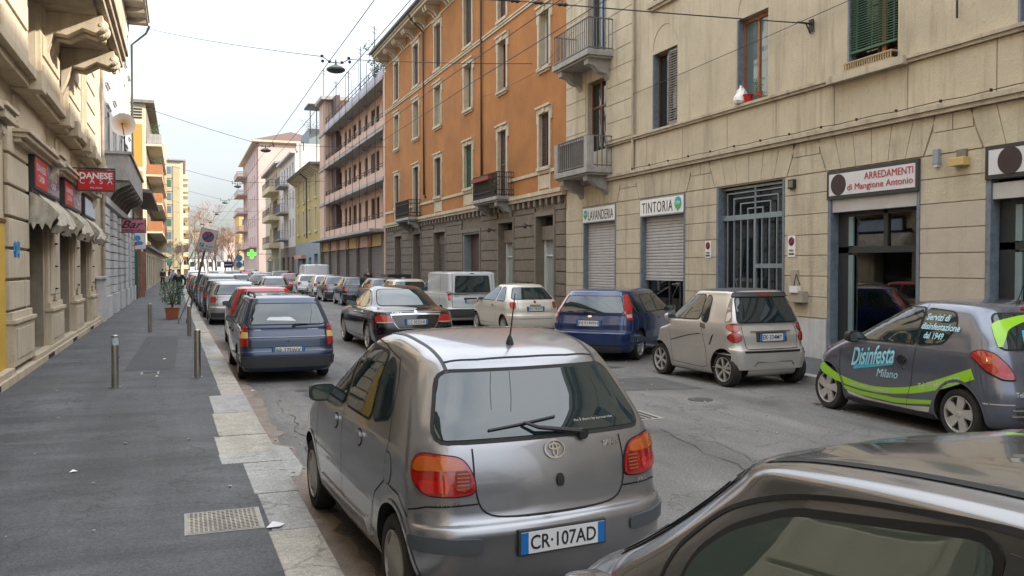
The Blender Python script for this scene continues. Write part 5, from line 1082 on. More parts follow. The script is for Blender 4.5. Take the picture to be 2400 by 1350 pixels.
# far signs, pharmacy cross
t = thing('pharmacy_cross', (9.6, 132, 3.2), 'glowing green pharmacy cross on the right hand facade', 'pharmacy sign')
M('greenlight', (.02, .5, .03), .5, emit=((.06, 1, .03), 1.6), var=0); M('greenlight2', (.01, .2, .02), .5, emit=((.02, .5, .01), .8), var=0)
Ec = EF(132); mb = MB(); Ec.box(mb, 8.85, 10.05, 3.7, 4.1, -.1, 0); Ec.box(mb, 9.25, 9.65, 3.3, 3.7, -.1, 0); Ec.box(mb, 9.25, 9.65, 4.1, 4.5, -.1, 0); mb.build('cross', MATS['greenlight'], t)
mb = MB(); Ec.box(mb, 9.41, 9.49, 3.4, 4.4, 0, .02); Ec.box(mb, 8.95, 9.95, 3.86, 3.94, 0, .025); mb.build('inner_cross', MATS['greenlight2'], t); mb = MB(); mb.tube([(9.9, 132.1, 3.9), (12.2, 132.1, 3.9)], .04, 6); mb.build('arm', MATS['iron'], t)
for x, y, z, r, kind, lb in ((6.9, 118, 3.15, .42, 'r', 'round blue sign above the far crossing'), (6.9, 118.2, 2.3, .42, 'r', 'lower round blue sign on the same far post'), (5.6, 119, 2.3, .55, 's', 'square dark blue direction sign left of the round blue ones'), (10.2, 112, 2.9, .4, 't', 'red bordered triangular warning sign by the right pavement')):
    t = thing('road_sign', (x, y, 0), lb, 'road sign'); E = EF(y); mb = MB(); mb.tube([(x, y+.05, 0), (x, y+.05, z+r)], .035, 6); mb.build('post', MATS['iron_grey'], t)
    if kind == 'r': disc(E, t, x, z, r, .01, 'bluepaint', 'plate')
    if kind == 's': mb = MB(); E.box(mb, x-r, x+r, z-r*.7, z+r*.7, 0, .02); mb.build('plate', MATS['blue_ink'], t); mb = MB(); E.box(mb, x-r*.8, x+r*.8, z-.05, z+.05, .02, .025); mb.build('stripe', MATS['sign_pale'], t)
    if kind == 't':
        for rr, mm, q in ((r, 'red', .01), (r*.7, 'sign_pale', .02)): mb = MB(); mb.prism([(x-rr, z-rr*.6), (x+rr, z-rr*.6), (x, z+rr)], lambda u, v, qq: E.P(u, v, qq), q-.01, q); mb.build('plate', MATS[mm], t)
t = thing('traffic_light_pole', (2.3, 175, 0), 'pale green lamp column at the far junction', 'lamp post'); mb = MB(); mb.tube([(2.3, 175, 0), (2.3, 175, 9.5)], [.12, .07], 8); mb.tube([(2.3, 175, 9.5), (3.6, 174, 10)], .05, 6); mb.build('column', M('polegreen', (.22, .36, .18), .6), t); mb = MB(); mb.box(3.3, 4.0, 173.8, 174.2, 9.9, 10.1); mb.build('lamp_head', MATS['iron_grey'], t)
# poster stand and bins by the pink building
t = thing('newspaper_stand', (10.9, 48.5, .115), 'dark display stand covered with black and white posters on the right pavement', 'newspaper stand'); MB().box(10.6, 11.9, 47.5, 49.3, .115, 1.6).build('case', MATS['f_dark'], t)
E = EF(47.5)
rnd = random.Random(4)
for i in range(5): s = 10.62+i*.25; part(t, E, 'poster', MATS['sign_pale'] if i % 2 else MATS['white'], [(s, s+.17, .4+rnd.random()*.3, 1.2+rnd.random()*.3, 0, .02)])

# bare trees at the end of the street
def bare_tree(x, y, h, seed, label, spread=1.0, mat='bark'):
    rnd = random.Random(seed); t = thing('bare_tree', (x, y, 0), label, 'tree', 'leafless trees at the end of the street'); trunk = MB(); crown = MB()
    def grow(p, d, L, r, lev):
        q = p+d*L*.5+Vector((rnd.gauss(0, .04), rnd.gauss(0, .04), 0))*L; e = q+(d+Vector((rnd.gauss(0, .12), rnd.gauss(0, .12), .03))).normalized()*L*.5
        (trunk if lev < 2 else crown).tube([p, q, e], [r, r*.82, r*.66], 6 if lev < 2 else 3, cap=False)
        if lev < 7:
            for k in range(3 if lev in (0, 2, 3, 5, 6) else 2):
                a = rnd.uniform(0, 6.28); s = rnd.uniform(.35, .75)*spread; nd = (d+Vector((math.cos(a)*s, math.sin(a)*s, rnd.uniform(-.12, .25)))).normalized(); grow(e if k else q.lerp(e, .7), nd, L*rnd.uniform(.62, .82), max(r*.6, .016), lev+1)
    grow(Vector((x, y, 0)), Vector((rnd.gauss(0, .04), rnd.gauss(0, .04), 1)).normalized(), h*.27, h*.018, 0)
    trunk.build('trunk', MATS['bark'], t); crown.build('crown', M('twig', (.26, .17, .12), .9, var=.25, scale=1), t)
for i, (x, y, h, lb) in enumerate([(3.4, 215, 19, 'tallest leafless tree directly behind the leaning parking sign'), (-.3, 196, 9, 'small leafless tree in front of the ochre tower'), (1.7, 240, 15, 'leafless tree left of the tallest one'), (8.2, 236, 14, 'leafless tree near the middle of the street end'), (11.4, 215, 12.5, 'dark leafless tree beside the pink block'), (6.0, 262, 15, 'far leafless tree seen between the sign and the pink block'), (-2.4, 178, 7.5, 'low leafless tree above the people on the left pavement'), (13.5, 262, 15, 'leafless tree in front of the yellow house'), (9.8, 285, 16, 'farthest leafless tree at the street end'), (5.2, 200, 10, 'leafless tree above the middle of the distant queue'), (8.6, 196, 9.5, 'leafless tree just left of the round blue signs'), (2.6, 190, 8.5, 'leafless tree right of the pale green lamp column'), (7.0, 228, 13, 'tall leafless tree between the two round crowns')]): bare_tree(x, y, h, 30+i, lb)
for i, (x, y, w, h) in enumerate([(3, 300, 14, 5), (14, 310, 12, 4)]):
    far_block('pavilion', x-w/2, x+w/2, y, y+8, h, 'whiteplaster', ('white low pavilion behind the trees', 'second low white building behind the trees')[i], 1, nx=5)

# people --------------------------------------------------------------------
def person(x, y, h, yaw, label, top, legs, hair=(.03, .02, .015), stride=.25, arm=.2, z0=.118, skin=(.45, .25, .17), lean=0):
    t = thing('person', (x, y, z0), label, 'person', rz=yaw); k = h/1.75
    def skinmesh(joints, edges, name, mat, sub=2):
        me = bpy.data.meshes.new(name); me.from_pydata([j[:3] for j in joints], edges, []); o = bpy.data.objects.new(name, me); SC.collection.objects.link(o)
        md = o.modifiers.new('s', 'SKIN'); sk = me.skin_vertices[0].data
        for i, j in enumerate(joints): sk[i].radius = (j[3], j[4] if len(j) > 4 else j[3])
        sk[0].use_root = True; ms = o.modifiers.new('u', 'SUBSURF'); ms.levels = sub; ms.render_levels = sub
        dg = bpy.context.evaluated_depsgraph_get(); m2 = bpy.data.meshes.new_from_object(o.evaluated_get(dg)); bpy.data.objects.remove(o)
        for v in m2.vertices: v.co *= k
        for p in m2.polygons: p.use_smooth = True
        return putl(name, m2, t, mat=mat)
    S = stride
    J = [(0, 0, .93, .15, .11), (0, lean*.3, 1.15, .14, .10), (0, lean*.6, 1.38, .17, .11), (0, lean*.8, 1.50, .055), (0, lean, 1.60, .085, .10), (0, lean, 1.70, .075, .085),
         (-.09, 0, .86, .085), (-.10, S, .48, .06), (-.10, S*1.1-.05, .08, .045), (-.10, S*1.1+.12, .03, .035, .03), (.09, 0, .86, .085), (.10, -S*.6, .48, .06), (.10, -S*1.5, .10, .045), (.10, -S*1.4+.14, .04, .035, .03),
         (-.20, lean*.7, 1.42, .06), (-.25, -arm, 1.17, .045), (-.24, -arm*.4, .93, .035), (-.24, -arm*.1, .83, .035, .02), (.20, lean*.7, 1.42, .06), (.26, arm*.5, 1.17, .045), (.24, arm*1.6, .97, .035), (.22, arm*2.1, .90, .035, .02)]
    E_ = [(0, 1), (1, 2), (2, 3), (3, 4), (4, 5), (0, 6), (6, 7), (7, 8), (8, 9), (0, 10), (10, 11), (11, 12), (12, 13), (2, 14), (14, 15), (15, 16), (16, 17), (2, 18), (18, 19), (19, 20), (20, 21)]
    m = skinmesh(J, E_, 'body', M('skin%.2f' % skin[0], skin, .6, var=0, obj=True))
    Jc = [(0, 0, .90, .17, .13), (0, lean*.3, 1.15, .165, .13), (0, lean*.6, 1.38, .19, .13), (0, lean*.75, 1.46, .09, .09), (-.20, lean*.7, 1.42, .075), (-.25, -arm, 1.17, .062), (-.24, -arm*.4, .95, .048), (.20, lean*.7, 1.42, .075), (.26, arm*.5, 1.17, .062), (.24, arm*1.6, .99, .048)]
    skinmesh(Jc, [(0, 1), (1, 2), (2, 3), (2, 4), (4, 5), (5, 6), (2, 7), (7, 8), (8, 9)], 'jacket', M('cl_%s' % str(top), top, .85, var=.15, obj=True))
    Jt = [(0, 0, .92, .155, .12), (-.09, 0, .85, .098), (-.10, S, .48, .072), (-.10, S*1.1-.05, .11, .058), (.09, 0, .85, .098), (.10, -S*.6, .48, .072), (.10, -S*1.5, .13, .058)]
    skinmesh(Jt, [(0, 1), (1, 2), (2, 3), (0, 4), (4, 5), (5, 6)], 'trousers', M('cl_%s' % str(legs), legs, .85, var=.15, obj=True))
    mb = MB(); mb.lathe([(.005, 1.755), (.055, 1.75), (.085, 1.71), (.092, 1.66), (.085, 1.61), (.07, 1.59)], (0, lean-.015, 0), 'z', 14, cap=False)
    mb.v = [(a*k, c*k, d*k) for a, c, d in mb.v]; mb.local('hair', M('hair%.3f' % hair[0], hair, .8, var=.2, obj=True), t, smooth=True)
    for s in (-1, 1):
        c = 9 if s < 0 else 13; j = J[c]; mb = MB(); mb.box(j[0]-.045, j[0]+.045, j[1]-.19, j[1]+.06, max(j[2]-.03, 0), j[2]+.05); mb.v = [(a*k, q*k, d*k) for a, q, d in mb.v]; mb.local('shoe', MATS['black'], t)
    mb = MB(); mb.box(-.012, .012, lean+.085, lean+.115, 1.61, 1.65); mb.v = [(a*k, q*k, d*k) for a, q, d in mb.v]; mb.local('nose', MATS['skin%.2f' % skin[0]], t)
    return t
person(-.15, 47.5, 1.78, R_(160), 'man in a dark green jacket and blue jeans walking along the kerb', (.012, .035, .035), (.06, .10, .16), stride=.22, lean=.05)
person(-1.78, 92, 1.72, R_(10), 'distant person in dark clothes walking away by the left wall', (.02, .02, .025), (.02, .02, .02))
person(-1.1, 97, 1.7, R_(185), 'distant person in a dark coat walking beside the kerb', (.04, .03, .035), (.02, .02, .03))
person(-.75, 84, 1.65, R_(170), 'distant person in a light grey top near the parked cars', (.30, .31, .33), (.08, .08, .10))
person(10.9, 54.5, 1.75, R_(175), 'person whose head shows above the dark parked hatchback on the right', (.02, .02, .02), (.02, .02, .02), skin=(.42, .24, .18), hair=(.25, .2, .17))
# ================================================ CARS
def paint(name, col, metal=.55, rough=.30, dust=.12):
    m = M(name, col, rough, metal=metal, var=.05, scale=2, coat=1.0, obj=True); n = m.node_tree.nodes; l = m.node_tree.links; p = n['Principled BSDF']
    a = n.new('ShaderNodeTexNoise'); a.inputs['Scale'].default_value = 3; a.inputs['Detail'].default_value = 8; tcn = n.new('ShaderNodeTexCoord'); l.new(tcn.outputs['Object'], a.inputs['Vector'])
    r = n.new('ShaderNodeMapRange'); r.inputs[1].default_value = .35; r.inputs[2].default_value = .75; r.inputs[3].default_value = .02; r.inputs[4].default_value = .02+dust; l.new(a.outputs[0], r.inputs[0]); l.new(r.outputs[0], p.inputs['Coat Roughness']); return m
G('carglass', (.010, .024, .028), ior=1.75, rough=.015); G('carglass2', (.045, .075, .07), ior=2.1, rough=.02)
M('rubber', (.012, .012, .012), .75, var=.1, obj=True); M('tyre', (.022, .021, .020), .85, var=.25, scale=6, obj=True); M('trim', (.045, .047, .05), .6, var=.1, obj=True); M('trim_grey', (.075, .085, .095), .5, var=.1, obj=True)
M('alloy', (.58, .57, .54), .38, metal=.6, var=.12, scale=8, obj=True); M('alloy_dark', (.03, .03, .03), .6, var=0, obj=True); M('hubcap', (.36, .34, .31), .45, metal=.5, var=.12, scale=6, obj=True)
M('lens_red', (.34, .008, .007), .12, var=.1, scale=6, coat=1, obj=True, ior=1.6); M('lens_amber', (.42, .085, .01), .12, var=.08, coat=1, obj=True); M('lens_dark', (.16, .01, .01), .12, var=0, coat=1, obj=True); M('lens_clear', (.5, .42, .4), .12, var=0, coat=1, obj=True); M('lens_yellow', (.62, .42, .16), .2, var=0, coat=1, obj=True)
M('chrome', (.65, .65, .65), .15, metal=1, var=0, obj=True); M('plate_white', (.72, .73, .72), .35, var=.03, obj=True); M('plate_blue', (.01, .16, .50), .4, var=0, obj=True); M('under', (.008, .008, .008), .9, var=0, obj=True); M('seam', (.006, .006, .006), .8, var=0, obj=True)

def catmull(rows, sub):
    out = []; n = len(rows)
    for i in range(n-1):
        p0, p1, p2, p3 = rows[max(i-1, 0)], rows[i], rows[i+1], rows[min(i+2, n-1)]
        for k in range(sub):
            t = k/sub; r = []
            for a, b, c, d in zip(p0, p1, p2, p3):
                m1 = (c-a)/2; m2 = (d-b)/2; dl = c-b      # limited tangents: no overshoot
                m1 = 0 if m1*dl <= 0 else max(-3*abs(dl), min(3*abs(dl), m1)); m2 = 0 if m2*dl <= 0 else max(-3*abs(dl), min(3*abs(dl), m2))
                h = t*t*t; q = t*t; r.append((2*h-3*q+1)*b+(h-2*q+t)*m1+(-2*h+3*q)*c+(h-q)*m2)
            out.append(r)
    out.append(list(rows[-1])); return out
def lerp_tab(tab, x):
    if x <= tab[0][0]: return tab[0][1]
    for (a, va), (b, vb) in zip(tab, tab[1:]):
        if x <= b: u = (x-a)/(b-a); u = u*u*(3-2*u); return va+(vb-va)*u
    return tab[-1][1]
def roundpoly(pts, r=.04, k=4):
    out = []; n = len(pts)
    for i in range(n):
        p0, p, p2 = Vector(pts[i-1]), Vector(pts[i]), Vector(pts[(i+1) % n]); rr = pts[i][2] if len(pts[i]) > 2 else r
        p0, p, p2 = p0.xy if len(p0) > 2 else p0, p.xy if len(p) > 2 else p, p2.xy if len(p2) > 2 else p2
        a = (p0-p); c = (p2-p); la = min(rr, a.length*.48); lc = min(rr, c.length*.48); A = p+a.normalized()*la; B = p+c.normalized()*lc
        for j in range(k+1): t = j/k; q = A*(1-t)**2+p*2*t*(1-t)+B*t*t; out.append((q.x, q.y))
    return out
def grow_poly(pts, d):
    n = len(pts); area = sum(pts[i][0]*pts[(i+1) % n][1]-pts[(i+1) % n][0]*pts[i][1] for i in range(n)); s = 1 if area > 0 else -1; out = []
    for i in range(n):
        a, c = Vector(pts[i-1]), Vector(pts[(i+1) % n]); t = (c-a)
        if t.length < 1e-6: out.append(pts[i]); continue
        t.normalize(); out.append((pts[i][0]+t.y*d*s, pts[i][1]-t.x*d*s))
    return out
class Car:
    """body built from horizontal slices (z, rear y, front y, half width, rear corner rx, ry, front corner rx, ry)"""
    def __init__(c, name, rows, wheels, R, label, cat='car', pmat='p', bow=(.10, .16), arch=None, track=None, group=None, sub=3, well=.055, shear=None):
        c.L = max(r[2] for r in rows); c.W = max(r[3] for r in rows); c.rows = rows; c.root = thing(name, (0, 0, 0), label, cat, group); c.pm = MATS[pmat]; c.R = R; c.wheels = wheels; c.tr = track or c.W-.01
        rr = catmull([list(r) for r in rows], sub); ns, nc, ne = 26, 9, 15; V = []; Fc = []
        def ring(z, yr, yf, w, rrx, rry, frx, fry):
            P = []; rrx = min(rrx, w*.95); frx = min(frx, w*.95)
            for i in range(ns): y = yr+rry+(yf-fry-yr-rry)*i/ns; u = (y-yr)/(yf-yr)*2-1; P.append((w*(1-.035*u*u), y))
            wf = w*(1-.035*(1-2*fry/(yf-yr))**2)
            for i in range(nc): a = math.pi/2*i/nc; P.append((wf-frx+frx*math.cos(a), yf-fry+fry*math.sin(a)))
            for i in range(ne+1): u = 1-2*i/ne; x = (wf-frx)*u; P.append((x, yf-bow[1]*(1-1)+0-(bow[1]*(abs(x)/w)**2)*1.0))
            for i in range(1, nc+1): a = math.pi/2*(1-i/nc); P.append((-(wf-frx+frx*math.cos(a)), yf-fry+fry*math.sin(a)))
            # blend front bow into the corners
            P2 = []
            for x, y in P:
                if y > yf-fry: y -= bow[1]*(min(abs(x), wf)/w)**2*min(1, (y-(yf-fry))/max(fry, 1e-4))*0
                P2.append((x, y))
            P = P2[:]
            for i in range(ns): y = yf-fry-(yf-fry-yr-rry)*i/ns; u = (y-yr)/(yf-yr)*2-1; P.append((-w*(1-.035*u*u), y))
            wr = w*(1-.035*(1-2*rry/(yf-yr))**2)
            for i in range(nc): a = math.pi/2*i/nc; P.append((-(wr-rrx+rrx*math.cos(a)), yr+rry-rry*math.sin(a)))
            for i in range(ne+1): u = -1+2*i/ne; x = (wr-rrx)*u; P.append((x, yr+0))
            for i in range(1, nc): a = math.pi/2*(1-i/nc); P.append((wr-rrx+rrx*math.cos(a), yr+rry-rry*math.sin(a)))
            Q = []
            for x, y in P:      # bow both ends: the middle bulges out, the corners fall back
                tr_ = max(0, 1-(y-yr)/max(.45, (yf-yr)*.18)); tf = max(0, 1-(yf-y)/max(.6, (yf-yr)*.2)); q = (x/w)**2
                Q.append((x, y+bow[0]*q*tr_-bow[1]*q*tf, z))
            return Q
        ri = [ring(*r) for r in rr]; n = len(ri[0])
        zt = rows[-1][0]; zb = c.zb = getattr(c, 'zb', None) or 0
        top = [r[0] for r in rr]
        for i, g in enumerate(ri):
            for x, y, z in g:
                if arch: z = z+arch(y, z)
                V.append((x, y, z))
        for i in range(len(ri)-1):
            for j in range(n): Fc.append((i*n+j, i*n+(j+1) % n, (i+1)*n+(j+1) % n, (i+1)*n+j))
        zc = V[(len(ri)-1)*n][2]; yc = sum(V[(len(ri)-1)*n+j][1] for j in range(n))/n
        V.append((0, yc, zc+.004)); Fc += [((len(ri)-1)*n+j, (len(ri)-1)*n+(j+1) % n, len(V)-1) for j in range(n)]
        Fc.append(tuple(range(n))[::-1])
        c.bvh = BVHTree.FromPolygons([Vector(v) for v in V], Fc)
        me = bpy.data.meshes.new('body'); me.from_pydata(V, [], Fc); me.materials.append(c.pm); me.materials.append(MATS['under'])
        o = bpy.data.objects.new('body', me); SC.collection.objects.link(o)
        cut = MB()
        for y in wheels:
            for s in (-1, 1):
                cut.lathe([(R+well, s*(c.W-.30)), (R+well, s*(c.W+.3))], (0, y, R+.01), 'x', 36)
                cut.box(min(s*(c.W-.30), s*(c.W+.3)), max(s*(c.W-.30), s*(c.W+.3)), y-R-well+.002, y+R+well-.002, -.2, R-.05)
        cm = cut.mesh('cut'); cm.materials.append(MATS['under']); cm.materials.append(MATS['under'])
        for p in cm.polygons: p.material_index = 1
        co = bpy.data.objects.new('cut', cm); SC.collection.objects.link(co)
        bm = bmesh.new(); bm.from_mesh(me); bmesh.ops.recalc_face_normals(bm, faces=bm.faces); bm.to_mesh(me); bm.free()
        bm = bmesh.new(); bm.from_mesh(cm); bmesh.ops.recalc_face_normals(bm, faces=bm.faces); bm.to_mesh(cm); bm.free()
        md = o.modifiers.new('b', 'BOOLEAN'); md.object = co; md.operation = 'DIFFERENCE'; md.solver = 'EXACT'; md.use_self = True
        dg = bpy.context.evaluated_depsgraph_get(); m2 = bpy.data.meshes.new_from_object(o.evaluated_get(dg)); bpy.data.objects.remove(o); bpy.data.objects.remove(co)
        m2.name = 'body'
        for p in m2.polygons: p.use_smooth = p.material_index == 0
        m2.set_sharp_from_angle(angle=R_(35)); c.body = putl('body', m2, c.root)
        c.z0 = rows[0][0]
    def hit(c, view, u, v):
        if view == 'L': o, d = Vector((-4, u, v)), Vector((1, 0, 0))
        elif view == 'R': o, d = Vector((4, u, v)), Vector((-1, 0, 0))
        elif view == 'B': o, d = Vector((u, -4, v)), Vector((0, 1, 0))
        elif view == 'F': o, d = Vector((u, c.L+4, v)), Vector((0, -1, 0))
        elif view == 'T': o, d = Vector((u, v, 5)), Vector((0, 0, -1))
        else:
            a = R_(view); d = Vector((math.sin(a), math.cos(a), 0)); r = Vector((math.cos(a), -math.sin(a), 0)); o = r*u+Vector((0, 0, v))-d*5
        h = c.bvh.ray_cast(o, d)
        if h[0] is None:
            g = c.bvh.find_nearest(o+d*4); return g[0], g[1] if g[1].dot(d) < 0 else -g[1]
        return h[0], (h[1] if h[1].dot(d) < 0 else -h[1])
    def sn(c, p):
        return p
    def patch(c, view, poly, mat, off=.004, name='panel', parent=None, cell=.07, label=None, skirt=.012, smooth=True, mesh=False):
        xs = [p[0] for p in poly]; ys = [p[1] for p in poly]; pts = []; n = len(poly)
        for i in range(n):
            a, b = Vector(poly[i]), Vector(poly[(i+1) % n]); k = max(1, int((b-a).length/cell))
            for j in range(k): pts.append(a.lerp(b, j/k))
        q = []
        for p in pts:
            if not q or (p-q[-1]).length > 1e-4: q.append(p)
        pts = q; nb = len(pts)
        def inside(x, y):
            r = False
            for i in range(nb):
                x1, y1 = pts[i]; x2, y2 = pts[i-1]
                if (y1 > y) != (y2 > y) and x < (x2-x1)*(y-y1)/(y2-y1)+x1: r = not r
            return r
        def near(x, y): return min((x-p[0])**2+(y-p[1])**2 for p in pts) < (cell*.35)**2
        x = min(xs)+cell*.5; ins = []
        while x < max(xs):
            y = min(ys)+cell*.5
            while y < max(ys):
                if inside(x, y) and not near(x, y): ins.append(Vector((x, y)))
                y += cell
            x += cell
        vv, ee, ff, ov, oe, of = delaunay_2d_cdt([Vector(p) for p in pts]+ins, [(i, (i+1) % nb) for i in range(nb)], [], 1, 1e-5)
        V = []; 
        for v in vv:
            p, nn = c.hit(view, v.x, v.y); V.append(p+nn*off)
        fs = [tuple(f) for f in ff]; ed = {}
        for f in fs:
            for i in range(len(f)): ed[(f[i], f[(i+1) % len(f)])] = 1
        mb = MB(); mb.add(V, fs)
        if skirt:
            mp_ = {}
            for (a, b) in list(ed):
                if (b, a) not in ed:
                    for t in (a, b):
                        if t not in mp_:
                            p, nn = c.hit(view, vv[t].x, vv[t].y); mp_[t] = len(mb.v); mb.v.append(tuple(p-nn*skirt))
                    mb.f.append((a, b, mp_[b], mp_[a]))
        if mesh: return mb
        o = mb.local(name, MATS[mat], parent or c.root, smooth=smooth)
        if label: o['label'] = label
        return o
    def both(c, view, poly, mat, **k):
        a = c.patch(view, poly, mat, **k); v2 = {'L': 'R', 'R': 'L'}.get(view, view)
        k2 = dict(k)
        b = c.patch(v2, poly if view in 'LR' else [(-x, y) for x, y in poly][::-1], mat, **k2); return a, b
    def ribbon(c, view, line, w=.007, mat='seam', off=.003, name='seam', parent=None, close=False, cell=.05):
        P = []; L = [Vector(p) for p in line]+([Vector(line[0])] if close else [])
        for a, b in zip(L, L[1:]):
            k = max(1, int((b-a).length/cell)); P += [a.lerp(b, j/k) for j in range(k)]
        P.append(L[-1]); vs = []
        for i, p in enumerate(P):
            t = (P[min(i+1, len(P)-1)]-P[max(i-1, 0)]).normalized(); nn = Vector((-t.y, t.x))*w/2
            for s in (-1, 1): h, nv = c.hit(view, p.x+nn.x*s, p.y+nn.y*s); vs.append(h+nv*off)
        mb = MB(); mb.add(vs, [(2*i, 2*i+1, 2*i+3, 2*i+2) for i in range(len(P)-1)]); return mb.local(name, MATS[mat], parent or c.root, smooth=True)
    def glass(c, view, poly, mat='carglass', name='window', gask=.016, r=.05, both=False, label=None, parent=None):
        res = []
        for vw, pl in ([(view, poly)]+([({'L': 'R', 'R': 'L'}[view], poly)] if both else [])):
            rp = roundpoly(pl, r); g = c.patch(vw, grow_poly(rp, gask), 'rubber', off=.004, name='window_seal', cell=.09); res.append(c.patch(vw, rp, mat, off=.008, name=name, parent=g, cell=.07, label=label))
        return res
    def plate(c, txt, z, w=.52, h=.11, y=None, x=0, frame='trim', tilt=0, holder=.0, yl=True):
        if y is None: y = min(c.hit('B', x+d, z)[0].y for d in (-w*.45, 0, w*.45))-.012
        o = MB().box(x-w/2-.012, x+w/2+.012, y-.004, y+.05, z-h/2-.012, z+h/2+.012).local('number_plate', MATS[frame], c.root)
        MB().box(x-w/2, x+w/2, y-.009, y-.004, z-h/2, z+h/2).local('plate_face', MATS['plate_white'], o)
        MB().box(x-w/2, x-w/2+.042, y-.0105, y-.009, z-h/2, z+h/2).local('plate_band', MATS['plate_blue'], o)
        if yl: MB().box(x+w/2-.042, x+w/2, y-.0105, y-.009, z-h/2, z+h/2).local('plate_band', MATS['plate_blue'], o)
        if txt: place_text(text_mesh(txt, (w-.11), h*.68, bold=.01), lambda u, v, t: Vector((x+u, y-.0095-t*.4, z+v))).local('lettering', MATS['ink'], o)
        return o
    def mirror(c, y, z, mat, s=1, out=.09):
        for sx in (-1, 1):
            h = c.hit('L' if sx < 0 else 'R', y, z)[0]; x = abs(h.x)
            mb = MB(); v = []
            for i, (dy, k) in enumerate([(-.05, .92), (-.055, 1), (0, 1.02), (.06, .9), (.10, .6), (.115, .15)]):
                for j in range(16):
                    a = 2*math.pi*j/16; ca, sa = math.cos(a), math.sin(a); e = .55
                    v.append((sx*(x+out+.10*s*k*abs(ca)**e*(1 if ca > 0 else -1)), y+dy, z+.065*s*k*abs(sa)**e*(1 if sa > 0 else -1)))
            mb.add(v, [(i*16+j, i*16+(j+1) % 16, (i+1)*16+(j+1) % 16, (i+1)*16+j) for i in range(5) for j in range(16)]+[tuple(range(16)), tuple(range(80, 96))])
            mb.tube([(sx*(x-.02), y+.02, z-.05), (sx*(x+out*.6), y+.02, z-.035)], .025, 8)
            m = mb.local('mirror', mat if not isinstance(mat, str) else MATS[mat], c.root, smooth=True)
            mb = MB(); mb.add([(sx*(x+out)+.085*s*math.cos(a)/max(abs(math.cos(a)), abs(math.sin(a)))**.6, y-.058, z+.052*s*math.sin(a)/max(abs(math.cos(a)), abs(math.sin(a)))**.6) for a in [2*math.pi*j/16 for j in range(16)]], [tuple(range(16))])
            mb.local('mirror_glass', MATS['carglass2'], m)
    def wheel(c, spokes=5, kind='alloy', w=.19, rr=.66, wide=.5, tw=0.):
        R = c.R; key = ('wh', R, spokes, kind, w, rr, wide, tw)
        for y in c.wheels:
            for s in (-1, 1):
                K = key+(s,); xo = s*(c.tr-.02)
                if K not in _wc:
                    t = MB(); t.lathe([(R*rr, -w), (R*.9, -w), (R*.985, -w*.88), (R, -w*.6), (R, -w*.35), (R*.985, -w*.12), (R*.93, -.002), (R*.80, .004), (R*rr+.012, -.004), (R*rr, -.014)], (0, 0, 0), 'x', 40, cap=False)
                    if s < 0: t.v = [(-a, b, q) for a, b, q in t.v]; 
                    me = t.mesh('wheel', smooth=True); me.materials.append(MATS['tyre'])
                    d = MB(); r0 = R*rr; d.lathe([(r0, -.16), (r0*.98, -.05), (.03, -.055)], (0, 0, 0), 'x', 30, cap=False); 
                    dm_ = d.mesh('x'); bpy.data.meshes.remove(dm_)
                    rim = MB(); rim.lathe([(r0, -.014), (r0*1.01, .002), (r0*.96, .002), (r0*.93, -.02), (r0*.93, -.05)], (0, 0, 0), 'x', 40, cap=False); hub = r0*.2
                    rim.lathe([(hub, -.04), (hub, -.008), (hub*.6, -.002), (.001, -.002)], (0, 0, 0), 'x', 20, cap=False)
                    for i in range(spokes):
                        a = 2*math.pi*i/spokes+.3; a2 = a+tw
                        def pt(r, ang, off, x): return (x, r*math.cos(ang)-off*math.sin(ang), r*math.sin(ang)+off*math.cos(ang))
                        wi, wo = r0*.13*wide*2, r0*.2*wide*2; q = []
                        for x in (-.035, -.004): q += [pt(hub*.8, a, -wi, x-.006), pt(hub*.8, a, wi, x-.006), pt(r0*.95, a2, wo, x), pt(r0*.95, a2, -wo, x)]
                        rim.add(q, [(0, 3, 2, 1), (4, 5, 6, 7), (0, 1, 5, 4), (1, 2, 6, 5), (2, 3, 7, 6), (3, 0, 4, 7)])
                    if kind == 'cap': rim.lathe([(r0*.93, -.018), (r0*.75, -.006), (r0*.3, -.004), (.001, .002)], (0, 0, 0), 'x', 32, cap=False)
                    if s < 0: rim.v = [(-a, b, q) for a, b, q in rim.v]; d.v = [(-a, b, q) for a, b, q in d.v]
                    rm = rim.mesh('rim', smooth=True); rm.materials.append(MATS['alloy' if kind == 'alloy' else 'hubcap']); dk = d.mesh('rim_dish', smooth=True); dk.materials.append(MATS['alloy_dark']); _wc[K] = (me, rm, dk)
                me, rm, dk = _wc[K]; o = putl('wheel', me, c.root, (xo, y, R)); putl('rim', rm, o); putl('rim_dish', dk, o)
    def side_windows(c, polys, **k):
        for p in polys: c.glass('L', p, both=True, **k)
    def wiper(c, a, b, z0=.03, arm=True):
        """rear wiper: pivot a=(x,z), blade between b[0], b[1]"""
        h = lambda p, o: (lambda q: q[0]+q[1]*o)(c.hit('B', *p))
        mb = MB(); mb.lathe([(.03, -.03), (.026, .02)], h(a, .01), 'y', 12); mb.tube([h(a, .03), h(((a[0]+b[0][0])/2*1.0, max(a[1], (a[1]+b[0][1])/2+.01)), .045), h(((b[0][0]+b[1][0])/2, (b[0][1]+b[1][1])/2), .03)], [.016, .012, .008], 6)
        k = 6; mb.tube([h((b[0][0]+(b[1][0]-b[0][0])*i/k, b[0][1]+(b[1][1]-b[0][1])*i/k), .014) for i in range(k+1)], .008, 5); return mb.local('wiper', MATS['black'], c.root, smooth=True)
    def antenna(c, x, y, L=.35, lean=-.25):
        h = c.hit('T', x, y)[0]; mb = MB(); mb.lathe([(.028, -.01), (.02, .025), (.008, .05)], h, 'z', 10); mb.tube([h+Vector((0, 0, .03)), h+Vector((0, lean*L, L))], [.006, .003], 6); return mb.local('antenna', MATS['black'], c.root)
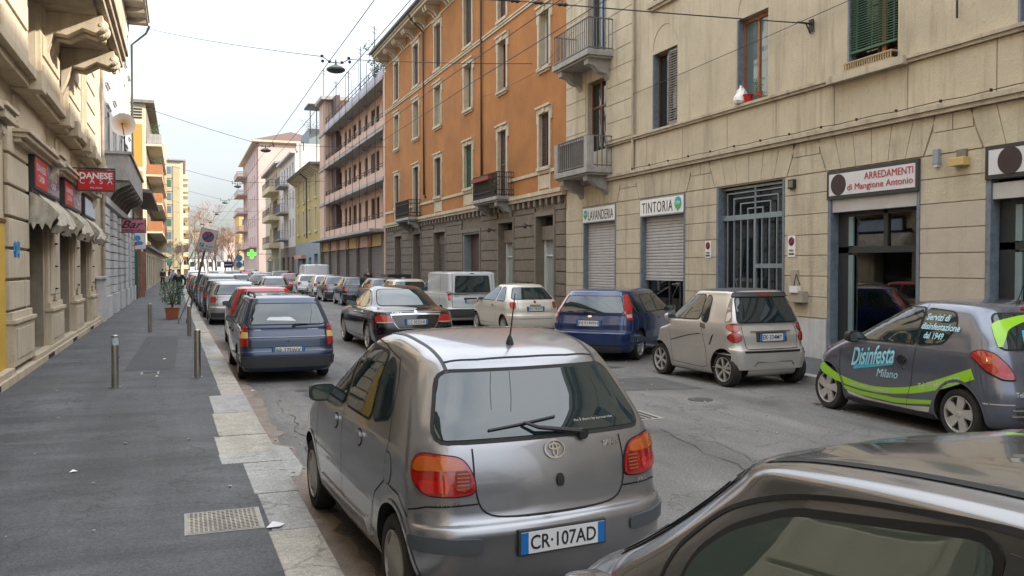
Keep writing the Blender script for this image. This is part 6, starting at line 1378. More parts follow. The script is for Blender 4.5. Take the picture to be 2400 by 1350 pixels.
    def at(c, x, y, yaw=0, sc=1.0, z=0): c.root.location = (x, y, z); c.root.rotation_euler = (0, 0, -yaw); c.root.scale = (sc,)*3; return c
    def handle(c, view, y, z, w=.15, mat=None):
        for v in (view, 'R' if view == 'L' else 'L'):
            c.patch(v, roundpoly([(y, z-.025), (y+w, z-.025), (y+w, z+.02), (y, z+.025)], .02), mat or 'trim', off=.018, name='door_handle', cell=.05, skirt=.004)
    def stretch(c, k, z0=.55):
        """taller body above the wheels"""
        for o in c.root.children_recursive:
            if o.type == 'MESH' and not o.name.startswith(('wheel', 'rim')) or o.name.startswith('wheel_arch'):
                for v in o.data.vertices: v.co.z += max(0, v.co.z-z0)*k
    def skew(c, k):
        for o in c.root.children_recursive:
            if o.type != 'MESH': continue
            if o.parent == c.root: o.location.y += k*o.location.x
            if not (o.name.startswith(('wheel', 'rim')) and not o.name.startswith('wheel_arch')):
                for v in o.data.vertices: v.co.y += k*v.co.x
    def lamp(c, poly, deg, mat='lens_red', off=.012, name='tail_light', subs=(), seal=None, cell=.035):
        for s in (1, -1):
            f = (lambda q: [tuple(x) for x in q]) if s > 0 else (lambda q: mirror_poly(q))
            par = c.patch(s*deg, grow_poly(f(poly), seal), 'seam', off=off*.5, name='lamp_seal', cell=.04) if seal else None
            q = c.patch(s*deg, f(poly), mat, off=off, name=name, parent=par, cell=cell)
            for pl, mm, nm, o2 in subs: c.patch(s*deg, f(pl), mm, off=o2, name=nm, parent=q, cell=.03)
    def arch_lip(c, mat=None, w=.03, R=None):
        R = R or c.R+.055
        for y in c.wheels:
            for v in ('L', 'R'):
                a0 = math.asin(max(-1, min(1, (c.z0+.03-c.R)/R))); pts = [(y+(R+w/2)*math.cos(a), c.R+(R+w/2)*math.sin(a)) for a in [a0+(math.pi-2*a0)*i/24 for i in range(25)]]
                c.ribbon(v, pts, w=w, mat=mat or c.pm.name, off=.006, name='wheel_arch')
def rows_hatch(L, W, H, hz0=.78, hz1=.98, wsb=None, wst=None, rb=.17, rt=.45, rbump=.60, nose=.45, zb=.17, top=.57, rmid=None, rc=(.20, .16), fc=(.42, .42), roof_fl=None, hood_drop=.25, tum=.0):
    """slices for a hatchback, estate or van"""
    w = W/2; wsb = wsb or L-.85; wst = wst or L-1.6; g = H-hz1; rx, ry = rc; fx, fy = fc
    r = [(zb, .16, L-.18, w*.86, rx, ry, fx, fy), (zb+.05, .05, L-.07, w*.94, rx, ry, fx, fy), (.38, .005, L-.005, w*.98, rx, ry, fx, fy), (rbump-.06, 0, L, w*.995, rx, ry, fx, fy), (rbump, .012, L-.02, w, rx, ry, fx, fy), (rbump+.03, .055, L-.045, w, rx, ry, fx, fy),
         (hz0-.04, .075, L-.10, w, rx*.9, ry, fx, fy), (hz0, .09, L-.17, w*.998, rx*.9, ry, fx, fy+.05), (hz0+(hz1-hz0)*.4, .12, L-.38, w*.99, rx*.85, ry, fx, fy+.05), (hz0+(hz1-hz0)*.8, .15, (L+wsb)/2-.02, w*.975, rx*.8, ry, fx*.9, fy), (hz1, rb, wsb, w*.962, rx*.75, ry, fx*.7, fy*.8)]
    tp = top*w/.83 if top < 1 else top
    for k in (.12, .38, .62, .80, .90): r.append((hz1+g*k, rb+(rt-rb)*k**1.15/.9**1.15*.92, wsb+(wst-wsb)*k/.92, w*.955+(tp+.03-w*.955)*(k/.92)**1.15, rx*.72, ry*.95, fx*.45, fy*.6))
    r += [(hz1+g*.94, rt+.03, wst-.07, tp-.03, rx*.8, ry*1.1, fx*.5, fy*.6), (hz1+g*.968, rt+.12, wst-.17, tp-.10, rx*.9, ry*1.2, fx*.5, fy*.6), (hz1+g*.988, rt+.30, wst-.36, tp-.21, rx*.8, ry, fx*.4, fy*.5), (H, rt+.7, max(wst-.75, rt+.8), .08, .06, .05, .06, .05)]
    return r
def edge(rows, z, i):
    for a, b in zip(rows, rows[1:]):
        if a[0] <= z <= b[0]: u = (z-a[0])/(b[0]-a[0]+1e-9); return a[i]+(b[i]-a[i])*u
    return rows[-1][i]
def auto_glass(c, rows, zb, zt, split, rear=True, fpad=.16, rpad=.20, r=.05, rw_side=.06, quarter=None, front=True, rz=None):
    """side windows between zb and zt, divided at the y positions in split"""
    fy = lambda z: edge(rows, z, 2)-fpad; ry = lambda z: edge(rows, z, 1)+rpad
    ys = [None]+list(split)+[None]; gap = .045; polys = []
    seq = list(split); lo = [ry(zb)]+[s+gap for s in seq]; hi = [s-gap for s in seq]+[fy(zb)]; lo2 = [ry(zt)+.02]+[s+gap for s in seq]; hi2 = [s-gap for s in seq]+[fy(zt)-.06]
    for i in range(len(lo)): polys.append([(lo[i], zb), (hi[i], zb), (min(hi[i], hi2[i]), zt), (max(lo[i], lo2[i]), zt)])
    for p in polys:
        if p[1][0]-p[0][0] > .12: c.glass('L', p, both=True, r=r)
    if rear:
        zr0, zr1 = rz or (zb, zt); w0, w1 = edge(rows, zr0, 3)-rw_side-.06, edge(rows, zr1, 3)-rw_side-.05; c.glass('B', [(-w0, zr0), (w0, zr0), (w1, zr1), (-w1, zr1)], name='rear_window', r=.06)
    if front: w0, w1 = edge(rows, zb, 3)-.12, edge(rows, zt, 3)-.12; c.glass('F', [(-w0, zb+.02), (w0, zb+.02), (w1, zt-.01), (-w1, zt-.01)], name='windscreen', r=.08)
def mirror_poly(p): return [(-x, y) for x, y in p][::-1]
def seams(c, lines, view='L'):
    for ln in lines:
        c.ribbon(view, ln)
        if view == 'L': c.ribbon('R', ln)
random.seed(5)
def curve(pts, n=8):
    rows_ = catmull([list(p) for p in pts], n); return [tuple(q) for q in rows_]
# ---- paints
paint('p_yaris', (.25, .25, .26), .7, .32); paint('p_fore', (.18, .182, .188), .6, .22); paint('p_palio', (.006, .026, .075), .25, .28, .15); paint('p_blue', (.005, .026, .11), .25, .26); paint('p_smart', (.50, .48, .45), .4, .32)
paint('p_smart2', (.16, .145, .13), .5, .3); paint('p_c1', (.125, .14, .18), .5, .24); paint('p_500', (.62, .58, .50), .05, .3); paint('p_van', (.55, .60, .62), .05, .35); paint('p_black', (.008, .008, .010), .3, .15); paint('p_red', (.38, .015, .015), .1, .28)
paint('p_dark', (.03, .034, .038), .4, .25); paint('p_silver', (.34, .35, .35), .6, .3); paint('p_white', (.60, .60, .60), .05, .3); paint('p_grey', (.14, .145, .15), .6, .28); paint('p_navy', (.015, .02, .05), .4, .25); paint('p_creme', (.55, .52, .44), .1, .3)
# ================= silver-beige hatchback in front (the nearest whole car)
rows = [(.17, .17, 3.44, .72, .26, .16, .4, .4), (.23, .07, 3.53, .775, .27, .18, .42, .42), (.36, .015, 3.60, .815, .28, .20, .42, .42), (.50, .0, 3.615, .828, .28, .21, .42, .42), (.545, .0, 3.61, .832, .28, .21, .42, .42), (.585, .02, 3.58, .832, .27, .21, .42, .42), (.615, .068, 3.56, .83, .26, .20, .42, .42),
        (.76, .085, 3.50, .826, .25, .20, .42, .44), (.86, .105, 3.30, .82, .24, .20, .42, .44), (.93, .13, 3.06, .808, .24, .20, .40, .44), (.98, .155, 2.82, .795, .24, .20, .34, .40), (1.03, .19, 2.66, .78, .24, .20, .28, .36), (1.13, .25, 2.46, .752, .23, .20, .24, .32), (1.25, .33, 2.24, .712, .22, .20, .24, .32),
        (1.35, .40, 2.06, .668, .21, .20, .24, .32), (1.42, .455, 1.93, .628, .20, .20, .24, .32), (1.455, .50, 1.84, .595, .20, .20, .26, .34), (1.485, .60, 1.72, .53, .2, .2, .28, .36), (1.50, .82, 1.50, .38, .2, .2, .2, .3), (1.506, 1.1, 1.28, .08, .05, .05, .05, .05)]
Y = Car('parked_hatchback', rows, (.565, 2.935), .285, 'silver beige five door hatchback parked nearest, plate CR 107AD', pmat='p_yaris', arch=lambda y, z: (-(.05*max(0, y-1.2)**2+.15*max(0, 1.2-y)**1.4)*max(0, (z-1.05)/.45) if z > 1.05 else 0))
Y.glass('B', [(-.665, 1.0), (.665, 1.0), (.55, 1.315), (-.55, 1.315)], name='rear_window', r=.07, gask=.02)
Y.glass('L', [(1.83, 1.0), (2.58, 1.0), (2.02, 1.385), (1.80, 1.405)], both=True, r=.05)
Y.glass('L', [(1.12, 1.0), (1.745, 1.0), (1.715, 1.395), (1.14, 1.375)], both=True, r=.05)
Y.glass('L', [(.83, 1.06, .1), (1.155, 1.0, .05), (1.17, 1.39, .06), (1.0, 1.36, .16)] and [(.74, 1.06), (1.075, 1.0), (1.09, 1.37), (.92, 1.31)], both=True, r=.08)
Y.glass('F', [(-.64, 1.0), (.64, 1.0), (.54, 1.38), (-.54, 1.38)], name='windscreen', r=.08)
M('lens_hot', (.48, .012, .009), .1, var=0, coat=1, obj=True)
Y.lamp(roundpoly([(-.83, .82), (-.825, .905), (-.785, .945), (-.56, .92), (-.50, .845), (-.475, .745), (-.60, .735), (-.76, .745)], .05), 22, off=.014, seal=.007, subs=[
    (roundpoly([(-.82, .86), (-.815, .90), (-.78, .932), (-.565, .91), (-.53, .86)], .03), 'lens_amber', 'indicator', .018), (roundpoly([(-.585, .76), (-.50, .76), (-.52, .86), (-.595, .865)], .02), 'lens_dark', 'reflector', .0175),
    (roundpoly([(-.77, .755), (-.62, .755), (-.62, .81), (-.79, .82)], .03), 'lens_hot', 'brake_lens', .0185)]+[([(-.585, .768+.018*k), (-.52, .768+.018*k), (-.52, .775+.018*k), (-.585, .775+.018*k)], 'lens_amber', 'lens_rib', .019) for k in range(5)])
Y.lamp(roundpoly([(-.845, .475), (-.44, .455), (-.44, .535), (-.845, .555)], .03), 22, 'trim_grey', off=.014, name='bumper_strip')
Y.ribbon('B', curve([(-.47, .96), (-.475, .82), (-.455, .69), (-.39, .63), (-.25, .612), (0, .608), (.25, .612), (.39, .63), (.455, .69), (.475, .82), (.47, .96)], 3), w=.009)
Y.ribbon(22, [(-.85, .66), (-.75, .685), (-.47, .69)], w=.009); Y.ribbon(-22, [(.85, .66), (.75, .685), (.47, .69)], w=.009)
Y.ribbon('T', [(-.50, .56), (-.3, .53), (0, .52), (.3, .53), (.50, .56)], w=.012)
Y.ribbon('T', [(-.50, .50), (-.53, .9), (-.545, 1.3), (-.53, 1.75)], w=.02, mat='trim', off=.003, name='roof_gutter'); Y.ribbon('T', [(.50, .50), (.53, .9), (.545, 1.3), (.53, 1.75)], w=.02, mat='trim', off=.003, name='roof_gutter')
seams(Y, [[(.30, .62), (.45, .70), (.62, .715)], [(1.775, .33), (1.76, .6), (1.79, .96), (1.77, 1.42)], [(1.06, .32), (.90, .62), (.72, .72), (.68, .95), (.80, 1.25), (.92, 1.36), (1.3, 1.42), (1.8, 1.44)], [(2.62, .33), (2.66, .6), (2.63, .9)], [(1.05, .30), (2.6, .30)]])
Y.patch('L', roundpoly([(1.05, .30), (2.55, .30), (2.5, .40), (1.15, .40)], .04), 'p_yaris', off=.012, name='sill_moulding', cell=.1); Y.patch('R', roundpoly([(1.05, .30), (2.55, .30), (2.5, .40), (1.15, .40)], .04), 'p_yaris', off=.012, name='sill_moulding', cell=.1)
for y in (1.30, 1.98):
    for v in ('L', 'R'):
        pl = [(y+.075*math.cos(a), .86+.055*math.sin(a)) for a in [i*math.pi/8 for i in range(16)]]; rr = Y.patch(v, pl, 'seam', off=.002, name='handle_recess', cell=.05); Y.patch(v, [(q[0]*.85+y*.15, q[1]*.8+.86*.2) for q in pl], 'p_yaris', off=.005, name='handle_dish', parent=rr, cell=.05); Y.patch(v, roundpoly([(y-.075, .865), (y+.07, .87), (y+.06, .90), (y-.06, .895)], .015), 'p_yaris', off=.022, name='door_handle', cell=.04)
pl = [(.66+.075*math.cos(a), .80+.09*math.sin(a)) for a in [i*math.pi/10 for i in range(20)]]; g = Y.patch('L', pl, 'seam', off=.0015, name='fuel_flap_gap', cell=.05); Y.patch('L', [(.66+(q[0]-.66)*.94, .80+(q[1]-.80)*.94) for q in pl], 'p_yaris', off=.003, name='fuel_flap', parent=g, cell=.05)
Y.plate('CR·107AD', .49, w=.52, h=.115)
o = Y.root.children[-1]; yy = min(v.co.y for v in o.data.vertices)
place_text(text_mesh('EASYCAR          COMUNETTI S.R.L.', .44, .018), lambda u, v, t: Vector((u, yy-.006, v+.417))).local('lettering', MATS['sign_pale'], o)
MB().box(-.272, .272, yy-.004, yy+.03, .408, .425).local('plate_holder', MATS['trim'], o)
Y.wiper((.21, .985), ((-.36, 1.035), (.06, 1.075))); Y.antenna(.0, .72, .30, -.28)
# badge, lock, script
def ell(cx, cy, rx, ry, k=20): return [(cx+rx*math.cos(2*math.pi*i/k), cy+ry*math.sin(2*math.pi*i/k)) for i in range(k)]
def ellring(c, cx, cy, rx, ry, w, par=None): return c.ribbon('B', ell(cx, cy, rx, ry, 24), w=w, mat='chrome', off=.009, name='emblem', close=True, parent=par)
em = ellring(Y, 0.015, .925, .062, .043, .009); ellring(Y, .015, .937, .034, .013, .007, em); ellring(Y, .015, .923, .014, .034, .007, em)
Y.patch('B', ell(.03, .77, .022, .034), 'black', off=.016, name='lock', cell=.03)
hf = lambda c, cx, cz: (lambda u, v, t: (lambda q: q[0]+q[1]*(t+.003))(c.hit('B', cx+u, cz+v)))
place_text(text_mesh('YARIS', .12, .03, shear=.3, bold=.01, space=1.1), hf(Y, .40, .925)).local('lettering', MATS['chrome'], Y.root); place_text(text_mesh('TOYOTA', .12, .02), hf(Y, -.62, .70)).local('lettering', MATS['chrome'], Y.root); place_text(text_mesh('VVT-i', .09, .028, shear=.3), hf(Y, .62, .70)).local('lettering', MATS['chrome'], Y.root)
place_text(text_mesh('the 5 doors by euroservice', .28, .016), hf(Y, .32, 1.05)).local('lettering', MATS['lens_clear'], Y.root)
Y.mirror(2.42, 1.0, 'trim', .95, .08); Y.wheel(6, 'cap', w=.17, rr=.66, wide=.45); Y.arch_lip(w=.022)
Y.stretch(.05); Y.skew(.06); Y.at(1.97, 4.43, R_(-3.0), 1.02)
# ================= blue estate (second on the left)
rows = rows_hatch(4.13, 1.61, 1.47, hz0=.76, hz1=.93, wsb=3.25, wst=2.45, rb=.15, rt=.50, rbump=.52, top=.575, rc=(.2, .16))
P = Car('parked_estate', rows, (.86, 3.30), .285, 'dark blue estate car with roof rails, plate BR 375WX', pmat='p_palio', bow=(.05, .16))
auto_glass(P, rows, .96, 1.34, (1.05, 1.62, 2.3), r=.04, rz=(.985, 1.32), rpad=.30)
lt = roundpoly([(-.775, .62), (-.78, .97), (-.71, 1.0), (-.66, .92), (-.655, .62)], .02)
for pl in (lt, mirror_poly(lt)):
    s = 1 if pl is lt else -1; tl = P.patch('B', pl, 'lens_red', off=.012, name='tail_light', cell=.04); P.patch('B', [(s*x, y) for x, y in [(-.775, .755), (-.655, .755), (-.655, .855), (-.775, .855)]], 'lens_yellow', off=.015, name='indicator', parent=tl, cell=.04)
P.patch('B', roundpoly([(-.79, .27), (.79, .27), (.80, .45), (-.80, .45)], .04), 'trim', off=.03, name='bumper', cell=.1)
P.ribbon('B', [(-.64, .98), (-.64, .60), (.64, .60), (.64, .98)], w=.01); P.ribbon('B', [(-.64, .77), (.64, .77)], w=.006, mat='lens_clear'); P.ribbon('B', [(-.64, .755), (.64, .755)], w=.008)
P.plate('BR·375WX', .545, w=.52, h=.115); P.wiper((.1, .95), ((.12, .965), (.55, .975))); seams(P, [[(1.62, .33), (1.60, .9)], [(2.32, .33), (2.30, .9)], [(1.05, .60), (1.0, .9)], [(3.1, .4), (3.08, .85)]]); P.handle('L', 1.7, .80); P.handle('L', 2.45, .80)
place_text(text_mesh('WEEKEND', .17, .02), hf(P, .42, .895)).local('lettering', MATS['chrome'], P.root); place_text(text_mesh('PALIO', .11, .02), hf(P, -.50, .895)).local('lettering', MATS['chrome'], P.root); P.patch('B', ell(0, .70, .018, .018, 10), 'black', off=.01, name='lock')
for x in (-.50, .50):
    mb = MB(); pts = [P.hit('T', x, .62)[0]]+[P.hit('T', x, y)[0]+Vector((0, 0, .055)) for y in (.72, 1.2, 1.8)]+[P.hit('T', x, 2.15)[0]+Vector((0, 0, .0))]; mb.tube(pts, .02, 8); mb.local('roof_rail', MATS['trim'], P.root, smooth=True)
P.patch('B', roundpoly([(-.35, 1.05), (.15, 1.03), (.05, 1.10), (-.30, 1.10)], .02), 'sign_pale', off=.010, name='paper', cell=.1)
P.mirror(3.0, .95, 'trim', .9); P.wheel(8, 'cap', w=.17); P.arch_lip(w=.02); P.at(1.72, 15.5, R_(-.6), 1.02)
# ================= small two seater on the right
rows = rows_hatch(2.70, 1.56, 1.54, hz0=.86, hz1=1.02, wsb=2.18, wst=1.55, rb=.14, rt=.36, rbump=.62, top=.58, rc=(.22, .18), fc=(.45, .34), nose=.3)
S = Car('parked_microcar', rows, (.37, 2.235), .285, 'tiny silver two seat car with paired round tail lights, plate EK 334MY', pmat='p_smart', bow=(.08, .18), well=.05)
S.glass('B', [(-.60, 1.03), (.60, 1.03), (.52, 1.40), (-.52, 1.40)], name='rear_window', r=.05)
S.patch('B', roundpoly([(-.56, 1.41), (.56, 1.41), (.52, 1.475), (-.52, 1.475)], .02), 'trim', off=.03, name='spoiler', cell=.08); S.patch('B', roundpoly([(-.13, 1.43), (.13, 1.43), (.13, 1.455), (-.13, 1.455)], .01), 'lens_red', off=.034, name='brake_light', cell=.05)
S.glass('L', [(1.03, 1.05), (2.02, 1.03), (1.60, 1.41), (1.02, 1.44)], both=True, r=.08); S.glass('L', [(.80, 1.0), (.99, 1.04), (.97, 1.44), (.84, 1.40)], both=True, r=.07)
S.patch('L', roundpoly([(.24, 1.03), (.36, 1.02), (.42, 1.41), (.40, 1.42)], .03), 'p_smart2', off=.004, name='pillar_panel'); S.patch('R', roundpoly([(.24, 1.03), (.36, 1.02), (.42, 1.41), (.40, 1.42)], .03), 'p_smart2', off=.004, name='pillar_panel')
S.patch('T', roundpoly([(-.53, .42), (.53, .42), (.54, 1.5), (-.54, 1.5)], .1), 'trim', off=.004, name='roof_panel', cell=.12)
for x in (-.66, .66):
    for z, r in ((.945, .068), (.80, .078)): q = S.patch('B', ell(x, z, r*1.2, r), 'lens_dark', off=.014, name='tail_light', cell=.03); S.patch('B', ell(x, z, r*1.05, r*.85), 'lens_red', off=.02, name='lens', parent=q, cell=.03)
S.patch('B', roundpoly([(-.78, .30), (.78, .30), (.78, .56), (-.78, .56)], .06), 'p_smart', off=.02, name='bumper', cell=.09); S.patch('B', roundpoly([(-.56, .565), (.56, .565), (.56, .60), (-.56, .60)], .01), 'seam', off=.004, name='bumper_gap')
S.ribbon('B', [(-.54, 1.0), (-.55, .85), (-.50, .62), (.50, .62), (.55, .85), (.54, 1.0)], w=.01); S.patch('B', roundpoly([(-.42, .885), (.42, .885), (.36, .92), (0, .935), (-.36, .92)], .02), 'p_smart', off=.035, name='tailgate_grip', cell=.06)
S.patch('B', roundpoly([(-.31, .73), (.31, .73), (.31, .875), (-.31, .875)], .02), 'trim', off=.006, name='plate_surround', cell=.08); S.plate('EK·334MY', .80, w=.50, h=.11); S.ribbon('B', [(-.40, .36), (-.34, .42), (.34, .42), (.40, .36)], w=.022, mat='chrome', off=.024, name='bumper_trim')
S.wiper((.12, 1.38), ((.05, 1.13), (.16, 1.30)))
seams(S, [[(.82, .60), (.98, 1.0)], [(.82, .60), (.80, .30), (.95, .27), (1.82, .30)], [(1.82, .30), (1.86, .7), (1.98, 1.0)]]); S.ribbon('L', [(.98, .82), (1.3, .78), (1.86, .66)], w=.014, mat='seam'); S.patch('L', [(.70, .66), (.73, .66), (.66, .80), (.60, .84)], 'seam', off=.003, name='side_vent'); S.patch('L', roundpoly([(.83, .90), (.98, .92), (1.0, .99), (.85, .98)], .03), 'p_smart2', off=.008, name='door_handle')
S.mirror(1.98, 1.04, 'p_smart', 1.0); S.wheel(6, 'alloy', w=.19, rr=.70, wide=.28); S.arch_lip(w=.035); S.stretch(.06); S.at(9.22, 12.05, R_(-2.5), 1.02)
# ================= grey and green delivery hatchback at the right
rows = [(.17, .17, 3.32, .72, .26, .16, .4, .36), (.24, .06, 3.41, .78, .27, .2, .42, .38), (.38, .0, 3.465, .805, .28, .24, .42, .4), (.56, .0, 3.46, .812, .3, .26, .42, .42), (.66, .03, 3.42, .812, .3, .26, .42, .44), (.76, .06, 3.36, .808, .3, .26, .42, .46), (.85, .075, 3.18, .80, .3, .26, .42, .46), (.93, .10, 2.95, .788, .3, .26, .38, .44),
        (.98, .12, 2.72, .772, .3, .26, .32, .4), (1.03, .145, 2.55, .755, .3, .26, .28, .34), (1.14, .20, 2.32, .72, .28, .25, .24, .3), (1.25, .27, 2.08, .675, .26, .24, .24, .3), (1.34, .34, 1.88, .63, .25, .22, .24, .3), (1.40, .39, 1.74, .585, .24, .22, .24, .3), (1.435, .46, 1.62, .52, .24, .2, .26, .32), (1.455, .66, 1.42, .38, .2, .2, .2, .28), (1.462, .9, 1.2, .08, .05, .05, .05, .05)]
D_ = Car('parked_delivery_hatchback', rows, (.60, 2.94), .295, 'grey hatchback with lime green swooshes and blue script lettering', pmat='p_c1', bow=(.10, .16), arch=lambda y, z: (-.045*((y-1.2)/1.0)**2*max(0, (z-1.05)/.4) if z > 1.05 else 0))
D_.glass('B', [(-.60, 1.0), (.60, 1.0), (.50, 1.33), (-.50, 1.33)], name='rear_window', r=.08)
D_.glass('L', [(1.29, .985), (2.52, .965), (1.98, 1.28), (1.60, 1.355), (1.27, 1.36)], both=True, r=.05); D_.glass('L', [(.72, 1.20), (.86, 1.02), (1.25, .975), (1.23, 1.355), (.80, 1.33)], both=True, r=.06)
D_.glass('F', [(-.62, .98), (.62, .98), (.52, 1.32), (-.52, 1.32)], name='windscreen', r=.08)
M('lime', (.30, .62, .02), .35, var=.03, obj=True, coat=.5); M('swoosh_white', (.62, .62, .60), .4, var=.02, obj=True, coat=.5); M('logo_blue', (.06, .42, .60), .4, var=0, obj=True); M('logo_pale', (.42, .68, .78), .4, var=0, obj=True)
for v in ('L', 'R'):
    up = curve([(3.28, .80), (3.05, .655), (2.6, .50), (2.0, .44), (1.4, .50), (.9, .64), (.42, .80)]); dn = curve([(3.40, .72), (3.30, .60), (2.72, .42), (2.0, .365), (1.4, .42), (.9, .53), (.36, .70)])
    D_.patch(v, up+dn[::-1], 'lime', off=.0025, name='swoosh', cell=.05, skirt=0)
    up = curve([(2.62, .385), (2.2, .345), (1.6, .345), (.98, .40)]); dn = curve([(2.55, .33), (2.2, .29), (1.6, .285), (1.0, .35)]); D_.patch(v, up+dn[::-1], 'lime', off=.0027, name='swoosh', cell=.05, skirt=0)
    up = curve([(2.52, .32), (2.1, .272), (1.6, .265), (1.02, .315)]); dn = curve([(2.48, .275), (2.1, .235), (1.6, .222), (1.05, .25)]); D_.patch(v, up+dn[::-1], 'swoosh_white', off=.0025, name='swoosh', cell=.05, skirt=0)
D_.patch('B', curve([(-.60, 1.02), (-.585, 1.15), (-.50, 1.26), (0, 1.33), (.45, 1.31)])+curve([(.45, 1.25), (0, 1.28), (-.38, 1.20), (-.50, 1.10), (-.56, 1.02)]), 'lime', off=.0105, name='swoosh', cell=.05, skirt=0)
def side_text(c, txt, cy, cz, w, h, mat, sl=0., off=.004, **k):
    me = text_mesh(txt, w, h, **k); f = lambda u, v, t: (lambda q: q[0]+q[1]*(t*.6+off))(c.hit('L', cy-u, cz+v+u*sl)); return place_text(me, f, .003).local('lettering', MATS[mat], c.root)
side_text(D_, 'Disinfesta', 2.0, .80, .80, .21, 'logo_blue', shear=.35, bold=.03, sl=.12); side_text(D_, 'Disinfesta', 2.0, .80, .80, .21, 'logo_pale', shear=.35, bold=.0, sl=.12, off=.007); side_text(D_, 'Milano', 1.72, .62, .38, .09, 'logo_pale', shear=.3, sl=.03)
D_.patch('L', [(2.36, .61), (2.36, .665), (1.62, .745), (1.62, .725)], 'logo_blue', off=.004, name='underline', skirt=0); side_text(D_, 'Tel. 02 66 66 97 97', .88, .60, .62, .07, 'swoosh_white', sl=.21); side_text(D_, 'info: www.disinfesta.it', 2.05, .412, .72, .045, 'swoosh_white', sl=-.02)
side_text(D_, 'Servizi di', 1.02, 1.27, .36, .07, 'logo_pale', shear=.2, bold=.02, off=.011); side_text(D_, 'disinfestazione', .95, 1.175, .58, .07, 'logo_pale', shear=.2, bold=.02, off=.011); side_text(D_, 'dal 1949', 1.02, 1.08, .30, .07, 'logo_pale', shear=.2, bold=.02, off=.011)
D_.lamp(roundpoly([(-.89, .94), (-.80, .985), (-.66, .95), (-.53, .83), (-.46, .71), (-.60, .715), (-.75, .79)], .04), 35, off=.02, seal=.012, subs=[(roundpoly([(-.66, .82), (-.56, .82), (-.50, .73), (-.62, .745)], .03), 'lens_hot', 'lens', .025), (roundpoly([(-.80, .93), (-.70, .92), (-.70, .85), (-.78, .86)], .03), 'lens_amber', 'indicator', .024)])
D_.patch('B', roundpoly([(-.5, .30), (.5, .30), (.55, .45), (-.55, .45)], .04), 'trim', off=.012, name='bumper_insert'); D_.ribbon('B', [(-.78, .47), (-.55, .47)], w=.012, mat='lens_clear', off=.006)
for z in (.34, .40): D_.patch('B', [(-.58, z), (-.3, z), (-.3, z+.018), (-.58, z+.018)], 'chrome', off=.02, name='bumper_fin')
place_text(text_mesh('Veicolo', .3, .06, bold=.02), hf(D_, -.22, .66)).local('lettering', MATS['sign_pale'], D_.root); place_text(text_mesh('Tel. 02 66 66 97 97', .52, .045), hf(D_, -.28, .575)).local('lettering', MATS['sign_pale'], D_.root); place_text(text_mesh('Disinfesta', .6, .12, shear=.35, bold=.02), lambda u, v, t: (lambda q: q[0]+q[1]*(t+.012))(D_.hit('B', -.02+u, 1.15+v+u*.15))).local('lettering', MATS['logo_blue'], D_.root)
D_.plate('', .83, w=.46, h=.11)
D_.patch('B', roundpoly([(-.14, 1.37), (.14, 1.37), (.13, 1.39), (-.13, 1.39)], .008), 'lens_red', off=.012, name='brake_light')
seams(D_, [[(1.265, 1.4), (1.26, .95), (1.30, .6), (1.42, .22)], [(2.62, .96), (2.66, .6), (2.55, .22)], [(1.42, .22), (2.55, .22)], [(.5, .45), (.42, .68), (.42, .72)], [(1.0, .20), (2.5, .18)]])
g = D_.patch('L', ell(1.47, .80, .075, .045), 'p_dark', off=.025, name='door_handle', cell=.04); D_.patch('R', ell(1.47, .80, .075, .045), 'p_dark', off=.025, name='door_handle', cell=.04); D_.patch('L', ell(1.44, .715, .018, .016), 'chrome', off=.006, name='lock')
D_.patch('L', roundpoly([(2.97, .80), (3.03, .79), (3.03, .86), (2.98, .87)], .02), 'lens_amber', off=.006, name='indicator'); D_.patch('L', roundpoly([(2.93, .90), (3.02, .90), (2.98, .925), (2.93, .92)], .01), 'chrome', off=.006, name='badge')
D_.mirror(2.38, .99, 'black', 1.0, .09); D_.wheel(5, 'alloy', w=.18, rr=.70, wide=.75, tw=.25); D_.arch_lip(w=.03); D_.antenna(0, .55, .32, -.4); D_.patch('L', roundpoly([(1.0, .17), (2.5, .17), (2.5, .24), (1.0, .24)], .02), 'trim', off=.01, name='sill_moulding')
D_.stretch(.13); D_.at(9.12, 6.93, R_(4.0), 1.02)
# ================= blue wagon turned towards the shops
rows = rows_hatch(4.35, 1.84, 1.50, hz0=.80, hz1=.99, wsb=3.35, wst=2.5, rb=.15, rt=.50, rbump=.60, top=.575, rc=(.3, .24))
B_ = Car('parked_estate', rows, (.80, 3.44), .315, 'dark blue hatchback turned towards the shops, plate DJ 514WH', pmat='p_blue', bow=(.11, .16))
auto_glass(B_, rows, 1.0, 1.36, (1.15, 1.95), r=.05, rz=(1.01, 1.34), rpad=.30, rw_side=.10)
lt = roundpoly([(-.875, .86), (-.77, .86), (-.70, 1.1), (-.60, 1.38), (-.66, 1.39), (-.80, 1.15)], .02)
for pl in (lt, mirror_poly(lt)): s = 1 if pl is lt else -1; q = B_.patch('B', pl, 'lens_red', off=.012, name='tail_light', cell=.04); B_.patch('B', [(s*x, y) for x, y in [(-.85, .91), (-.77, .91), (-.755, .98), (-.84, .98)]], 'lens_clear', off=.016, name='lens', parent=q, cell=.04)
B_.patch('B', roundpoly([(-.90, .36), (.90, .36), (.90, .58), (-.90, .58)], .04), 'p_blue', off=.025, name='bumper', cell=.1); B_.patch('B', roundpoly([(-.7, .20), (.7, .20), (.7, .33), (-.7, .33)], .04), 'trim', off=.012, name='bumper_insert', cell=.1); B_.ribbon('B', [(-.72, 1.0), (-.74, .62), (.74, .62), (.72, 1.0)], w=.01)
B_.plate('DJ·514WH', .79, w=.52, h=.11); B_.wiper((.0, 1.0), ((-.30, 1.03), (-.02, 1.05))); B_.patch('B', ell(0, .93, .05, .024), 'chrome', off=.01, name='emblem'); B_.patch('B', ell(-.3, .30, .12, .018), 'lens_red', off=.02, name='fog_light')
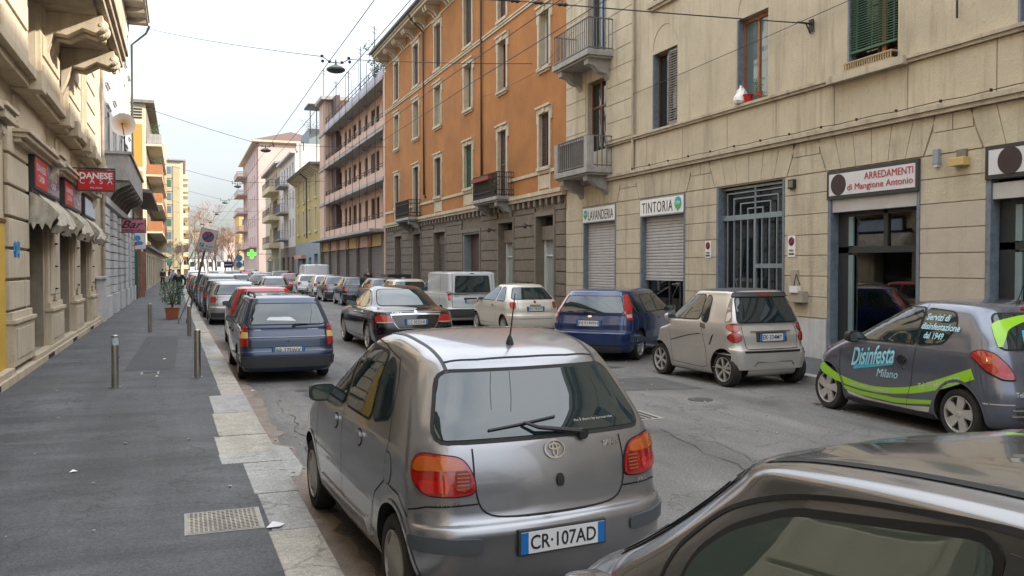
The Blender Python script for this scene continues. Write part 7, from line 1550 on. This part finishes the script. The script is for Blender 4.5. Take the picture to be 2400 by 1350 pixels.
seams(B_, [[(1.95, .33), (1.93, .95)], [(1.15, .62), (1.12, .95)], [(3.2, .35), (3.15, .9)], [(1.2, .33), (3.1, .33)]]); B_.handle('L', 2.05, .85, mat='p_blue'); B_.handle('L', 1.2, .87, mat='p_blue'); B_.mirror(3.05, 1.02, 'p_blue', 1.05); B_.wheel(5, 'alloy', w=.20, rr=.68, wide=.32); B_.arch_lip(w=.03); B_.at(8.02, 16.75, R_(47), 1.02)
# ================= rounded white city car
rows = rows_hatch(3.55, 1.63, 1.49, hz0=.82, hz1=1.0, wsb=2.78, wst=1.85, rb=.18, rt=.66, rbump=.60, top=.50, rc=(.36, .3), fc=(.5, .46))
A_ = Car('parked_hatchback', rows, (.63, 2.93), .285, 'ivory white rounded city car between the blue car and the white van', pmat='p_500', bow=(.12, .2))
auto_glass(A_, rows, 1.0, 1.37, (1.20,), r=.09, rz=(1.05, 1.36), rpad=.34)
for x in (-.63, .63): q = A_.patch('B', roundpoly([(x-.075, .79), (x+.075, .79), (x+.075, .97), (x-.075, .97)], .05), 'lens_red', off=.014, name='tail_light', cell=.04)
A_.ribbon('B', [(-.50, 1.05), (-.52, .70), (.52, .70), (.50, 1.05)], w=.008); A_.patch('B', roundpoly([(-.17, .865), (.17, .865), (.17, .89), (-.17, .89)], .01), 'chrome', off=.02, name='grip'); A_.plate('EY·793YP', .78, w=.50, h=.11); A_.patch('B', ell(0, .97, .035, .035), 'lens_dark', off=.01, name='emblem'); A_.ribbon('B', [(-.78, .50), (.78, .50)], w=.012, mat='chrome')
seams(A_, [[(1.20, .35), (1.18, .95)], [(2.6, .35), (2.55, .95)], [(1.2, .33), (2.55, .33)]]); A_.handle('L', 1.32, .86, mat='chrome'); A_.mirror(2.42, 1.0, 'p_500', .95); A_.wheel(8, 'alloy', w=.18, wide=.25); A_.arch_lip(w=.025); A_.antenna(.1, .9, .12); A_.at(9.55, 23.3, R_(-1), 1.02)
# ================= white van
rows = rows_hatch(4.40, 1.80, 1.82, hz0=.90, hz1=1.10, wsb=3.65, wst=2.9, rb=.06, rt=.16, rbump=.58, top=.76, rc=(.12, .10), fc=(.4, .36))
V_ = Car('parked_van', rows, (.85, 3.55), .31, 'white panel van with dark rear window parked behind the ivory city car', pmat='p_van', cat='van', bow=(.02, .16))
V_.glass('B', [(-.62, 1.12), (.62, 1.12), (.58, 1.66), (-.58, 1.66)], name='rear_window', r=.05); V_.glass('F', [(-.68, 1.14), (.68, 1.14), (.62, 1.66), (-.62, 1.66)], name='windscreen'); V_.glass('L', [(2.7, 1.12), (3.5, 1.12), (3.0, 1.62), (2.72, 1.64)], both=True)
for x in (-.79, .79): V_.patch('B', roundpoly([(x-.055, .85), (x+.055, .85), (x+.05, 1.14), (x-.05, 1.14)], .02), 'lens_red', off=.012, name='tail_light', cell=.05)
V_.patch('B', roundpoly([(-.87, .28), (.87, .28), (.88, .56), (-.88, .56)], .04), 'trim', off=.03, name='bumper', cell=.1); V_.ribbon('B', [(-.70, 1.74), (-.71, .62), (.71, .62), (.70, 1.74)], w=.012); V_.patch('B', roundpoly([(-.3, .86), (.3, .86), (.3, .93), (-.3, .93)], .02), 'seam', off=.006, name='grip'); V_.plate('DG·892KM', .82, w=.52, h=.11)
V_.patch('B', roundpoly([(-.07, 1.73), (.07, 1.73), (.07, 1.755), (-.07, 1.755)], .01), 'seam', off=.006, name='brake_light'); place_text(text_mesh('TRANSIT CONNECT', .5, .03, bold=.02), hf(V_, -.38, 1.04)).local('lettering', MATS['seam'], V_.root); place_text(text_mesh('TDCI', .14, .025), hf(V_, -.56, .99)).local('lettering', MATS['seam'], V_.root)
V_.ribbon('L', [(1.0, .62), (1.0, 1.72)], w=.012); V_.ribbon('L', [(2.6, .4), (2.6, 1.7)], w=.012); V_.ribbon('L', [(.3, 1.05), (2.6, 1.05)], w=.02, mat='p_van', off=.01); V_.mirror(3.3, 1.15, 'trim', 1.2); V_.wheel(7, 'cap', w=.19); V_.at(9.3, 28.4, 0, 1.02)
# ================= black saloon driving away
W = .93; rows = [(.15, .20, 4.72, .78, .24, .18, .4, .4), (.24, .07, 4.83, .87, .26, .2, .45, .42), (.40, .0, 4.90, .915, .28, .22, .46, .44), (.58, .0, 4.90, .926, .28, .24, .46, .46), (.70, .03, 4.82, .926, .28, .26, .46, .48), (.80, .06, 4.62, .92, .28, .28, .46, .5), (.88, .09, 4.3, .905, .28, .3, .46, .5), (.935, .15, 3.95, .885, .27, .3, .42, .5),
        (.965, .45, 3.62, .86, .25, .3, .38, .46), (1.0, .82, 3.42, .83, .24, .28, .34, .42), (1.08, 1.00, 3.22, .78, .24, .26, .3, .38), (1.2, 1.22, 2.98, .715, .24, .26, .28, .34), (1.32, 1.47, 2.72, .645, .24, .26, .28, .34), (1.40, 1.68, 2.52, .585, .24, .26, .28, .34), (1.44, 1.85, 2.36, .52, .22, .24, .26, .3), (1.46, 2.0, 2.25, .36, .1, .1, .1, .1), (1.465, 2.1, 2.15, .06, .02, .02, .02, .02)]
K_ = Car('driving_saloon', rows, (1.0, 3.94), .335, 'glossy black saloon with chrome boot strip driving away in the carriageway', pmat='p_black', bow=(.10, .2), arch=lambda y, z: (.10*max(0, min(1, (z-1.2)/.26))*(1-((y-2.1)/1.2)**2)*0 if z > 1.2 else 0))
K_.glass('B', [(-.66, 1.03), (.66, 1.03), (.52, 1.375), (-.52, 1.375)], name='rear_window', r=.1, mat='carglass'); K_.glass('F', [(-.68, 1.03), (.68, 1.03), (.54, 1.37), (-.54, 1.37)], name='windscreen', r=.08)
K_.glass('L', [(1.45, .99), (2.15, .985), (2.13, 1.36), (1.78, 1.33), (1.5, 1.12)], both=True, r=.06, mat='carglass2'); K_.glass('L', [(2.2, .985), (3.15, .985), (2.58, 1.33), (2.18, 1.37)], both=True, r=.05, mat='carglass2')
K_.ribbon('L', [(1.35, .965), (2.2, .962), (3.25, .965)], w=.018, mat='chrome', off=.008); K_.ribbon('B', [(-.56, .86), (0, .875), (.56, .86)], w=.03, mat='chrome', off=.016, name='boot_strip'); K_.ribbon('L', [(1.4, .99), (1.5, 1.16), (1.78, 1.355), (2.13, 1.39), (2.6, 1.35), (3.2, 1.0)], w=.012, mat='chrome', off=.007)
lt = roundpoly([(-.90, .70), (-.905, .80), (-.84, .86), (-.60, .85), (-.50, .76), (-.47, .69), (-.70, .67)], .03)
K_.lamp(lt, 20, cell=.04, subs=[([(-.86, .685), (-.50, .69), (-.50, .705), (-.86, .70)], 'lens_clear', 'lens', .017)]); K_.lamp(roundpoly([(-.86, .40), (-.55, .40), (-.55, .43), (-.86, .43)], .01), 20, 'lens_dark', name='reflector')
K_.ribbon('B', [(-.56, .85), (-.48, .66), (-.40, .56), (.40, .56), (.48, .66), (.56, .85)], w=.01, mat='chrome'); K_.ribbon('B', [(-.82, .30), (.82, .30)], w=.02, mat='chrome'); K_.plate('CC·002SHB', .70, w=.50, h=.11); K_.patch('B', ell(0, .915, .032, .032), 'chrome', off=.015, name='emblem'); place_text(text_mesh('E 220 d', .2, .025), hf(K_, -.42, .905)).local('lettering', MATS['chrome'], K_.root)
seams(K_, [[(2.17, .33), (2.17, .96)], [(1.42, .66), (1.35, .95)], [(3.3, .35), (3.28, .92)], [(1.45, .33), (3.3, .33)]]); K_.handle('L', 2.3, .85, mat='chrome'); K_.handle('L', 1.5, .87, mat='chrome'); K_.mirror(3.0, 1.02, 'p_black', 1.05); K_.wheel(10, 'alloy', w=.22, rr=.72, wide=.22); K_.arch_lip(w=.02); K_.at(5.05, 19.6, R_(-.5), 1.05)
# ================= foreground car cut by the right edge
G('glass_pale_car', (.075, .105, .09), ior=2.5, rough=.015)
rows = rows_hatch(3.50, 1.64, 1.62, hz0=.66, hz1=.98, wsb=2.98, wst=2.32, rb=.2, rt=.5, rbump=.54, top=.605, rc=(.2, .16), fc=(.5, .45), zb=.17)
FG = Car('parked_hatchback', rows, (.62, 2.9), .28, 'tall brown silver hatchback cropped by the lower right edge of the picture', pmat='p_fore', bow=(.06, .2), sub=5, arch=lambda y, z: (-.065*((y-1.05)/.95)**2*max(0, (z-1.1)/.5) if z > 1.1 else 0))
FG.glass('L', [(1.33, 1.04), (2.22, 1.04), (2.18, 1.23), (2.06, 1.33), (1.85, 1.425), (1.31, 1.52)], both=True, r=.06, mat='glass_pale_car', gask=.02); FG.glass('L', [(.60, 1.04), (1.20, 1.04), (1.22, 1.51), (.75, 1.46)], both=True, r=.06, mat='carglass2')
FG.glass('F', [(-.66, 1.06), (.66, 1.06), (.56, 1.42), (-.56, 1.42)], name='windscreen', r=.08); FG.glass('B', [(-.60, 1.08), (.60, 1.08), (.50, 1.45), (-.50, 1.45)], name='rear_window')
FG.patch('L', [(1.225, 1.04), (1.305, 1.04), (1.29, 1.51), (1.235, 1.51)], 'trim', off=.006, name='door_pillar', cell=.04)
FG.ribbon('L', curve([(2.32, .9), (2.30, 1.17), (2.19, 1.31), (2.03, 1.41), (1.75, 1.49), (1.3, 1.545), (.9, 1.55), (.6, 1.45)], 5), w=.012, mat='rubber', off=.003, name='door_seal', cell=.03)
for s_ in (-1, 1): FG.ribbon('T', curve([(s_*.60, 2.62), (s_*.575, 2.35), (s_*.55, 1.95), (s_*.54, 1.2), (s_*.53, .8)], 5), w=.02, mat='rubber', off=.003, name='roof_gutter')
FG.mirror(2.62, 1.0, 'p_fore', .8, .05); FG.wheel(6, 'cap'); seams(FG, [[(1.27, .33), (1.27, .98)], [(2.30, .33), (2.32, .9)]]); FG.at(1.97, -.2, R_(0), 1.0)
# ================= the rest: three simple kinds, recoloured
def simple(name, kind, label):
    if kind == 'hatch': rows = rows_hatch(4.05, 1.74, 1.48, wsb=3.1, wst=2.25, rb=.16, rt=.58, top=.57, rc=(.26, .2)); R = .30; wh = (.75, 3.28)
    if kind == 'mini': rows = rows_hatch(3.6, 1.62, 1.50, wsb=2.8, wst=2.0, rb=.15, rt=.5, top=.55, rc=(.28, .22)); R = .28; wh = (.6, 2.95)
    if kind == 'suv': rows = rows_hatch(4.4, 1.82, 1.66, hz0=.95, hz1=1.12, wsb=3.3, wst=2.6, rb=.14, rt=.42, rbump=.7, top=.60, rc=(.24, .2)); R = .34; wh = (.85, 3.5)
    if kind == 'saloon': rows = K_.rows; R = .32; wh = (1.0, 3.94)
    H = rows[-1][0]; c = Car(name, rows, wh, R, label, pmat='p_proto', bow=(.07, .17) if kind != 'saloon' else (.1, .2), sub=2); zb = rows[10][0]+.02 if kind != 'saloon' else 1.0
    if kind == 'saloon': c.glass('B', [(-.66, 1.03), (.66, 1.03), (.52, 1.375), (-.52, 1.375)], name='rear_window', r=.1); c.glass('F', [(-.68, 1.03), (.68, 1.03), (.54, 1.37), (-.54, 1.37)], name='windscreen'); c.glass('L', [(1.45, .99), (2.15, .985), (2.13, 1.36), (1.78, 1.33)], both=True); c.glass('L', [(2.2, .985), (3.15, .985), (2.58, 1.33), (2.18, 1.37)], both=True)
    else: auto_glass(c, rows, zb, H-.13, (.33*c.L, .5*c.L), rz=(zb+.03, H-.14), rpad=.25)
    w = c.W; z = .86 if kind != 'suv' else 1.0
    lt = roundpoly([(-w+.03, z-.10), (-w+.03, z+.10), (-w+.20, z+.09), (-w+.27, z), (-w+.22, z-.09)], .03); c.lamp(lt, 20, cell=.05)
    c.patch('B', roundpoly([(-w*.9, .26), (w*.9, .26), (w*.92, .42), (-w*.92, .42)], .03), 'trim', off=.015, name='bumper_insert', cell=.12); c.ribbon('B', [(-w+.3, z+.16), (-w+.3, .64), (w-.3, .64), (w-.3, z+.16)], w=.012)
    c.plate('', .74 if kind != 'hatch' else .56, w=.50, h=.11); seams(c, [[(c.L*.5, .35), (c.L*.5, zb-.03)], [(c.L*.33, .6), (c.L*.32, zb-.03)], [(c.L*.76, .35), (c.L*.75, zb-.05)]]); c.mirror(c.L*.70, zb+.03, c.pm, .95); c.wheel(5 if kind != 'mini' else 8, 'alloy' if kind != 'mini' else 'cap', rr=.68, wide=.4)
    return c
paint('p_proto', (.3, .3, .3))
protos = {k: simple(n, k, 'x') for k, n in (('hatch', 'parked_hatchback'), ('mini', 'parked_hatchback'), ('suv', 'parked_suv'), ('saloon', 'parked_saloon'))}
lst = [  # kind, paint, x, y, yaw, label, group
 ('mini', 'p_red', 1.86, 21.6, 0, 'small red hatchback right in front of the dark blue estate', 'L'), ('hatch', 'p_silver', 1.72, 31.6, 0, 'medium grey hatchback with bright red left lamp beside the potted shrub', 'L'), ('hatch', 'p_dark', 1.62, 36.4, 0, 'dark hatchback parked ahead of the medium grey one in the kerb row', 'L'), ('suv', 'p_silver', 1.6, 41.2, 0, 'silver roofed off roader two places ahead of the medium grey hatchback', 'L'),
 ('suv', 'p_navy', 1.55, 46.6, 0, 'dark navy off roader level with the man in the green jacket', 'L'), ('mini', 'p_white', 1.4, 52, 0, 'small white car behind the leaning sign pole', 'L'), ('hatch', 'p_grey', 1.35, 57, 0, 'mid grey hatchback in the kerb row by the low house', 'L'), ('saloon', 'p_dark', 1.3, 62, 0, 'dark saloon in the kerb row by the low house', 'L'), ('hatch', 'p_red', 1.2, 68, 0, 'red hatchback far along the left kerb row', 'L'),
 ('mini', 'p_silver', 1.2, 73.5, 0, 'small silver car far along the left kerb row', 'L'), ('suv', 'p_white', 1.2, 79, 0, 'white off roader far along the left kerb row', 'L'), ('hatch', 'p_dark', 1.2, 85, 0, 'dark hatchback behind the far white off roader', 'L'), ('mini', 'p_grey', 1.2, 90, 0, 'grey small car near the end of the left kerb row', 'L'), ('suv', 'p_silver', 1.2, 96, 0, 'silver off roader near the end of the left kerb row', 'L'), ('hatch', 'p_white', 1.2, 102, 0, 'white hatchback at the end of the left kerb row', 'L'),
 ('hatch', 'p_dark', 8.55, 44.8, 1, 'dark green black hatchback in front of the newspaper stand', 'R'), ('hatch', 'p_grey', 8.45, 50.4, 1, 'charcoal hatchback just behind the dark one by the newspaper stand', 'R'), ('mini', 'p_white', 8.5, 55.6, 1, 'white rounded hatchback in the right row before the pink galleries', 'R'), ('hatch', 'p_white', 8.3, 61.5, 1, 'white hatchback with pinkish sheen second in the right row', 'R'),
 ('mini', 'p_red', 8.0, 70, 0, 'red hatchback with dark roof in the right row below the yellow house', 'R'), ('suv', 'p_navy', 8.0, 76, 0, 'dark blue tall car just left of the red one in the right row', 'R'), ('hatch', 'p_grey', 7.9, 88, 0, 'grey hatchback in the right row below the white house', 'R'), ('saloon', 'p_dark', 7.8, 95, 0, 'dark saloon in the right row beyond the grey hatchback', 'R'), ('mini', 'p_silver', 7.8, 101, 0, 'small silver car at the far end of the right row', 'R'), ('suv', 'p_grey', 7.7, 108, 0, 'grey off roader at the far end of the right row', 'R'),
 ('hatch', 'p_creme', 9.0, 35.6, 0, 'cream car hidden between the black saloon and the white van', 'R'), ('hatch', 'p_grey', 9.0, 40.0, 0, 'grey car hidden behind the black saloon in the right row', 'R'),
 ('mini', 'p_silver', 4.6, 47.5, 0, 'small silver white car driving in the middle of the street', 'M'), ('hatch', 'p_silver', 4.15, 69, 0, 'silver hatchback with red lamps queueing in the carriageway', 'M'), ('hatch', 'p_navy', 5.2, 62, 0, 'dark car just ahead of the small silver one in the carriageway', 'M'), ('suv', 'p_grey', 4.3, 82, 0, 'grey off roader farther up the queue in the carriageway', 'M'),
 ('saloon', 'p_silver', 4.2, 96, 0, 'silver saloon far up the queue in the carriageway', 'M'), ('hatch', 'p_dark', 4.0, 110, 0, 'dark hatchback far up the queue in the carriageway', 'M'), ('mini', 'p_white', 4.0, 125, 0, 'white small car at the head of the distant queue', 'M'), ('suv', 'p_dark', 6.0, 104, 0, 'dark tall car beside the distant queue', 'M'), ('mini', 'p_red', 6.1, 92, 0, 'small red car beside the distant queue', 'M')]
gname = {'L': 'cars parked along the left kerb', 'R': 'cars parked along the right kerb', 'M': 'cars queueing in the carriageway'}
used = set()
for kind, pn, x, y, yaw, lb, g in lst:
    pr = protos[kind].root
    nm = {'hatch': 'hatchback', 'mini': 'hatchback', 'suv': 'suv', 'saloon': 'saloon'}[kind]
    c = copy_tree(pr, None, {'p_proto': MATS[pn]}); c.name = ('driving_' if g == 'M' else 'parked_')+nm
    c.location = (x, y, 0); c.rotation_euler = (0, 0, -R_(yaw)); c.scale = (1.02,)*3; tag(c, lb, 'car', gname[g])
for k in protos.values():
    for ch in list(k.root.children_recursive): bpy.data.objects.remove(ch)
    bpy.data.objects.remove(k.root)
for c, g in ((Y, 'L'), (P, 'L'), (FG, 'L'), (S, 'R'), (D_, 'R'), (B_, 'R'), (A_, 'R'), (V_, 'R')): c.root['group'] = gname[g]
# far white delivery van and red mirror
v = copy_tree(V_.root, None, {'p_van': MATS['p_white']}); v.name = 'parked_van'; v.location = (9.4, 66.0, 0); v.scale = (1.1, 1.1, 1.22); tag(v, 'tall white delivery van far down the right row below the yellow house', 'van', gname['R'])
for ch in list(v.children_recursive):
    if ch.name.startswith(('rear_window', 'window_seal')) and ch.type == 'MESH':
        if ch.children and ch.children[0].name.startswith('rear_window') or ch.name.startswith('rear_window'): bpy.data.objects.remove(ch)
# bicycle leaning by the kerb near the sign ------------------------------------------------
t = thing('bicycle', (-.9, 52, .118), 'city bicycle standing on the pavement beyond the potted shrub', 'bicycle')
mb = MB()
for y in (51.5, 52.55):
    k = 28; mb.tube([(-.9, y+.33*math.cos(2*math.pi*i/k), .45+.33*math.sin(2*math.pi*i/k)) for i in range(k+1)], .017, 5)
mb.build('wheel', MATS['tyre'], t)
mb = MB(); pts = {'r': (-.9, 51.5, .45), 'f': (-.9, 52.55, .45), 's': (-.9, 51.85, .95), 'b': (-.9, 51.95, .42), 'h': (-.9, 52.4, .98)}
for a, c in ('rb', 'rs', 'sb', 'bh', 'sh', 'hf'): mb.tube([pts[a], pts[c]], .016, 6)
mb.tube([(-1.15, 52.38, 1.05), (-.65, 52.38, 1.05)], .013, 6); mb.build('frame', MATS['iron_grey'], t); mb = MB(); mb.box(-.97, -.83, 51.7, 51.97, .96, 1.01); mb.build('saddle', MATS['black'], t)
